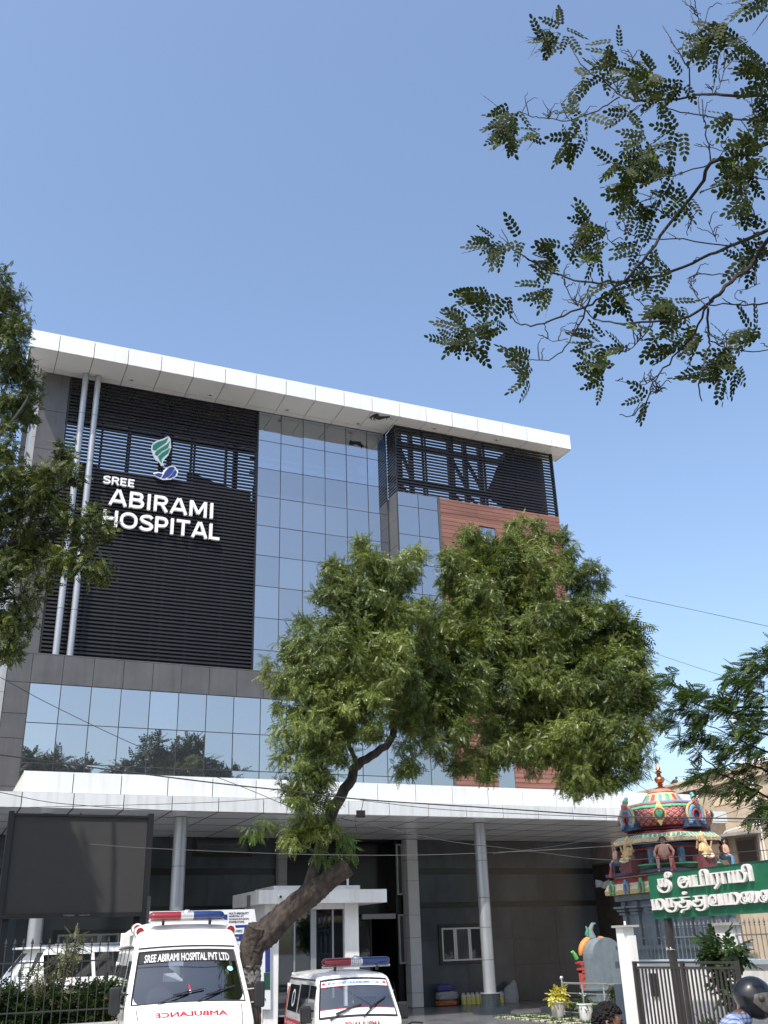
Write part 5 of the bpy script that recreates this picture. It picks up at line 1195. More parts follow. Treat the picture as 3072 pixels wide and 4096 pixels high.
# ------------------------------------------------------------------ overhanging branches, top right
z9 = ZM(1700, 0, 1.2092)
rt_top = PT(3900, 1100, D=7.0); rt_base = Vector((rt_top.x+.5, rt_top.y-.3, -.1))
rt = thing('rain_tree', 'thin bare-barked branches with small oval leaves hanging in from the top right', 'tree', (rt_base.x, rt_base.y, 0))
limb([rt_base, rt_base+Vector((.05, .05, 2)), rt_base+Vector((-.15, .1, 3.6)), rt_top], .24, .16, n=14).build('trunk', m_bark, rt, smooth=60)
BR = [([(2200,420),(1659,690),(1560,745),(1385,790),(1330,900),(1200,1060),(1080,1230),(960,1360),(850,1440),(760,1490),(640,1540),(510,1575),(440,1555),(400,1500)],17,4,6.2),
 ([(2100,900),(1659,1110),(1600,1140),(1470,1190),(1340,1250),(1150,1330),(980,1355),(800,1365),(650,1330),(530,1275),(430,1205),(370,1110)],15,4,6.6),
 ([(2100,760),(1659,1160),(1590,1270),(1480,1360),(1400,1440),(1360,1480),(1250,1540),(1100,1555),(920,1565),(820,1535),(760,1480)],18,4,5.8),
 ([(1365,1480),(1300,1610),(1200,1730),(1110,1830),(1080,1920),(1010,2010),(940,2005)],9,3,5.8), ([(1370,1490),(1370,1600),(1380,1650),(1350,1750),(1330,1860),(1340,1940)],10,4,5.8),
 ([(2100,480),(1659,465),(1480,460),(1350,455),(1270,470),(1110,490),(990,480),(930,450),(850,380),(770,330),(710,240),(700,200)],13,3,6.8),
 ([(940,470),(860,520),(780,560),(690,578),(590,575),(520,560),(460,545)],7,3,6.8), ([(2000,600),(1659,580),(1480,575),(1340,560),(1200,530),(1110,490)],8,4,7.0),
 ([(1275,465),(1270,330),(1210,230),(1150,125)],7,3,6.8), ([(1270,330),(1330,180),(1370,45)],5,2,6.8), ([(1330,120),(1305,20)],3,2,6.8), ([(1385,790),(1200,850),(1050,830),(960,800)],6,3,6.2),
 ([(800,1440),(750,1560),(730,1590),(680,1680),(600,1745),(480,1735)],8,3,6.2), ([(980,1355),(820,1385),(790,1390),(750,1500)],6,4,6.4), ([(1380,1650),(1500,1690),(1659,1690),(1800,1600)],5,3,5.8), ([(2000,1400),(1659,1465),(1530,1470),(1370,1475)],7,5,5.8),
 ([(1470,1190),(1250,1160),(1050,1150),(930,1100)],6,3,6.6), ([(1080,1230),(960,1240),(900,1170),(860,1100)],5,2,6.2), ([(1385,790),(1370,700),(1350,600),(1340,480)],6,4,6.4), ([(1510,745),(1430,720),(1300,700)],4,2,6.2),
 ([(1290,1380),(1300,1330),(1420,1325),(1560,1310)],5,4,5.8), ([(1360,1480),(1290,1390),(1280,1340)],5,4,5.8), ([(1100,1560),(1060,1620),(990,1690),(930,1700)],5,3,5.8), ([(1140,1550),(1040,1460),(960,1370)],4,3,6.0), ([(740,1480),(700,1420),(660,1340)],5,3,6.3), ([(800,1290),(740,1210),(700,1180)],4,2,6.5),
 ([(1420,260),(1400,400),(1390,450)],4,3,6.8), ([(1450,240),(1440,380),(1400,450)],4,3,6.8), ([(1560,330),(1580,480),(1600,600)],4,3,7.0), ([(1330,930),(1460,890),(1560,860),(1700,880)],5,4,6.2), ([(1600,1110),(1590,1020),(1540,940),(1480,900)],6,3,6.6), ([(1520,1110),(1490,1040)],3,2,6.6),
 ([(1270,1140),(1280,1060)],3,2,6.6), ([(1410,1170),(1370,1070)],3,2,6.6), ([(1200,1060),(1100,1000),(1090,940)],4,2,6.2), ([(600,575),(605,540)],5,3,6.8), ([(1110,1830),(1050,1865),(920,1840)],3,2,5.8), ([(1110,1840),(1145,1890),(1110,1900)],3,2,5.8),
 ([(1560,1470),(1500,1420),(1620,1370)],3,2,5.8), ([(1080,490),(1000,540),(940,520)],4,2,6.8), ([(1530,20),(1600,40),(1700,60)],5,4,7.0), ([(940,450),(880,340),(840,330)],4,2,6.8), ([(980,240),(1050,380),(1100,480)],5,3,6.8), ([(760,1640),(700,1600)],3,2,6.1),([(690,1640),(620,1650),(580,1630)],3,2,6.1)]
bb = MB(); OFFC = []
for pts, r0, r1, d in BR:
    w = [PT(*z9(x, y), D=d+.25*math.sin(i*1.7+d*3)) for i, (x, y) in enumerate(pts)]
    if pts[0][0] > 1750: w = [rt_top+Vector((0, 0, -.25))]+w; r0 = r0*1.35
    k = d*1.15/3916/1.2092; lb_ = limb(w, r0*.5*k*1.0+.001, r1*.5*k+.0008, n=7, jit=.006)
    o = len(bb.v); bb.v += lb_.v; bb.f += [tuple(i+o for i in q) for q in lb_.f]; bb.m += lb_.m
# small side twigs
for i in range(260):
    pts, r0, r1, d = BR[rng.integers(len(BR))]
    j = rng.integers(len(pts)-1); t = rng.uniform(); x = pts[j][0]*(1-t)+pts[j+1][0]*t; y = pts[j][1]*(1-t)+pts[j+1][1]*t
    if x > 1750: continue
    a = rng.uniform(0, 6.28); L_ = rng.uniform(25, 85)
    p0 = PT(*z9(x, y), D=d); p1 = PT(*z9(x+L_*.6*math.cos(a), y-L_*.5+L_*.5*math.sin(a)), D=d+rng.uniform(-.1, .1)); p2_ = PT(*z9(x+L_*math.cos(a+.3), y-L_*.6+L_*math.sin(a+.3)*.8), D=d+rng.uniform(-.15, .15))
    lb_ = limb([p0, p1, p2_], .0045, .002, n=5, jit=.004); o = len(bb.v); bb.v += lb_.v; bb.f += [tuple(q_+o for q_ in q) for q in lb_.f]; bb.m += lb_.m
bb.build('limbs', m_bark2, rt, smooth=60)
LF = [(630,180,90),(580,200,60),(900,240,70),(1050,370,100),(980,360,60),(780,380,40),(390,560,90),(430,650,80),(350,620,60),(560,640,30),(750,550,65),(700,690,60),(760,650,40),(980,540,55),(1120,450,95),(1240,400,60),(1420,130,80),(1330,210,60),(1540,200,75),(1600,320,85),(1380,270,55),(1230,630,55),(1060,680,65),(930,790,65),(1080,800,120),(1000,900,85),(1180,850,70),(1000,1020,80),(1100,1060,55),(1250,970,75),(1540,850,100),(1600,740,85),(1560,960,75),(780,1110,85),(860,1150,65),(640,1200,50),(620,1280,70),(580,1400,70),(310,1175,60),(360,1185,50),(460,1170,30),(830,1250,60),(1020,1190,35),(1090,1340,75),(1180,1330,50),(880,1390,60),(260,1420,80),(180,1590,80),(300,1560,70),(390,1450,50),(220,1660,65),(370,1600,22),(500,1745,60),(510,1840,50),(830,1660,75),(840,1760,60),(900,1780,45),(970,1690,35),(1200,1500,85),(1250,1600,80),(1200,1680,50),(1330,1640,55),(960,1475,35),(1120,1620,25),(1470,1700,75),(1440,1800,75),(1340,1810,45),(1510,1790,35),(1070,1930,40),(860,1850,25),(1600,1600,60),(1620,1250,80),(1540,1260,45),(1640,1100,50),(1560,20,55),(1650,30,60),(120,1650,40),(860,350,25),(1640,560,70),(1490,560,50),(1200,700,50),(1650,420,60),(1130,960,50),(1450,1600,0)]
# the rest of the crown, right of the picture
for i in range(16):
    q = [rt_top+Vector((0, 0, -.2)), PT(*z9(rng.uniform(1950, 2300), rng.uniform(-100, 1500)), D=rng.uniform(6, 8)), PT(*z9(rng.uniform(1800, 3000), rng.uniform(-900, 1500)), D=rng.uniform(6, 9))]
    lb_ = limb(q, .05, .008, n=7, jit=.02); o = len(bb2.v) if i else 0
    if i == 0: bb2 = MB()
    bb2.v += lb_.v; bb2.f += [tuple(q_+o for q_ in f) for f in lb_.f]; bb2.m += lb_.m
    for t in np.linspace(.45, 1, 5):
        c = q[1].lerp(q[2], (t-.45)/.55); sx = CAM-c
        OFFC.append((c, .28)) if i or t > .45 else None
bb2.build('limbs', m_bark2, rt, smooth=60)
P_ = []; D_ = []; U_ = []
for c, r in OFFC:
    for i in range(16): P_.append(c+Vector(rng.normal(size=3)*r*.6)); D_.append(Vector(rng.normal(size=3))+Vector((0, 0, -.3))); U_.append(Vector((0, 0, 1))+Vector(rng.normal(size=3)*.5))
fronds('leaves', m_rain, np.array(P_), np.array(D_), np.array(U_), rng.uniform(.14, .205, len(P_)), T_RAIN, rt)
P_ = []; D_ = []; U_ = []
for (x, y, r) in LF:
    if r == 0: continue
    d = 5.8+.9*((x*7+y*3) % 100)/100; n = max(4, int(8*(r/60)**2))
    for i in range(n):
        a = rng.uniform(0, 6.28); q = math.sqrt(rng.uniform())*r*.52
        p0 = PT(*z9(x+q*math.cos(a)+r*.15, y+q*math.sin(a)-r*.1), D=d+rng.uniform(-.25, .25)); 
        ang = math.radians(rng.normal(205, 55)); dv = CR*math.cos(ang)+CU*math.sin(ang)*.9+CF*rng.normal(0, .35)
        P_.append(p0); D_.append(dv); U_.append(-CF*.8+Vector((0, 0, .5))+Vector(rng.normal(size=3)*.45))
fronds('leaves', m_rain, np.array(P_), np.array(D_), np.array(U_), rng.uniform(.14, .205, len(P_)), T_RAIN, rt)

# ------------------------------------------------------------------ feathery tree at the right edge
z10 = ZM(2400, 2550, 2.4688); RD = 21.0
rb_ = PT(3420, 3500, D=RD); 
r2 = thing('tree', 'feathery layered tree at the right edge above the temple roof', 'tree', (rb_.x, rb_.y, 0))
limb([Vector((rb_.x, rb_.y, -.1)), Vector((rb_.x, rb_.y, 2.5)), PT(3300, 3100, D=RD), PT(3200, 2850, D=RD), PT(3120, 2700, D=RD)], .16, .03, n=12).build('trunk', m_bark2, r2, smooth=60)
for pts in ([(2050,1750),(1700,1600),(1400,1450),(1200,1340),(1020,1180),(960,1120)], [(1950,1150),(1650,1120),(1400,1020),(1150,900),(900,800)], [(1800,700),(1500,680),(1200,700),(900,640),(720,420),(750,350)], [(1800,1000),(1500,900),(1350,700),(1380,420)], [(1900,1500),(1600,1300),(1300,1250),(1050,1350)], [(2000,1900),(1700,1780),(1500,1800)]):
    limb([PT(*z10(*p), D=RD+rng.uniform(-.3, .3)) for p in pts], .03, .006, n=6).build('limb', m_bark2, r2, smooth=60)
P_ = []; D_ = []; U_ = []
for (x, y, r) in [(1540,180,80),(1480,260,90),(1350,330,80),(1600,300,100),(1250,400,70),(1400,420,110),(1550,450,120),(760,350,45),(690,370,60),(700,450,70),(650,430,50),(850,530,80),(1060,510,80),(960,560,110),(850,620,90),(1150,620,100),(1250,700,110),(700,720,60),(740,690,60),(900,720,110),(1050,760,120),(1000,850,90),(760,830,80),(660,880,50),(1350,600,130),(1550,600,130),(1450,760,130),(1600,800,110),(1400,900,120),(1550,950,120),(820,1010,60),(760,1030,40),(950,980,90),(1080,1000,90),(920,1080,60),(1200,1020,110),(1250,1120,100),(1400,1100,120),(1550,1120,120),(980,1150,60),(1000,1350,80),(950,1400,60),(1100,1330,70),(1200,1280,80),(1300,1350,90),(900,1420,40),(1080,1470,70),(1020,1510,40),(1450,1280,80),(1550,1350,80),(1400,1450,70),(1550,1480,80),(1270,1500,70),(1200,1540,50),(1400,1540,50),(1520,1520,60),(1400,1630,40),(1540,1720,50),(1600,1700,50),(1480,1810,45),(1620,1620,60),(1560,1790,40),(1250,1180,70)]+[(float(rng.uniform(1680, 2500)), float(rng.uniform(50, 1900)), 120) for _ in range(46)]:
    for i in range(max(5, int(20*(r/70)**2))):
        a = rng.uniform(0, 6.28); q = math.sqrt(rng.uniform())*r*.8
        P_.append(PT(*z10(x+q*math.cos(a)+10, y+q*math.sin(a)*.7), D=RD+rng.uniform(-.9, .9)))
        ang = math.radians(rng.normal(195, 28)); D_.append(CR*math.cos(ang)+CU*math.sin(ang)+CF*rng.normal(0, .5)); U_.append(Vector((0, 0, 1))+Vector(rng.normal(size=3)*.35))
fronds('crown', m_right, np.array(P_), np.array(D_), np.array(U_), rng.uniform(.20, .32, len(P_)), frond_template(7, .22, .12, 1.15, .1, 'oval', .12, .2), r2)

# ------------------------------------------------------------------ bushes
def bush(name, label, cat, loc, clumps, m, T, s0, s1, dens=50, sub=.16, droop=.1, stems=4, group=None, flowers=0, fm=None, subdens=12):
    loc = Vector(loc); t = thing(name, label, cat, loc, 0, group)
    cl = [(loc+Vector(c), r) for c, r in clumps]
    pos, dr = clump_points(cl, dens*1.4, sub=sub, subdens=subdens, inner=.3, droop=droop)
    fronds('foliage', m, pos, dr, up_for(dr), rng.uniform(s0, s1, len(pos)), T, t)
    b = MB()
    for c, r in clumps[:stems]: b.tube([loc+Vector((c[0]*.2, c[1]*.2, 0)), loc+Vector((c[0]*.5, c[1]*.5, c[2]*.5)), loc+Vector(c)], [.014, .01, .005], 6)
    b.build('stem', m_bark2, t)
    if flowers:
        b = MB()
        for i in range(flowers):
            c, r = cl[rng.integers(len(cl))]; r = np.mean(r); d = rdir(1)[0]; d[1] = -abs(d[1]); b.ball(tuple(np.array(c)+d*r*1.05), (.026, .022, .02), 8, 5)
        b.build('flower', fm, t)
    return t
HY = 18.1
def hx(x): return PT(x/1.508, 3900, Y=HY).x
def hz(y): return PT(250, 3200+y/1.508, Y=HY).z
bush('shrub', 'tall pale variegated shrub behind the spiked fence', 'shrub', (hx(320), HY, .4), [((0, 0, hz(1163)-.4), (.22, .2, .3)), ((.1, 0, hz(980)-.4), (.18, .18, .22)), ((-.05, 0, hz(1263)-.4), (.26, .2, .25)), ((.26, 0, hz(900)-.4), (.09, .1, .2)), ((-.2, 0, hz(1093)-.4), (.16, .2, .2))], m_varieg, T_SMALL, .09, .15, dens=60, droop=.3)
bush('shrub', 'dark shrub with red flowers at the far left of the fence', 'shrub', (hx(60), HY, .2), [((0, 0, hz(1263)-.2), (.4, .3, .36)), ((-.3, 0, hz(1183)-.2), (.3, .3, .3)), ((.25, 0, hz(1343)-.2), (.3, .3, .3)), ((.1, .1, hz(1173)-.2), (.25, .2, .2))], m_hedge, T_SMALL, .12, .2, flowers=5, fm=m_flower)
bush('shrub', 'dark green shrub with red flowers beside the tall ambulance', 'shrub', (hx(560), HY, .2), [((0, 0, hz(1253)-.2), (.36, .3, .34)), ((.25, 0, hz(1213)-.2), (.3, .3, .3)), ((-.3, 0, hz(1303)-.2), (.3, .3, .3)), ((.1, 0, hz(1373)-.2), (.4, .3, .25))], m_hedge, T_SMALL, .12, .2, flowers=6, fm=m_flower)
bush('shrub', 'low dark shrub filling the gap beneath the variegated one', 'shrub', (hx(320), HY-.15, .2), [((0, 0, hz(1288)-.2), (.4, .2, .28)), ((-.35, 0, hz(1328)-.2), (.35, .2, .26)), ((.35, 0, hz(1318)-.2), (.35, .2, .26)), ((0, .1, hz(1218)-.2), (.25, .15, .2))], m_hedge, T_SMALL, .12, .2)
def spiky(label, p, n, L, m, name='spiky_plant'):
    t = thing(name, label, 'plant', p); b = MB()
    for i in range(n):
        a = rng.uniform(0, 6.28); e = rng.uniform(.5, 1.35); l = L*rng.uniform(.6, 1.1); d = Vector((math.cos(a)*math.cos(e), math.sin(a)*math.cos(e), math.sin(e))); s = Vector((-math.sin(a), math.cos(a), 0))*.022
        q = [Vector(p)+d*l*k/4+Vector((math.cos(a), math.sin(a), -1.3))*(.16*l*(k/4)**3) for k in range(5)]
        w = [.6, 1, .9, .6, .05]
        b.add([q[k]+s*w[k] for k in range(5)]+[q[k]-s*w[k] for k in range(5)], [(k, k+1, 6+k, 5+k) for k in range(4)])
    b.build('blade', m, t); return t
pb = NP(600, 2212, 17.6)
spiky('strappy green plant on the ground right of the leaning trunk', (pb.x, pb.y+.3, .62), 26, .55, m_hedge)
b = MB(); b.box(pb.x-.9, pb.x+.7, pb.y+.1, pb.y+.9, -.05, .61); struct(b.build('planter_bed', m_conc))
# bush in front of the boundary railing, and strappy plants at its foot
def bz(x, y, X=12.35): return PT(2650+x/3.711, 3500+y/3.711, X=X)
bc = bz(880, 1500); 
def rel(x, y, r): q = bz(x, y); return (tuple(q-Vector((bc.x, bc.y, 0))), r)
bush('shrub', 'broad-leaved green bush growing up between gate and railing', 'shrub', (bc.x, bc.y, 0), [rel(680, 1040, .14), rel(800, 1100, .18), rel(950, 1080, .2), rel(1080, 1080, .17), rel(700, 1150, .15), rel(900, 1200, .2), rel(1050, 1190, .17), rel(760, 1010, .1), rel(1000, 1300, .1), rel(850, 1380, .1), rel(880, 1600, .07), rel(940, 1750, .06)], m_hedge, T_BROAD, .12, .19, dens=20, sub=.1, stems=9)
for k, (x, y) in enumerate(((620, 2180), (780, 2160), (1000, 2150))):
    q = bz(x, y, 12.2); spiky(['strappy plant at the gate foot, nearest the gatepost', 'strappy plant at the gate foot, in the middle', 'strappy plant at the gate foot, nearest the rider'][k], (q.x, q.y, .55), 22, .55, m_hedge)
b = MB(); b.box(11.9, 13.38, 11.5, 15.9, -.05, .54); struct(b.build('planter_strip', m_soil))
# three pots
m_pot = mat('pot_glaze', (.46, .44, .42), .35, var=.06, vscale=4)
for k, (Y, lab) in enumerate(((27.9, 'grey round pot of bright yellow-leaved croton at the left of the three'), (26.45, 'white pot of small white-flowered plant between yellow croton and dark shrub'), (25.05, 'white pot with tall dark red-tipped shrub, behind the man\'s head'))):
    x = 17.8; pt_ = thing('potted_plant', lab, 'potted plant', (x, Y, 0), 0, 'potted plants along the railing')
    b = MB(); b.lathe([(.13, 0), (.17, .1), (.205, .3), (.21, .42), (.235, .43), (.235, .46), (.20, .46), (.19, .42)], (x, Y, .0), 24); b.build('pot', m_pot if k == 0 else m_wwall, pt_, smooth=40)
    L0 = Vector((x, Y, .45)); 
    cl = [[((0, 0, .08), .15), ((.09, -.05, .15), .11), ((-.1, 0, .12), .11), ((.05, 0, .24), .07)], [((0, 0, .1), .18), ((.1, 0, .14), .13), ((-.12, 0, .14), .13)], [((0, 0, .2), .17), ((.05, 0, .38), .16), ((-.04, 0, .5), .1), ((-.1, 0, .3), .1)]][k]
    pos, dr = clump_points([(L0+Vector(c), r) for c, r in cl], 9, sub=.1, subdens=14 if k == 0 else 18, inner=.3, droop=.25)
    fronds('foliage', [m_yellow, m_hedge, m_varieg][k] if k < 2 else leaf_mat('dark_shrub_leaf', (.03, .03, .012), (.08, .085, .03), (.2, .12, .04)), pos, dr, up_for(dr), rng.uniform(.12, .2, len(pos)), T_BROAD if k == 0 else T_SMALL, pt_)
    if k: 
        b = MB()
        for i in range(9): c, r = cl[rng.integers(len(cl))]; d = rdir(1)[0]; d[2] = abs(d[2]); b.ball(tuple(np.array(L0+Vector(c))+d*r*1.1), .014, 6, 4)
        b.build('flower', m_banw if k == 1 else m_flower, pt_)
tf = MB(); 
pos = np.stack([rng.uniform(18.55, 20.5, 1500), rng.uniform(24, 29.5, 1500), np.full(1500, .22)], 1); dr = rng.normal(size=(1500, 3))*.35+np.array([0, 0, 1.])
o = fronds('turf', m_turf, pos, dr, rng.normal(size=(1500, 3)), rng.uniform(.05, .09, 1500), T_BROAD, None); o['kind'] = 'stuff'
# ground greenery between the stepping stones
pos = np.stack([rng.uniform(16.7, 18.5, 2200), rng.uniform(24.1, 30.2, 2200), np.full(2200, .0)], 1); keep = np.array([((p[0]-16.75) % .84) > .56 or ((p[1]-24.2) % .75) > .48 for p in pos]); pos = pos[keep]; dr = rng.normal(size=pos.shape)*.4+np.array([0, 0, 1.])
o = fronds('grass', m_turf, pos, dr, rng.normal(size=pos.shape), rng.uniform(.03, .05, len(pos)), T_BROAD, None); o['kind'] = 'stuff'

# ------------------------------------------------------------------ temple tower
TX, TY = 17.1, 20.95
tpl = thing('temple_shrine', 'brightly painted temple tower with copper finial and seated figures, right of the hospital', 'temple', (TX, TY, 0))
def tz(v, D=26.6): return PT(2650, 2900+v/2.2978, D=D).z
PX = .00275
c_blue = mat('temple_blue', (.13, .27, .42), .6, var=.36, vscale=22, vmin=.3, vmax=.55); c_dblue = mat('temple_dark_blue', (.05, .09, .17), .6, var=.3, vscale=6); c_gold = mat('temple_gold', (.52, .38, .15), .5, var=.36, vscale=22, vmin=.3, vmax=.55)
c_red = mat('temple_red', (.36, .07, .06), .6, var=.36, vscale=22, vmin=.3, vmax=.55); c_rose = mat('temple_rose', (.48, .17, .14), .6, var=.36, vscale=22, vmin=.3, vmax=.55); c_green = mat('temple_green', (.10, .33, .19), .6, var=.36, vscale=22, vmin=.3, vmax=.55); c_dgreen = mat('temple_dark_green', (.035, .11, .04), .65, var=.3, vscale=10)
c_maroon = mat('temple_maroon', (.15, .045, .05), .6, var=.36, vscale=22, vmin=.3, vmax=.55); c_cream = mat('temple_cream', (.66, .55, .38), .6, var=.36, vscale=22, vmin=.3, vmax=.55); c_purple = mat('temple_purple', (.10, .07, .14), .6, var=.2); c_grey = mat('temple_grey_blue', (.165, .20, .22), .75, var=.12, vscale=3, streak=.2, bump=.1); c_skin = mat('statue_skin', (.58, .34, .25), .6, var=.15, vscale=14); c_tan = mat('statue_tan', (.60, .42, .22), .6, var=.2, vscale=14); c_hair = mat('statue_black', (.015, .013, .013), .6); c_white = mat('temple_white', (.72, .70, .66), .6, var=.06)
c_copper = mat('copper', (.55, .26, .12), .28, metal=1, var=.15, vscale=8)
R8 = math.radians(22.5); K8 = 1/math.cos(R8)
b = MB(); z0 = tz(570)
b.lathe([(.20, z0-.03), (.15, z0+.03), (.07, tz(545)), (.05, tz(535)), (.09, tz(528)), (.05, tz(518)), (.10, tz(505)), (.135, tz(478)), (.12, tz(460)), (.05, tz(445)), (.07, tz(435)), (.035, tz(425)), (.095, tz(412)), (.095, tz(408)), (.04, tz(404)), (.08, tz(398)), (.03, tz(394)), (.065, tz(378)), (.05, tz(365)), (.022, tz(345)), (.003, tz(318))], (TX, TY, 0), 24)
b.build('finial', c_copper, tpl, smooth=35)
b = MB(); b.lathe([(.36, tz(606)), (.34, tz(592)), (.25, tz(585)), (.22, tz(572))], (TX, TY, 0), 24); b.build('finial_base', c_rose, tpl, smooth=40)
# petal bell
b = MB(); prof = [(.30, tz(600)), (.38, tz(620)), (.44, tz(655)), (.52, tz(690)), (.58, tz(705))][::-1]
b.lathe(prof, (TX, TY, 0), 32)
b.build('petal_roof', c_gold, tpl, smooth=40)
pet = [MB(), MB(), MB(), MB()]
for k in range(16):
    for (w, mi, off, s0) in ((.105, 0, .008, 0.), (.075, [1, 2, 3][k % 3], .016, .12)):
        V = []
        for i in range(7):
            t = s0+(1-2*s0)*i/6; r = float(np.interp(t, [0, .25, .6, 1], [.585, .525, .445, .385]))+off; z = float(np.interp(t, [0, .25, .6, 1], [tz(708), tz(690), tz(652), tz(618)]))
            hw = w*math.sin(math.pi*min(1, .12+.8*(1-t)))**.5*(.55+.45*(1-t))
            for s in (-1, 1): a = 2*math.pi*k/16+s*hw/r; V.append((TX+r*math.cos(a), TY+r*math.sin(a), z))
        pet[mi].add(V, [(2*i, 2*i+1, 2*i+3, 2*i+2) for i in range(6)])
for m, mb in zip((c_cream, c_red, c_blue, c_green), pet): mb.build('petals', m, tpl)
# octagon bands
def octa(mb, prof, mats=None): mb.lathe([(r*K8, z) for r, z in prof], (TX, TY, 0), 8, rot=R8, mats=mats)
b = MB()
octa(b, [(.60, tz(738)), (.90, tz(738)), (.90, tz(722)), (.80, tz(708)), (.56, tz(706))], [1, 1, 0, 2, 2])
octa(b, [(.9, tz(778)), (1.0, tz(776)), (1.0, tz(768)), (.92, tz(748)), (.86, tz(739))], [3, 3, 3, 3, 3])
b.build('upper_bands', [c_blue, c_rose, c_dblue, c_green], tpl)
dome = [(.80, tz(960)), (.97, tz(945)), (1.06, tz(915)), (1.12, tz(870)), (1.10, tz(830)), (1.03, tz(795)), (.95, tz(775))]
bd_ = MB(); octa(bd_, dome)
# diamond scales on the dome
sc_ = [MB(), MB()]
def dpt(face, s, t, off):
    r = float(np.interp(t, np.linspace(0, 1, 6), [d[0] for d in dome[1:]])); z = float(np.interp(t, np.linspace(0, 1, 6), [d[1] for d in dome[1:]])); a = face*math.pi/4
    n = Vector((math.cos(a), math.sin(a), .2)); e = Vector((-math.sin(a), math.cos(a), 0)); return Vector((TX, TY, z))+Vector((math.cos(a), math.sin(a), 0))*r+e*(s*r*math.tan(R8))+n*off
for fc in range(8):
    nx, nz = 5, 4
    for j in range(2*nz-1):
        for i in range(nx+(j % 2)):
            cx = -1+2*(i+.5)/nx-(1/nx if j % 2 else 0); cz = (j+1)/(2*nz); hx_, hz_ = .74/nx, .37/nz
            p = [dpt(fc, max(-1, min(1, cx+a)), min(1, max(0, cz+c)), .012) for a, c in ((0, -hz_), (hx_, 0), (0, hz_), (-hx_, 0))]
            sc_[0].add(p+[dpt(fc, max(-1, min(1, cx)), cz, .022)], [(0, 1, 4), (1, 2, 4), (2, 3, 4), (3, 0, 4)])
            q = [dpt(fc, max(-1, min(1, cx+a*.38)), min(1, max(0, cz+c*.38)), .025) for a, c in ((0, -hz_), (hx_, 0), (0, hz_), (-hx_, 0))]
            sc_[1].add(q, [(0, 1, 2, 3)])
for k_, mb_ in enumerate(sc_):
    o_ = len(bd_.v); bd_.v += mb_.v; bd_.f += [tuple(i+o_ for i in q) for q in mb_.f]; bd_.m += [k_+1]*len(mb_.f)
bd_.build('dome', [c_maroon, c_rose, c_red], tpl)
# arched motifs on four sides, round gem medallions between them
def local(fc):
    a = fc*math.pi/4; return Vector((math.cos(a), math.sin(a), 0)), Vector((-math.sin(a), math.cos(a), 0))
zc = tz(850)
for fc in range(8):
    n, e = local(fc); 
    if fc % 2 == 0:
        C0 = Vector((TX, TY, zc))+n*1.10
        b = MB(); b.obox(C0+Vector((0, 0, -.08))-n*.12, e*.30, n*.18, Vector((0, 0, .22)), 0)
        b.tube([C0+n*.08+e*(.27*math.cos(t))+Vector((0, 0, .27*math.sin(t))) for t in np.linspace(-.6, math.pi+.6, 16)], [.036]*16, 8, 1)
        b.tube([C0+n*.09+e*(.19*math.cos(t))+Vector((0, 0, .20*math.sin(t)-.02)) for t in np.linspace(-.9, math.pi+.9, 16)], [.05]*16, 8, 2)
        b.tube([C0+n*.10+e*(.12*math.cos(t))+Vector((0, 0, .14*math.sin(t)-.04)) for t in np.linspace(-1.0, math.pi+1.0, 14)], [.032]*14, 8, 3)
        b.tube([C0+n*.1+e*(.17*s)+Vector((0, 0, -.16)) if k == 0 else C0+n*.1+e*((.17+.08*k/3)*s)+Vector((0, 0, -.16-.06*math.sin(k))) for s in (-1,) for k in range(4)], [.045, .05, .045, .02], 8, 2)
        b.tube([C0+n*.1+e*((.17+.08*k/3))+Vector((0, 0, -.16-.06*math.sin(k))) for k in range(4)], [.045, .05, .045, .02], 8, 2)
        b.ball(tuple(C0+n*.12+Vector((0, 0, .27))), (.09, .09, .09), 10, 7, 4); b.ball(tuple(C0+n*.08+Vector((0, 0, .38))), (.075, .075, .08), 10, 7, 5); b.ball(tuple(C0+n*.04+Vector((0, 0, .46))), (.05, .05, .06), 8, 6, 2)
        b.build('arch_motif', [c_dblue, c_gold, c_blue, c_red, c_rose, c_green], tpl, smooth=50)
    else:
        C0 = Vector((TX, TY, zc+.03))+n*1.13; b = MB()
        for (rad, off, mi) in ((.17, .0, 0), (.125, .025, 1), (.085, .05, 2)):
            b.add([C0+n*off+e*(rad*math.cos(t))+Vector((0, 0, rad*1.05*math.sin(t))) for t in np.linspace(0, 2*math.pi, 17)[:-1]]+[C0+n*(off+.03)], [(i, (i+1) % 16, 16) for i in range(16)], mi)
        b.add([C0+n*.0+e*.1+Vector((0, 0, -.12)), C0+n*.02+Vector((0, 0, -.3)), C0-e*.1+Vector((0, 0, -.12))], [(0, 1, 2)], 0); b.add([C0+e*.1+Vector((0, 0, .12)), C0-n*.08+Vector((0, 0, .36)), C0-e*.1+Vector((0, 0, .12))], [(0, 1, 2)], 0)
        b.build('gem_medallion', [c_gold, c_maroon, c_green], tpl, smooth=30)
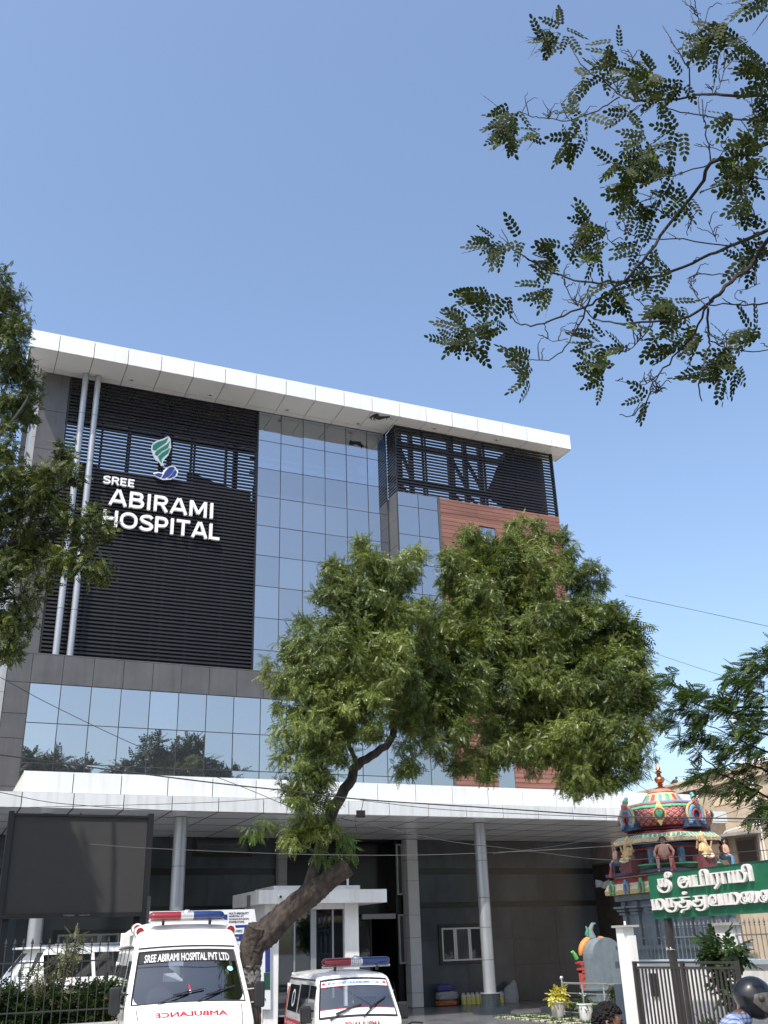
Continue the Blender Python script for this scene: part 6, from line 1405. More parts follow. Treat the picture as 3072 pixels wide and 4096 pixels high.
# neck, eave and lower neck
b = MB(); octa(b, [(.80, tz(1012)), (.98, tz(1010)), (.98, tz(985)), (.88, tz(975)), (1.0, tz(962)), (.9, tz(950))], [0, 0, 1, 0, 2, 2]); b.build('neck', [c_maroon, c_red, c_dblue], tpl)
b = MB(); octa(b, [(.9, tz(1095)), (1.27, tz(1092)), (1.30, tz(1062)), (1.27, tz(1050)), (1.16, tz(1018)), (1.05, tz(1005)), (.9, tz(1000))], [4, 0, 1, 2, 3, 3, 3])
b.build('eave', [c_cream, c_gold, c_green, c_rose, c_maroon], tpl)
b = MB()
for fc in range(8):
    n, e = local(fc)
    for i in range(9):
        s = (-1+2*(i+.5)/9)*.50; b.add([Vector((TX, TY, tz(1052)))+n*1.295+e*(s-.022), Vector((TX, TY, tz(1052)))+n*1.295+e*(s+.022), Vector((TX, TY, tz(1020)))+n*1.19+e*(s+.012), Vector((TX, TY, tz(1020)))+n*1.19+e*(s-.012)], [(0, 1, 2, 3)])
b.build('eave_ribs', c_white, tpl)
b = MB(); octa(b, [(.84, tz(1300)), (.84, tz(1150)), (.92, tz(1148)), (.92, tz(1128)), (1.02, tz(1120)), (1.02, tz(1105)), (.9, tz(1098))], [0, 1, 1, 2, 2, 3, 3])
for fc in range(8):
    a = fc*math.pi/4+R8; p = Vector((TX+.93*math.cos(a), TY+.93*math.sin(a), 0)); b.cyl(p+Vector((0, 0, tz(1300))), p+Vector((0, 0, tz(1145))), .09, n=6, m=4)
b.build('drum', [c_maroon, c_red, c_dblue, c_dblue, c_blue], tpl)
b = MB(); octa(b, [(.9, tz(1340)), (1.2, tz(1335)), (1.24, tz(1300)), (1.18, tz(1285)), (.85, tz(1278))], [0, 0, 1, 0, 1]); b.build('green_platform', [c_dgreen, c_green], tpl)
# square cornice with little horseshoe arches, grey walls below
S = 1.06; b = MB()
b.box(TX-S-.12, TX+S+.12, TY-S-.12, TY+S+.12, tz(1368), tz(1340), 0)
b.lathe([((S-.05)*math.sqrt(2), tz(1545)), ((S+.16)*math.sqrt(2), tz(1540)), ((S+.17)*math.sqrt(2), tz(1500)), ((S+.10)*math.sqrt(2), tz(1440)), ((S-.02)*math.sqrt(2), tz(1385)), ((S-.05)*math.sqrt(2), tz(1370))], (TX, TY, 0), 4, rot=math.pi/4, mats=[1, 1, 2, 3, 2])
b.build('cornice', [c_purple, c_gold, c_cream, c_red], tpl)
for (n, e) in ((Vector((-1, 0, 0)), Vector((0, 1, 0))), (Vector((0, -1, 0)), Vector((1, 0, 0)))):
    for i in range(4):
        C0 = Vector((TX, TY, tz(1490)))+n*(S+.18)+e*(-.9+.6*i); b = MB()
        b.tube([C0+e*(.085*math.cos(t))+Vector((0, 0, .13*math.sin(t))) for t in np.linspace(-1.0, math.pi+1.0, 12)], [.035]*12, 8); b.ball(tuple(C0+Vector((0, 0, .17))), .05, 8, 6); b.ball(tuple(C0-n*.02), (.05, .05, .07), 8, 6, 1)
        b.build('horseshoe_arch', [c_blue if i % 2 == 0 else c_green, c_red], tpl, smooth=50)
W = .95; zb = 1.95
b = MB(); b.box(TX-W, TX+W, TY-W, TY+W, zb, tz(1545))
b.box(TX-W-.12, TX+W+.12, TY-W-.12, TY+W+.12, tz(1600), tz(1548))
for s in (-.8, -.3, .3, .8):
    for (n, e) in ((Vector((-1, 0, 0)), Vector((0, 1, 0))), (Vector((0, -1, 0)), Vector((1, 0, 0)))):
        C0 = Vector((TX, TY, 0))+n*(W+.03)+e*s
        b.obox(C0+Vector((0, 0, (zb+tz(1610))/2)), e*.075, n*.05, Vector((0, 0, (tz(1610)-zb)/2)))
        for (v, w_, d_) in ((1660, .22, .16), (1690, .16, .11), (1720, .12, .08)): b.obox(C0+n*.03+Vector((0, 0, tz(v))), e*w_, n*d_, Vector((0, 0, .022)))
b.box(TX-W-.2, TX+W+.2, TY-W-.2, TY+W+.2, 1.86, 1.95); b.box(TX-W-.1, TX+W+.1, TY-W-.1, TY+W+.1, 1.6, 1.86); b.box(TX-W-.24, TX+W+.24, TY-W-.24, TY+W+.24, 1.45, 1.6); b.box(TX-W-.12, TX+W+.12, TY-W-.12, TY+W+.12, 1.1, 1.45); b.box(TX-W-.3, TX+W+.3, TY-W-.3, TY+W+.3, -.05, 1.1)
b.build('shrine_wall', c_grey, tpl)
# seated figures
SS = 1.04
def statue(fc, kind, r=1.3):
    n, e = local(fc); O = Vector((TX, TY, tz(1335)))+n*r; b = MB()
    def L(f, s, u): return O+n*f*SS+e*s*SS+Vector((0, 0, u*SS))
    sk = {'guard': 0, 'tusk': 1, 'maid': 0}[kind]
    # pedestal, torso, head
    if kind == 'tusk': b.obox(L(-.02, 0, .1), n*.17, e*.22, Vector((0, 0, .16)), 4); b.add([L(.115, -.12, .21), L(.115, .12, .21), L(.118, .06, .09), L(.118, 0, .06), L(.118, -.06, .09)], [(0, 1, 2, 3, 4)], 5)
    h0 = .22
    b.ball(tuple(L(-.02, 0, h0+.03)), (.11*SS, .11*SS, .08*SS), 12, 8, 2 if kind != 'tusk' else 5)
    b.tube([L(0, 0, h0), L(.03, 0, h0+.09), L(.02, 0, h0+.18), L(0, 0, h0+.27), L(0, 0, h0+.31)], [.13, .15 if kind != 'maid' else .104, .124, .11, .052], 12, sk)
    b.ball(tuple(L(.015, 0, h0+.38)), (.062*SS, .062*SS, .075*SS), 12, 8, sk)
    if kind != 'tusk': b.ball(tuple(L(-.012, 0, h0+.412)), (.082*SS, .082*SS, .07*SS), 12, 8, 3); b.ball(tuple(L(-.02, .08, h0+.345)), .05*SS, 8, 6, 3); b.ball(tuple(L(-.02, -.08, h0+.345)), .05*SS, 8, 6, 3); b.obox(L(.075, 0, h0+.352), n*.012, e*.045, Vector((0, 0, .012)), 3); b.obox(L(.07, 0, h0+.39), n*.012, e*.05, Vector((0, 0, .008)), 3)
    else:
        b.tube([L(.06, 0, h0+.37), L(.10, .0, h0+.30), L(.11, .01, h0+.22), L(.10, .04, h0+.16), L(.12, .07, h0+.15)], [.045*SS, .038*SS, .03*SS, .024*SS, .018*SS], 8, 1)
        for s in (-1, 1): b.ball(tuple(L(-.0, s*.085, h0+.38)), (.035*SS, .035*SS, .055*SS), 8, 6, 1)
        b.lathe([(.075, 0), (.08, .03), (.05, .08), (.03, .12), (.005, .15)], L(-.01, 0, h0+.43), 12, 2)
    for s in (-1, 1):
        sh = L(0, s*.10, h0+.255)
        if kind == 'tusk':
            b.tube([sh, L(.02, s*.2, h0+.20), L(.07, s*.21, h0+.34)], [.035*SS, .03*SS, .02*SS], 8, 1); b.tube([sh, L(.06, s*.17, h0+.12), L(.13, s*.12, h0+.12)], [.035*SS, .03*SS, .02*SS], 8, 1); b.ball(tuple(L(.08, s*.21, h0+.40)), (.02*SS, .02*SS, .05*SS), 8, 6, 2)
        else: b.tube([L(0, s*.08, h0+.265), L(0, s*.14, h0+.25), L(.0, s*.215, h0+.13), L(.11, s*.20, h0+.05)], [.04*SS, .042*SS, .034*SS, .024*SS], 8, sk); b.ball(tuple(L(.12, s*.2, h0+.045)), .03*SS, 8, 6, sk)
        kn = L(.17, s*(.15 if kind == 'guard' else .12), h0+.02); b.tube([L(0, s*.06, h0+.02), kn], [.065*SS, .05*SS], 10, 2 if kind == 'maid' else (5 if kind == 'tusk' else 6))
        if kind == 'tusk': b.tube([kn, L(.18, s*.02, h0-.03)], [.045*SS, .03*SS], 8, 5)
        else: b.tube([kn, L(.16, s*.145, -.0), L(.16, s*.14, -.06)], [.045*SS, .032*SS, .028*SS], 8, sk if kind == 'guard' else 2); b.ball(tuple(L(.2, s*.13, -.06)), (.05*SS, .045*SS, .025*SS), 8, 6, sk)
    b.tube([L(.06, -.09, h0+.25), L(.115, 0, h0+.2), L(.06, .09, h0+.25)], [.016]*3, 6, 2)
    if kind != 'tusk': b.tube([L(.2, .19, -.06), L(.12, .19, .32)], [.05*SS, .015*SS], 8, 6)
    b.build('statue', [c_skin, c_tan, c_blue if kind == 'maid' else c_gold, c_hair, c_maroon, c_cream, c_red], tpl, smooth=50)
statue(5, 'guard'); statue(4, 'tusk', 1.26); statue(6, 'tusk', 1.26); statue(3, 'maid'); statue(7, 'maid')
b = MB()
for fc, s in ((5, .34), (5, -.34), (7, .3), (3, -.3), (7, -.3)):
    n, e = local(fc); O = Vector((TX, TY, tz(1300)))+n*1.06+e*s; b.ball(tuple(O), (.09, .09, .07), 10, 7); b.ball(tuple(O+n*.09+Vector((0, 0, .07))), .05, 8, 6); b.cyl(O+n*.08+Vector((0, 0, .1)), O+n*.06+Vector((0, 0, .17)), .012, n=5)
b.build('bull_statue', mat('statue_grey', (.22, .25, .28), .7), tpl, smooth=50)

# ------------------------------------------------------------------ small arched shrine seen from behind
az = PT(2430, 4007, D=36); ax_, ay_ = az.x, az.y
sh = thing('small_shrine', 'small grey arched shrine back with orange and red moulded front edge', 'shrine', (ax_, ay_, 0))
zB, hA = .0, 1.62; wA = .60
def arch(y, w, h, x=ax_): return [(x-w, y, .62)]+[(x-w*math.cos(t), y, zB+h-w+w*math.sin(t)) for t in np.linspace(0, math.pi, 16)]+[(x+w, y, .62)]
ztop = PT(2430, 3600+550/3.687, D=36).z; b = MB(); b.prism(arch(ay_-.3, wA, ztop), (0, .55, 0)); b.box(ax_-wA-.02, ax_+wA+.02, ay_-.34, ay_+.3, .28, .62); b.box(ax_-wA-.14, ax_+wA+.14, ay_-.42, ay_+.36, -.02, .28); b.box(ax_-wA-.1, ax_+wA+.1, ay_-.38, ay_+.33, .622, .68)
b.build('shrine_body', c_grey, sh)
b = MB(); yf = ay_+.34; b.tube([(ax_-.62*math.cos(t), yf, ztop-.62+.64*math.sin(t)) for t in np.linspace(.15, math.pi/2-.25, 9)], [.06, .09, .11, .12, .12, .11, .10, .08, .05], 10); b.tube([(ax_+.62*math.cos(t), yf, ztop-.62+.64*math.sin(t)) for t in np.linspace(.15, math.pi/2-.25, 9)], [.06, .09, .11, .12, .12, .11, .10, .08, .05], 10)
b.build('orange_arch', mat('shrine_orange', (.62, .24, .06), .6, var=.2, vscale=5), sh, smooth=60)
b = MB(); b.tube([(ax_-.78, yf, ztop-.62), (ax_-.84, yf, ztop-.5), (ax_-.92, yf, ztop-.40), (ax_-.98, yf, ztop-.42)], [.07, .07, .05, .03], 8); b.build('green_scroll', mat('shrine_green', (.12, .42, .10), .6), sh, smooth=60); b = MB(); b.tube([(ax_-.22, yf, ztop+.02), (ax_-.3, yf, ztop+.12), (ax_-.24, yf, ztop+.25), (ax_-.3, yf, ztop+.36)], [.07, .07, .06, .02], 8); b.build('leaf_scroll', mat('shrine_teal', (.06, .24, .15), .6, var=.3, vscale=9), sh, smooth=60)
b = MB(); b.tube([(ax_-.1, yf, ztop), (ax_-.14, yf, ztop+.25), (ax_-.02, yf, ztop+.42), (ax_+.10, yf, ztop+.44)], [.15, .09, .06, .02], 10); b.build('hooked_crest', c_grey, sh, smooth=60)
b = MB()
for (z, w) in ((ztop-.72, .20), (ztop-.78, .15), (ztop-.92, .14), (ztop-1.0, .10), (ztop-1.16, .06)): b.box(ax_-wA-w, ax_-wA+.1, yf-.12, yf+.12, z-.035, z+.03)
b.box(ax_-wA-.1, ax_-wA+.1, yf-.1, yf+.1, .68, ztop-.7); b.build('red_pilaster', c_red, sh)

# ------------------------------------------------------------------ beige building beyond the temple
BX = 30.0
m_beige = mat('beige_plaster', (.56, .46, .34), .85, var=.08, vscale=1.2, bump=.06, streak=.16); m_beige2 = mat('pale_yellow_plaster', (.66, .55, .36), .85, var=.06); m_brown = mat('brown_and_shaded_plaster', (.20, .15, .115), .85, var=.15)
bb_ = thing('house', 'beige plastered building with parapet and sunshades, behind the temple tower', 'building', (BX+6, 33, 0))
ztop = PT(2700, 3140, X=BX).z
b = MB(); b.box(BX, BX+12, 20, 46, 0, ztop-.4); b.build('wall', m_beige, bb_)
b = MB(); b.box(BX-.18, BX+12.2, 19.8, 46.2, ztop-.4, ztop-.22); b.box(BX-.06, BX+12.1, 19.9, 46.1, ztop-.22, ztop-.06); b.box(BX-.2, BX+12.2, 19.8, 46.2, ztop-.06, ztop+.04); b.build('parapet', m_beige, bb_)
A, B = PT(*z4b(1170, 750), X=BX), PT(*z4b(1590, 530), X=BX); b = MB(); b.box(BX-.02, BX-.003, B.y, A.y, A.z, B.z); b.build('wall_panel', m_beige2, bb_)
A, B = PT(*z4b(885, 680), X=BX), PT(*z4b(990, 590), X=BX); b = MB(); b.box(BX-.04, BX-.02, B.y, A.y, A.z, B.z)
for k in range(4): y = B.y+(A.y-B.y)*(k+.5)/4; b.box(BX-.07, BX-.042, y-.07, y+.07, A.z, B.z, 1)
b.build('balustrade_opening', [m_dark, m_brown], bb_)
A, B = PT(*z4b(1400, 1290), X=BX), PT(*z4b(1550, 1020), X=BX); w = MB(); w.box(BX-.035, BX-.004, B.y, A.y, A.z, B.z); wd = w.build('window', m_brown, bb_); p = MB(); p.box(BX-.045, BX-.036, B.y+.1, A.y-.1, A.z+.1, B.z-.1); p.build('pane', m_pane, wd)
A, B = PT(*z4b(1150, 1000), X=BX-.3), PT(*z4b(1562, 975), X=BX-.3); b = MB(); b.box(BX-.6, BX-.005, B.y, A.y, B.z-.06, B.z+.06); b.build('sunshade', m_conc, bb_)
for k, xx in enumerate((1575, 1602)):
    A = PT(*z4b(xx, 1000), X=BX-.08); b = MB(); b.cyl((BX-.08, A.y, .1), (BX-.08, A.y, ztop-.42), .05, n=10); b.build('drain_pipe', m_cream, bb_, smooth=60)
b = MB(); y_ = PT(*z4b(1270, 1050), X=BX-.5).y; b.tube([(BX-.45, y_+.3, PT(*z4b(1270, 1050), X=BX).z), (BX-.45, y_, PT(*z4b(1300, 990), X=BX).z), (BX-.2, y_-.9, PT(*z4b(1360, 950), X=BX).z), (BX-.05, y_-2.2, PT(*z4b(1500, 930), X=BX).z)], .035, 8); b.build('white_conduit', m_white, bb_, smooth=60)
# added low block: the house's shaded lower wall, shade put into brown
an = thing('shaded_house_wall', 'shaded lower wall of the beige building, darkened to brown, with a concrete sunshade beside the black granite wall', 'building', (29, 40, 0))
zA = PT(*z4b(200, 1250), X=27.6).z
b = MB(); b.box(28.1, 29.98, 33, 45, 0, zA+1.2); b.build('wall', m_brown, an)
b = MB(); b.box(27.4, 28.095, 33, 40, zA-.05, zA+.05); b.build('sunshade', m_conc, an)
b = MB(); b.box(28.06, 28.095, 34.5, 36.5, 1.0, 1.9); b.build('window', m_dark, an)
b = MB(); b.tube([(27.95, 33.9, 3.0), (27.8, 33.7, 3.0), (27.75, 33.6, 2.7), (27.75, 33.6, .2)], .07, 10); b.build('drain_pipe', m_black, an, smooth=50)
# roof things
q = PT(2960, 3088, X=31.5); q2_ = PT(3090, 3060, X=31.5)
hw = thing('solar_heater', 'white cylindrical water tank with red end and red letters on the beige roof', 'water heater', (31.5, q.y, 0))
b = MB(); L_ = q.y-q2_.y+1.0; zc_ = q.z+.1; b.tube([(31.5, q.y, zc_), (31.5, q.y-.06, zc_), (31.5, q.y-L_+.4, zc_)], [.2, .3, .3], 20); b.build('tank', m_white, hw, smooth=40)
b = MB(); b.tube([(31.5, q.y-L_+.399, zc_), (31.5, q.y-L_, zc_), (31.5, q.y-L_-.05, zc_)], [.302, .302, .2], 20); b.build('end_cap', m_red, hw, smooth=40)
V, F = text_mesh('SUN', 1, .5, .03, 2); A_ = fit(V, q.y-.9, q.y-1.5, -.07, .10); b = MB(); b.add([(31.5-math.sqrt(.303**2-p[1]**2)-.004, p[0], zc_+p[1]) for p in A_], F); b.build('lettering', m_red, hw)
b = MB()
for y in (q.y-.3, q.y-L_+.6): b.bar((31.5, y, ztop), (31.5, y, zc_-.25), .06)
b.build('stand', m_steel, hw)
for k, (x, y, lab) in enumerate(((2400+1270/2.4688, 2550+575/2.4688, 'white vent pipe with cap on the beige roof, in front of the sky'),)):
    p = PT(x, y, X=33); b = MB(); b.cyl((33, p.y, ztop-.4), (33, p.y, p.z-.1), .05, n=10); b.lathe([(.09, -.12), (.1, 0), (.02, .03)], (33, p.y, p.z), 10); tag(b.build('vent_pipe', m_white), lab, 'pipe')
p = PT(2700, 3128, X=BX); b = MB(); b.ball((p.x, p.y, p.z+.02), (.11, .17, .10), 12, 8); b.ball((p.x, p.y-.13, p.z+.16), (.055, .06, .06), 10, 7); b.tube([(p.x, p.y+.1, p.z+.02), (p.x, p.y+.34, p.z-.05)], [.07, .02], 8); b.cyl((p.x, p.y-.18, p.z+.155), (p.x, p.y-.23, p.z+.145), .014, .002, n=6); b.cyl((p.x, p.y, p.z-.1), (p.x, p.y, p.z-.05), .02, n=6)
tag(b.build('pigeon', mat('pigeon_grey', (.05, .052, .06), .6), smooth=60), 'dark pigeon perched on the parapet of the beige building', 'bird')
# washing on a line, tree in the gap
p = PT(*z3(618, 480), Y=37.9) if 'z3' in globals() else PT(1972+618/1.508, 3200+480/1.508, Y=37.9); p2_ = PT(1972+702/1.508, 3200+530/1.508, Y=37.9)
b = MB(); n = 10; V = []
for j in range(5):
    for i in range(n+1): t = i/n; V.append((p.x+(p2_.x-p.x)*t, 37.9+.06*math.sin(t*11+j*.6), p.z+.0-.08*math.sin(math.pi*t)*(1-j/4)+(p2_.z-p.z)*j/4+.03*math.sin(t*7)))
b.add(V, [(j*(n+1)+i, j*(n+1)+i+1, (j+1)*(n+1)+i+1, (j+1)*(n+1)+i) for j in range(4) for i in range(n)])
cl_ = b.build('hanging_cloth', m_banw, smooth=60); md = cl_.modifiers.new('thick', 'SOLIDIFY'); md.thickness = .01; tag(cl_, 'white cloth drying in the gap beside the black granite wall', 'cloth')
q_ = PT(1972+640/1.508, 3200+350/1.508, Y=47); t = thing('tree', 'dark tree in the narrow gap between hospital and beige building', 'tree', (q_.x, 47, 0))
b = MB(); b.tube([(q_.x, 47, 0), (q_.x+.1, 47, 3), (q_.x, 47, 5.5)], [.2, .14, .05], 10); b.build('trunk', m_bark, t, smooth=60)
pos, dr = clump_points([(Vector((q_.x+a, 47+c, z)), r) for a, c, z, r in ((0, 0, 6.2, 1.1), (-.5, .3, 5, 1.1), (.7, 0, 5, 1.1), (0, .3, 3.8, 1.2), (.6, .3, 3, .9), (-.3, 0, 2.6, .9))], 9, sub=.4, subdens=1)
fronds('crown', m_left, pos, dr, up_for(dr), rng.uniform(.3, .45, len(pos)), T_SMALL, t)

# ------------------------------------------------------------------ things left on the granite floor by the wall
m_can = mat('yellow_can', (.55, .50, .16), .35, var=.1, vscale=6); m_cant = mat('clear_can_top', (.5, .5, .42), .3)
cz = ZM(1650, 3550, 2.552); places = ['leftmost', 'second from left', 'third from left', 'fourth from left', 'fifth from left', 'sixth from left']
can = None
for k, xx in enumerate((524, 572, 616, 664, 708, 745, 912)):
    p = PT(*cz(xx, 1185-(k*3)), Y=37.05); x = p.x
    lab = 'yellow plastic can by the granite wall, '+(places[k]+' in the row' if k < 6 else 'alone right of the silver column')
    if can is None:
        can = thing('jerry_can', lab, 'can', (x, 37.05, 0), 0, 'yellow cans by the granite wall')
        b = MB(); b.lathe([(.095, .005), (.10, .02), (.10, .16), (.092, .165), (.10, .17), (.10, .28)], (0, 0, 0), 16); b.build('can_body', m_can, can, smooth=40, world=False)
        b = MB(); b.lathe([(.10, .281), (.085, .33), (.035, .355), (.035, .38)], (0, 0, 0), 16); b.tube([(-.07, 0, .335), (-.03, 0, .40), (.04, 0, .40), (.07, 0, .335)], .014, 6); b.build('neck_and_handle', m_cant, can, smooth=40, world=False)
    else:
        c = can.copy(); COL.objects.link(c); c.location = (x, 37.05, 0); c['label'] = lab
        for ch in list(can.children): kid(ch, c)
def lump(name, lab, cat, c, r, m, sharp=.25, sq=3.5):
    b = MB(); b.ball((0, 0, 0), 1, 24, 14); V = []
    for p in b.v:
        v = Vector(p); d = (abs(v.x)**sq+abs(v.y)**sq+abs(v.z)**sq)**(-1/sq) if v.length > 0 else 1
        v = v*d; k = 1+sharp*.5*(math.sin(v.x*5+v.z*7)*math.cos(v.y*6-v.z*4))+.09*math.sin(v.x*13+2*v.y)*math.sin(v.z*9+v.x*4)+rng.normal()*.02
        V.append((c[0]+v.x*r[0]*k, c[1]+v.y*r[1]*k, c[2]+v.z*r[2]*(1 if v.z < -.5 else k)))
    b.v = V; return tag(b.build(name, m, smooth=60), lab, cat)
m_sack = mat('grey_sack', (.26, .265, .27), .8, var=.12, vscale=9, bump=.4, bscale=14); m_bl = mat('blue_violet_tarp', (.045, .045, .17), .6, var=.2, vscale=6, bump=.3, bscale=10); m_or = mat('orange_brown_box', (.30, .10, .03), .7, var=.2)
pA = PT(*cz(345, 1210), Y=36.95)
lump('folded_sack', 'orange-brown folded bundle at the bottom of the pile by the granite wall', 'bundle', (pA.x, 36.95, .10), (.42, .22, .10), m_or)
lump('folded_sack', 'pale grey folded sack in the middle of the pile by the granite wall', 'sack', (pA.x+.04, 36.95, .35), (.42, .22, .16), m_sack)
lump('folded_tarp', 'crumpled blue-violet tarpaulin on top of the pile by the granite wall', 'tarpaulin', (pA.x-.04, 36.95, .62), (.36, .2, .13), m_bl)
pB = PT(*cz(1010, 1165), Y=36.95)
b = MB(); V = []; prof = [(.30, 0), (.33, .12), (.32, .3), (.29, .45), (.24, .55), (.16, .64), (.06, .74)]
b.lathe(prof, (0, 0, 0), 20); b.v = [(pB.x+p[0]*1.0+max(0, p[2]-.45)*.55, 36.95+p[1]*.6, p[2]*1.02+.03*math.sin(p[0]*14+p[1]*9)*(p[2] > .05)) for p in b.v]
tag(b.build('sack', m_sack, smooth=60), 'full pale grey sack with peaked top standing right of the silver column', 'sack')

# ------------------------------------------------------------------ cables and the little black lamp
def cable(label, pts, D0, D1, r=.012, m=m_cable):
    n = len(pts); w = [PT(x, y, D=D0+(D1-D0)*i/(n-1)) for i, (x, y) in enumerate(pts)]
    a = w[0]+(w[0]-w[1])*3 if pts[0][0] < 5 else w[0]; z = w[-1]+(w[-1]-w[-2])*3 if pts[-1][0] > 3060 else w[-1]
    w = ([a] if pts[0][0] < 5 else [])+w+([z] if pts[-1][0] > 3060 else [])
    q = []
    for i in range(len(w)-1):
        for k in range(6):
            t = k/6; A, B, C_, E = w[max(i-1, 0)], w[i], w[i+1], w[min(i+2, len(w)-1)]
            q.append(.5*((2*B)+(C_-A)*t+(2*A-5*B+4*C_-E)*t*t+(-A+3*B-3*C_+E)*t**3))
    q.append(w[-1]); b = MB(); b.tube(q, r, 6)
    return tag(b.build('cable', m, smooth=60), label, 'cable', 'overhead cables')
cable('thin cable sloping steeply across the lower glass wall', [(0, 2709), (212, 2823), (568, 2991), (980, 3152), (1130, 3215), (1330, 3290)], 15.5, 17, 0.0050)
cable('thick black cable crossing the foot of the lower glass wall and the canopy', [(0, 3019), (372, 3070), (862, 3132), (1160, 3164), (1440, 3197), (2000, 3234), (2500, 3266), (3072, 3276)], 15, 15.4, 0.0099)
cable('thin cable just under the thick one, reaching right past the temple dome', [(1440, 3200), (1750, 3236), (2100, 3256), (2500, 3272), (3072, 3292)], 15.4, 15.6, 0.0050)
cable('sagging cable low over the left white canopy edge', [(0, 3169), (186, 3207), (363, 3224), (494, 3233), (700, 3243), (1100, 3256), (1300, 3262)], 15, 16, 0.0050)
cable('nearly level cable over the left canopy edge rising to the trunk', [(0, 3232), (295, 3225), (700, 3215), (1000, 3200), (1290, 3170)], 15, 16.5, 0.0043)
cable('pale thin cable passing in front of the blank screen and the entrance', [(361, 3376), (583, 3392), (1100, 3414), (1583, 3421), (2000, 3409), (2500, 3380), (3072, 3330)], 15, 16, 0.0037, mat('grey_cable', (.10, .10, .10), .6))
cable('black cable sloping from the trunk across the entrance to the right', [(1364, 3273), (1755, 3358), (2000, 3390), (2150, 3409), (2450, 3440), (2800, 3420), (3072, 3400)], 16.8, 15, 0.0062)
cable('thin cable from the trunk rising over the canopy to the dome', [(1972, 3415), (2200, 3388), (2450, 3345), (2700, 3320), (3072, 3200)], 16, 16, 0.0043)
cable('thin cable high in the sky right of the neem crown', [(2500, 2380), (2540, 2390), (2800, 2445), (3072, 2505)], 24, 24, 0.0074, mat('grey_cable_far', (.12, .12, .12), .6))
cable('thin sky cable running down behind the feathery tree', [(2600, 2600), (2640, 2620), (2890, 2703), (3072, 2760)], 24, 24, 0.0062, mat('grey_cable_sky', (.14, .14, .14), .6))
cable('thin sky cable ending at the temple roof, upper of two', [(2480, 3000), (2560, 3055), (2700, 3142), (2760, 3180)], 30, 30, 0.0074)
cable('thin sky cable ending at the white canopy, lower of two', [(2440, 3045), (2520, 3115), (2600, 3170), (2660, 3210)], 30, 30, 0.0074)
p = PT(1443, 3256, D=16.9)
fl = thing('floodlight', 'small black floodlight hanging from cables beside the trunk', 'lamp', p)
b = MB(); b.obox(p, CR*.075, CF*.04, CU*.05); b.build('housing', m_black, fl)
b = MB(); b.obox(p-CF*.043-CU*.0, CR*.06, CF*.002, CU*.036); b.build('lens', m_darkglass, fl)
b = MB(); b.tube([p+CU*.05, p+CU*.1+CR*.02, p+CU*.26+CR*.05], .006, 5); b.tube([p+CU*.05-CR*.05, p-CU*.1-CR*.1, p-CU*.3-CR*.06], .004, 5); b.build('lead', m_cable, fl)

# ------------------------------------------------------------------ people
def skin_mesh(name, joints, bones, m, parent, sub=2):
    """one continuous surface grown round a skeleton"""
    me = bpy.data.meshes.new(name); names = list(joints)
    me.from_pydata([joints[k][0] for k in names], [(names.index(a), names.index(c)) for a, c in bones], [])
    o = bpy.data.objects.new(name, me); COL.objects.link(o)
    md = o.modifiers.new('skin', 'SKIN'); md.use_smooth_shade = True
    for i, k in enumerate(names):
        r = joints[k][1]; sv = me.skin_vertices[0].data[i]; sv.radius = r if hasattr(r, '__len__') else (r, r); sv.use_root = (i == 0)
    sb_ = o.modifiers.new('sub', 'SUBSURF'); sb_.levels = sub; sb_.render_levels = sub
    bpy.context.view_layer.update(); dg = bpy.context.evaluated_depsgraph_get()
    nm_ = bpy.data.meshes.new_from_object(o.evaluated_get(dg)); bpy.data.objects.remove(o)
    nm_.name = name; nm_.materials.clear()
    for mm in (m if isinstance(m, (list, tuple)) else [m]): nm_.materials.append(mm)
    o = bpy.data.objects.new(name, nm_); COL.objects.link(o); o.parent = parent
    return o
def hand(j, bn, tag_, wrist, d, side_, palm_up=Vector((0, 0, -1))):
    """palm and five curled fingers as joints: adds to joints/bones"""
    d = Vector(d).normalized(); s = Vector(side_).normalized(); c = d.cross(s).normalized(); w = Vector(wrist)
    j[tag_+'palm'] = (tuple(w+d*.045), (.034, .02)); bn.append((tag_+'wrist', tag_+'palm'))
    for i, (o, l) in enumerate(((-.03, .07), (-.01, .08), (.01, .077), (.03, .062))):
        a = w+d*.085+s*o; j[f'{tag_}k{i}'] = (tuple(a), .010); j[f'{tag_}m{i}'] = (tuple(a+d*l*.5+c*.008), .009); j[f'{tag_}t{i}'] = (tuple(a+d*l*.8+c*l*.45), .008); bn += [(tag_+'palm', f'{tag_}k{i}'), (f'{tag_}k{i}', f'{tag_}m{i}'), (f'{tag_}m{i}', f'{tag_}t{i}')]
    j[tag_+'th0'] = (tuple(w+d*.04-s*.035+c*.01), .011); j[tag_+'th1'] = (tuple(w+d*.085-s*.05+c*.025), .009); bn += [(tag_+'palm', tag_+'th0'), (tag_+'th0', tag_+'th1')]
def skinmat(name, col):
    m = mat(name, col, .45, var=.1, vscale=20, spec=.4); m.node_tree.nodes['Principled BSDF'].inputs['Subsurface Weight'].default_value = .05; return m
m_skin = skinmat('brown_skin', (.20, .095, .055)); m_hair = mat('black_hair', (.007, .006, .006), .75, spec=.25, var=.3); m_beard = mat('stubble', (.05, .027, .02), .7, var=.4, vscale=40)
m_shirtk = mat('dark_shirt', (.04, .05, .07), .8, bump=.2, bscale=30); m_trou = mat('dark_trousers', (.025, .025, .03), .8)

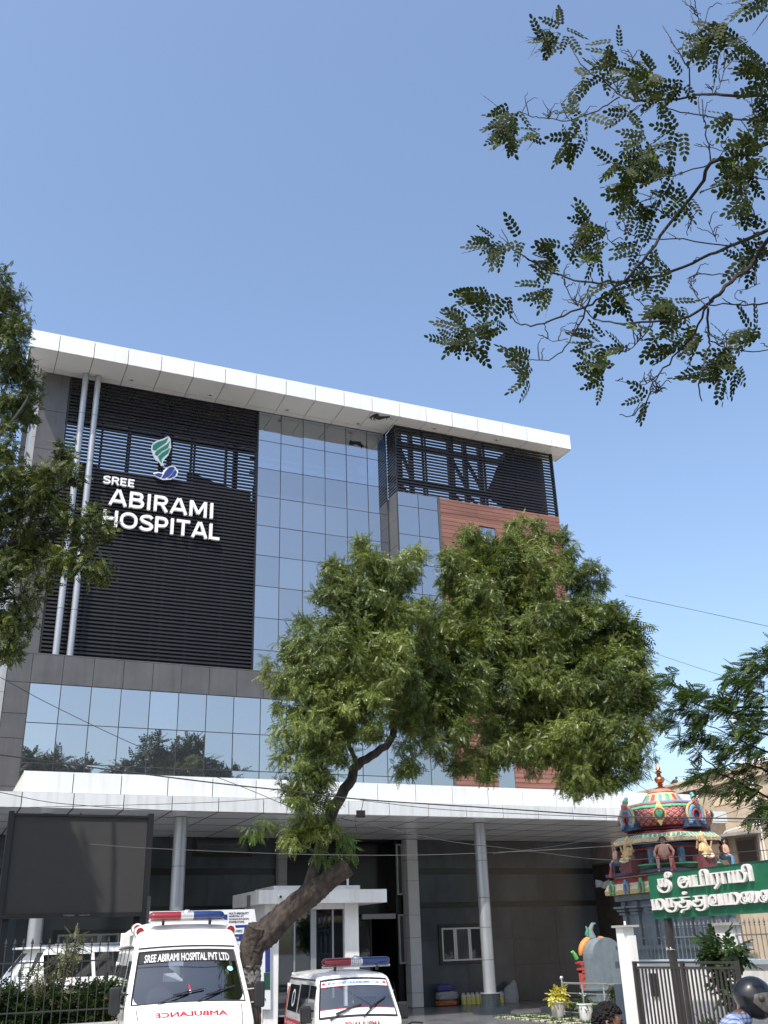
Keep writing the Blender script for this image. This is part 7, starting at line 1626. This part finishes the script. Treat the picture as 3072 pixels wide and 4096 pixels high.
def head_mesh(o0, fwd, up, s=1.0):
    """face in profile order: brow, nose, lips, chin, jaw, ears"""
    f = Vector(fwd).normalized(); u = Vector(up).normalized(); sd_ = u.cross(f).normalized(); b = MB(); nu, nv = 36, 26; V = []
    g = lambda x, c, w: math.exp(-((x-c)/w)**2)
    for i in range(nv+1):
        t = math.pi*i/nv; z = -math.cos(t)*.118; rr = math.sin(t)
        for j in range(nu):
            a = 2*math.pi*j/nu; ca, sa_ = math.cos(a), math.sin(a)
            jaw = 1-.22*max(0, -z/.118)**1.5
            x = rr*ca*(.098 if ca > 0 else .102); y = rr*sa_*.076*jaw
            front = max(0, ca)**1.0
            if ca > 0:
                nar = g(sa_, 0, .20); x += .022*g(z, -.022, .020)*nar+.010*g(z, -.005, .022)*nar+.007*g(z, .022, .012)*g(sa_, 0, .7)*front-.006*g(z, .006, .012)*g(abs(sa_), .38, .2)
                x += (.008*g(z, -.058, .008)+.007*g(z, -.072, .008))*g(sa_, 0, .4)+.012*g(z, -.100, .016)*g(sa_, 0, .45)+.010*front*g(z, -.085, .04)
                x -= .008*max(0, z/.118)**2
            else: x += -.012*g(z, -.1, .05)*ca*(-1)
            V.append(Vector(o0)+(f*x+sd_*y+u*z)*s)
    F = []
    for i in range(nv):
        for j in range(nu): F.append((i*nu+j, i*nu+(j+1) % nu, (i+1)*nu+(j+1) % nu, (i+1)*nu+j))
    b.add(V, F)
    return b, f, u, sd_
pm = PT(2410, 3999, D=8.0)
hc = Vector((pm.x, pm.y, pm.z-.145)); fw = Vector((CR.x, CR.y, 0)).normalized()*.985+Vector((0, 0, -.12))
hc = hc+Vector((CR.x, CR.y, 0)).normalized()*.02
fl_ = Vector((fw.x, fw.y, 0)).normalized(); sdm = Vector((0, 0, 1)).cross(fl_)
man = thing('person', 'man with short black curly hair and beard, only his head in view, facing right', 'person', (hc.x, hc.y, 0))
def B(f, s, z): return tuple(Vector((hc.x, hc.y, 0))-Vector(man.location)+fl_*f+sdm*s+Vector((0, 0, z)))
hb_, f_, u_, s__ = head_mesh(hc, fw, (fl_*.12+Vector((0, 0, 1))))
hz_ = hc.z
J = {'pel': (B(-.03, 0, hz_-.63), (.15, .12)), 'wst': (B(-.02, 0, hz_-.48), (.14, .11)), 'chs': (B(-.03, 0, hz_-.30), (.17, .12)), 'nk0': (B(-.03, 0, hz_-.17), .065), 'nk1': (B(-.015, 0, hz_-.08), .056)}
BN = [('pel', 'wst'), ('wst', 'chs'), ('chs', 'nk0'), ('nk0', 'nk1')]
for sgn, tg in ((1, 'l'), (-1, 'r')):
    J[tg+'sh'] = (B(-.03, sgn*.19, hz_-.24), .062); J[tg+'el'] = (B(-.06, sgn*.24, hz_-.52), .044); J[tg+'wrist'] = (B(.04, sgn*.24, hz_-.76), .028); BN += [('chs', tg+'sh'), (tg+'sh', tg+'el'), (tg+'el', tg+'wrist')]
    hand(J, BN, tg, J[tg+'wrist'][0], (fl_*.3+Vector((0, 0, -1))), fl_)
    J[tg+'hp'] = (B(-.02, sgn*.10, hz_-.74), .098); J[tg+'kn'] = (B(.03+.1*sgn, sgn*.11, hz_-1.12), .062); J[tg+'an'] = (B(-.04+.14*sgn, sgn*.11, .09), .042); J[tg+'ft'] = (B(.12+.14*sgn, sgn*.12, .035), .035); BN += [('pel', tg+'hp'), (tg+'hp', tg+'kn'), (tg+'kn', tg+'an'), (tg+'an', tg+'ft')]
bd = skin_mesh('body', J, BN, [m_skin, m_shirtk, m_trou], man)
for pl in bd.data.polygons:
    z = pl.center.z; arm = abs(Vector(pl.center).dot(sdm)) > .2
    pl.material_index = 0 if z > hz_-.175 or (arm and z < hz_-.45) or z < .1 else (1 if z > hz_-.68 else 2)
hb_.build('head', m_skin, man, smooth=80)
b = MB()
for (i, a) in ((0, 1), (0, -1)):
    e = hc+s__*a*.078*.97-f_*.005-u_*.012; b.tube([e+u_*.03+f_*.006, e+u_*.02-f_*.022+s__*a*.012, e-u_*.012-f_*.016+s__*a*.012, e-u_*.03+f_*.004], [.008, .010, .009, .007], 8); b.ball(tuple(e-f_*.004), (.013, .013, .02), 8, 6)
b.build('ear', m_skin, man, smooth=70)
b = MB()
for i in range(700):   # short curls over crown, back and sides
    d = Vector(rdir(1)[0]); x, y, z = d.dot(f_), d.dot(s__), d.dot(u_)
    front = .30+.12*rng.uniform()
    if z < -.35 or (x > .25 and z < .52) or (x > -.1 and z < .12) or z < -.1-.5*max(0, -x): continue
    p = hc+f_*x*.104+s__*y*.080+u_*z*.124; r = rng.uniform(.008, .014)*(1.25 if z > .5 and x > 0 else 1); b.ball(tuple(p+d*.006), (r, r, r*.8), 6, 4)
b.ball(tuple(hc-f_*.022+u_*.022), (.081, .076, .099), 16, 10)
b.build('hair', m_hair, man, smooth=60)
b = MB()
for a in (-1, 1):
    for i in range(26):
        t = i/25; p = hc+f_*(-.0+.078*t)+s__*a*(.071*(1-.35*t**2))-u_*(.02+.075*min(1, t*1.5)); b.ball(tuple(p), (.013, .011, .013), 6, 4)
    b.obox(hc+f_*.094+s__*a*.032+u_*.024, f_*.006, s__*.018, u_*.004, 1); b.ball(tuple(hc+f_*.088+s__*a*.032+u_*.006), (.011, .011, .008), 8, 6, 1)
b.tube([hc+f_*.103+s__*y-u_*.047 for y in (-.028, 0, .028)], .006, 6, 1)
b.build('beard_and_brows', [m_beard, m_hair], man, smooth=60)

# rider
ph = PT(3012, 3992, D=9.5)
rd = thing('person', 'rider in black helmet with clear visor and blue-white checked shirt, bent forward', 'person', (ph.x, ph.y, 0))
fr_ = Vector((CR.x, CR.y, 0)).normalized(); sr = Vector((0, 0, 1)).cross(fr_)
def RB(f, s, z): return tuple(fr_*f+sr*s+Vector((0, 0, z)))
def plaid(name):
    m = bpy.data.materials.new(name); m.use_nodes = True; nt = m.node_tree; L = nt.links.new; b = nt.nodes['Principled BSDF']; b.inputs['Roughness'].default_value = .85
    tc = nt.nodes.new('ShaderNodeTexCoord'); acc = None
    for ax, sc__ in (('Z', 9), ('X', 9), ('Z', 27), ('X', 27)):
        w = nt.nodes.new('ShaderNodeTexWave'); w.bands_direction = ax; w.inputs['Scale'].default_value = sc__; L(tc.outputs['Object'], w.inputs[0])
        r = nt.nodes.new('ShaderNodeValToRGB'); r.color_ramp.elements[0].position = .6; r.color_ramp.elements[1].position = .75; r.color_ramp.elements[0].color = (1, 1, 1, 1); r.color_ramp.elements[1].color = (.45, .52, .70, 1) if sc__ == 9 else (.75, .79, .88, 1); L(w.outputs[0], r.inputs[0])
        if acc is None: acc = r.outputs[0]
        else:
            x = nt.nodes.new('ShaderNodeMix'); x.data_type = 'RGBA'; x.blend_type = 'MULTIPLY'; x.inputs[0].default_value = 1; L(acc, x.inputs[6]); L(r.outputs[0], x.inputs[7]); acc = x.outputs[2]
    x = nt.nodes.new('ShaderNodeMix'); x.data_type = 'RGBA'; x.blend_type = 'MULTIPLY'; x.inputs[0].default_value = 1; L(acc, x.inputs[6]); x.inputs[7].default_value = (.52, .56, .64, 1); L(x.outputs[2], b.inputs['Base Color']); return m
hzr = ph.z
J = {'pel': (RB(-.42, 0, .88), (.16, .14)), 'wst': (RB(-.40, 0, 1.05), (.16, .14)), 'chs': (RB(-.27, 0, hzr-.28), (.20, .16)), 'nk0': (RB(-.14, 0, hzr-.16), .10), 'nk1': (RB(-.04, 0, hzr-.10), .06)}
BN = [('pel', 'wst'), ('wst', 'chs'), ('chs', 'nk0'), ('nk0', 'nk1')]
for sgn, tg in ((1, 'l'), (-1, 'r')):
    J[tg+'sh'] = (RB(-.22, sgn*.21, hzr-.25), .085); J[tg+'el'] = (RB(-.02, sgn*.31, hzr-.50), .05); J[tg+'wrist'] = (RB(.16, sgn*.33, 1.03), .032); BN += [('chs', tg+'sh'), (tg+'sh', tg+'el'), (tg+'el', tg+'wrist')]
    hand(J, BN, tg, J[tg+'wrist'][0], (fr_+Vector((0, 0, -.25))), sr)
    J[tg+'hp'] = (RB(-.36, sgn*.12, .86), .105); J[tg+'kn'] = (RB(.05, sgn*.22, .72), .07); J[tg+'an'] = (RB(-.12, sgn*.22, .30), .046); J[tg+'ft'] = (RB(.06, sgn*.22, .26), .04); BN += [('pel', tg+'hp'), (tg+'hp', tg+'kn'), (tg+'kn', tg+'an'), (tg+'an', tg+'ft')]
bd = skin_mesh('body', J, BN, [m_skin, plaid('checked_shirt'), m_trou], rd)
for pl in bd.data.polygons:
    c = pl.center; z = c.z; fx = c.dot(fr_)
    pl.material_index = 0 if z > hzr-.10 or (abs(c.dot(sr)) > .2 and fx > .12 and z > .9) else (1 if z > .93 else 2)
b = MB(); b.tube([Vector((ph.x, ph.y, 0))+Vector(RB(-.20, s, hzr-.17-abs(s)*.25)) for s in (-.1, -.05, 0, .05, .1)], [.012, .018, .02, .018, .012], 8); b.build('collar', mat('collar_cloth', (.48, .54, .66), .85), rd, smooth=60)
tl = -.30; hf = (fr_*math.cos(tl)+Vector((0, 0, 1))*math.sin(tl)); hu = (-fr_*math.sin(tl)+Vector((0, 0, 1))*math.cos(tl))
b = MB(); V = []; nu, nv = 36, 24; F = []
for i in range(nv+1):
    t = math.pi*i/nv*.94+.03
    for j in range(nu):
        a = 2*math.pi*j/nu; x = math.sin(t)*math.cos(a); y = math.sin(t)*math.sin(a); z = -math.cos(t)
        rx = .172 if x > 0 else .160
        if x > 0: rx *= 1+.16*max(0, -z)**1.2
        elif z < -.15: rx *= 1-.42*(-.15-z)
        else: rx *= 1+.07*math.exp(-((z-.0)/.22)**2)
        V.append(ph+hf*x*rx+sr*y*.135+hu*max(z*.165, -.15))
for i in range(nv):
    for j in range(nu): F.append((i*nu+j, i*nu+(j+1) % nu, (i+1)*nu+(j+1) % nu, (i+1)*nu+j))
b.add(V, F); b.build('helmet', mat('helmet_black', (.012, .012, .014), .28, coat=.3, var=.1), rd, smooth=70)
b = MB(); V = []
for i in range(9):
    for j in range(13):
        a = math.radians(-104+208*j/12); zz_ = (.075-.16*i/8+.01)*(1-.62*max(0, (abs(j-6)-3.4)/2.6)**1.3)-.01; x = math.cos(a); y = math.sin(a); rr = math.sqrt(max(.1, 1-(zz_/.17)**2))
        V.append(ph+hf*(x*rr*.186 if x > 0 else x*rr*.172)+sr*y*rr*.1435+hu*zz_)
b.add(V, [(i*13+j, i*13+j+1, (i+1)*13+j+1, (i+1)*13+j) for i in range(8) for j in range(12)]); b.build('visor', mat('smoke_visor', (.17, .15, .12), .12, spec=.7, var=.3, vscale=9), rd, smooth=70)
b = MB()
for s in (-1, 1): b.ball(tuple(ph+sr*s*.134+hf*.02+hu*.01), (.03, .03, .03), 12, 8)
b.build('visor_pivot', mat('pivot_grey', (.06, .055, .05), .5), rd, smooth=60)

# ------------------------------------------------------------------ trees across the road, seen mirrored in the lower glass
m_far = leaf_mat('roadside_leaf', (.016, .030, .012), (.045, .075, .022), (.09, .12, .03), trans=.25, nscale=.8)
def mir(x, y, Yr): 
    p = PT(x, y, Y=2*G-Yr); return Vector((p.x, Yr, p.z))
def roadside(label, pts, Yr, s):
    c0 = mir(*pts[0][:2], Yr); t = thing('tree', label, 'tree', (c0.x, Yr, 0)); b = MB(); top = c0.z
    b.tube([(c0.x, Yr, -.2), (c0.x+.2, Yr, top*.35), (c0.x, Yr, top*.8)], [.4, .3, .1], 12)
    cl = []
    for (x, y, r) in pts:
        c = mir(x, y, Yr+rng.uniform(-1.5, 1.5)); rr = r*.84*(2*G-Yr)/3916; cl.append((c, (rr, rr, rr*.85))); b.tube([(c0.x, Yr, top*.45), ((c0.x+c.x)/2, Yr, (top*.45+c.z)/2), tuple(c)], [.14, .08, .03], 6)
    b.build('trunk', m_bark, t, smooth=60)
    pos, dr = clump_points(cl, 9, sub=.6, subdens=.5, inner=.3, droop=.3); fronds('crown', m_far, pos, dr, up_for(dr), rng.uniform(.5, .85, len(pos))*s, T_SMALL, t)
roadside('wide flat-topped tree across the road, mirrored at the left of the lower glass', [(210, 3130, 90), (110, 3060, 45), (160, 3080, 60), (230, 3070, 55), (290, 3080, 55), (340, 3105, 45), (60, 3080, 60), (120, 3130, 70), (330, 3150, 60), (430, 3160, 40)], -4, 1)
roadside('round-crowned tree across the road, mirrored in the middle of the lower glass', [(700, 3120, 90), (615, 3000, 35), (680, 3030, 50), (760, 3010, 45), (820, 3040, 50), (560, 3060, 45), (620, 3080, 60), (720, 3080, 70), (840, 3090, 50), (900, 3090, 40), (500, 3095, 35), (780, 3120, 70), (930, 3110, 35)], -4, 1)

tr0 = None  # unseen row, added for dark reflections in the granite wall
for k, (x, y, hgt) in enumerate(((22, -10, 9.5), (30, -12, 10.5), (38, -10, 9), (46, -13, 10.5), (55, -11, 10))):
    t = thing('added_street_tree', 'dark unseen street tree added across the road for its reflection, behind the viewer', 'tree', (x, y, 0), 0, 'added street trees across the road')
    b = MB(); b.tube([(x, y, -.2), (x+.2, y, 3), (x, y, 6)], [.35, .25, .1], 10); b.build('trunk', m_bark, t, smooth=60)
    pos, dr = clump_points([(Vector((x+rng.uniform(-3, 3), y+rng.uniform(-2, 2), rng.uniform(2.5, hgt-1.5))), rng.uniform(1.2, 2.0)) for _ in range(9)], 8, sub=.7, subdens=.35, inner=.2, droop=.3)
    fronds('crown', m_far, pos, dr, up_for(dr), rng.uniform(.7, 1.1, len(pos)), T_SMALL, t)
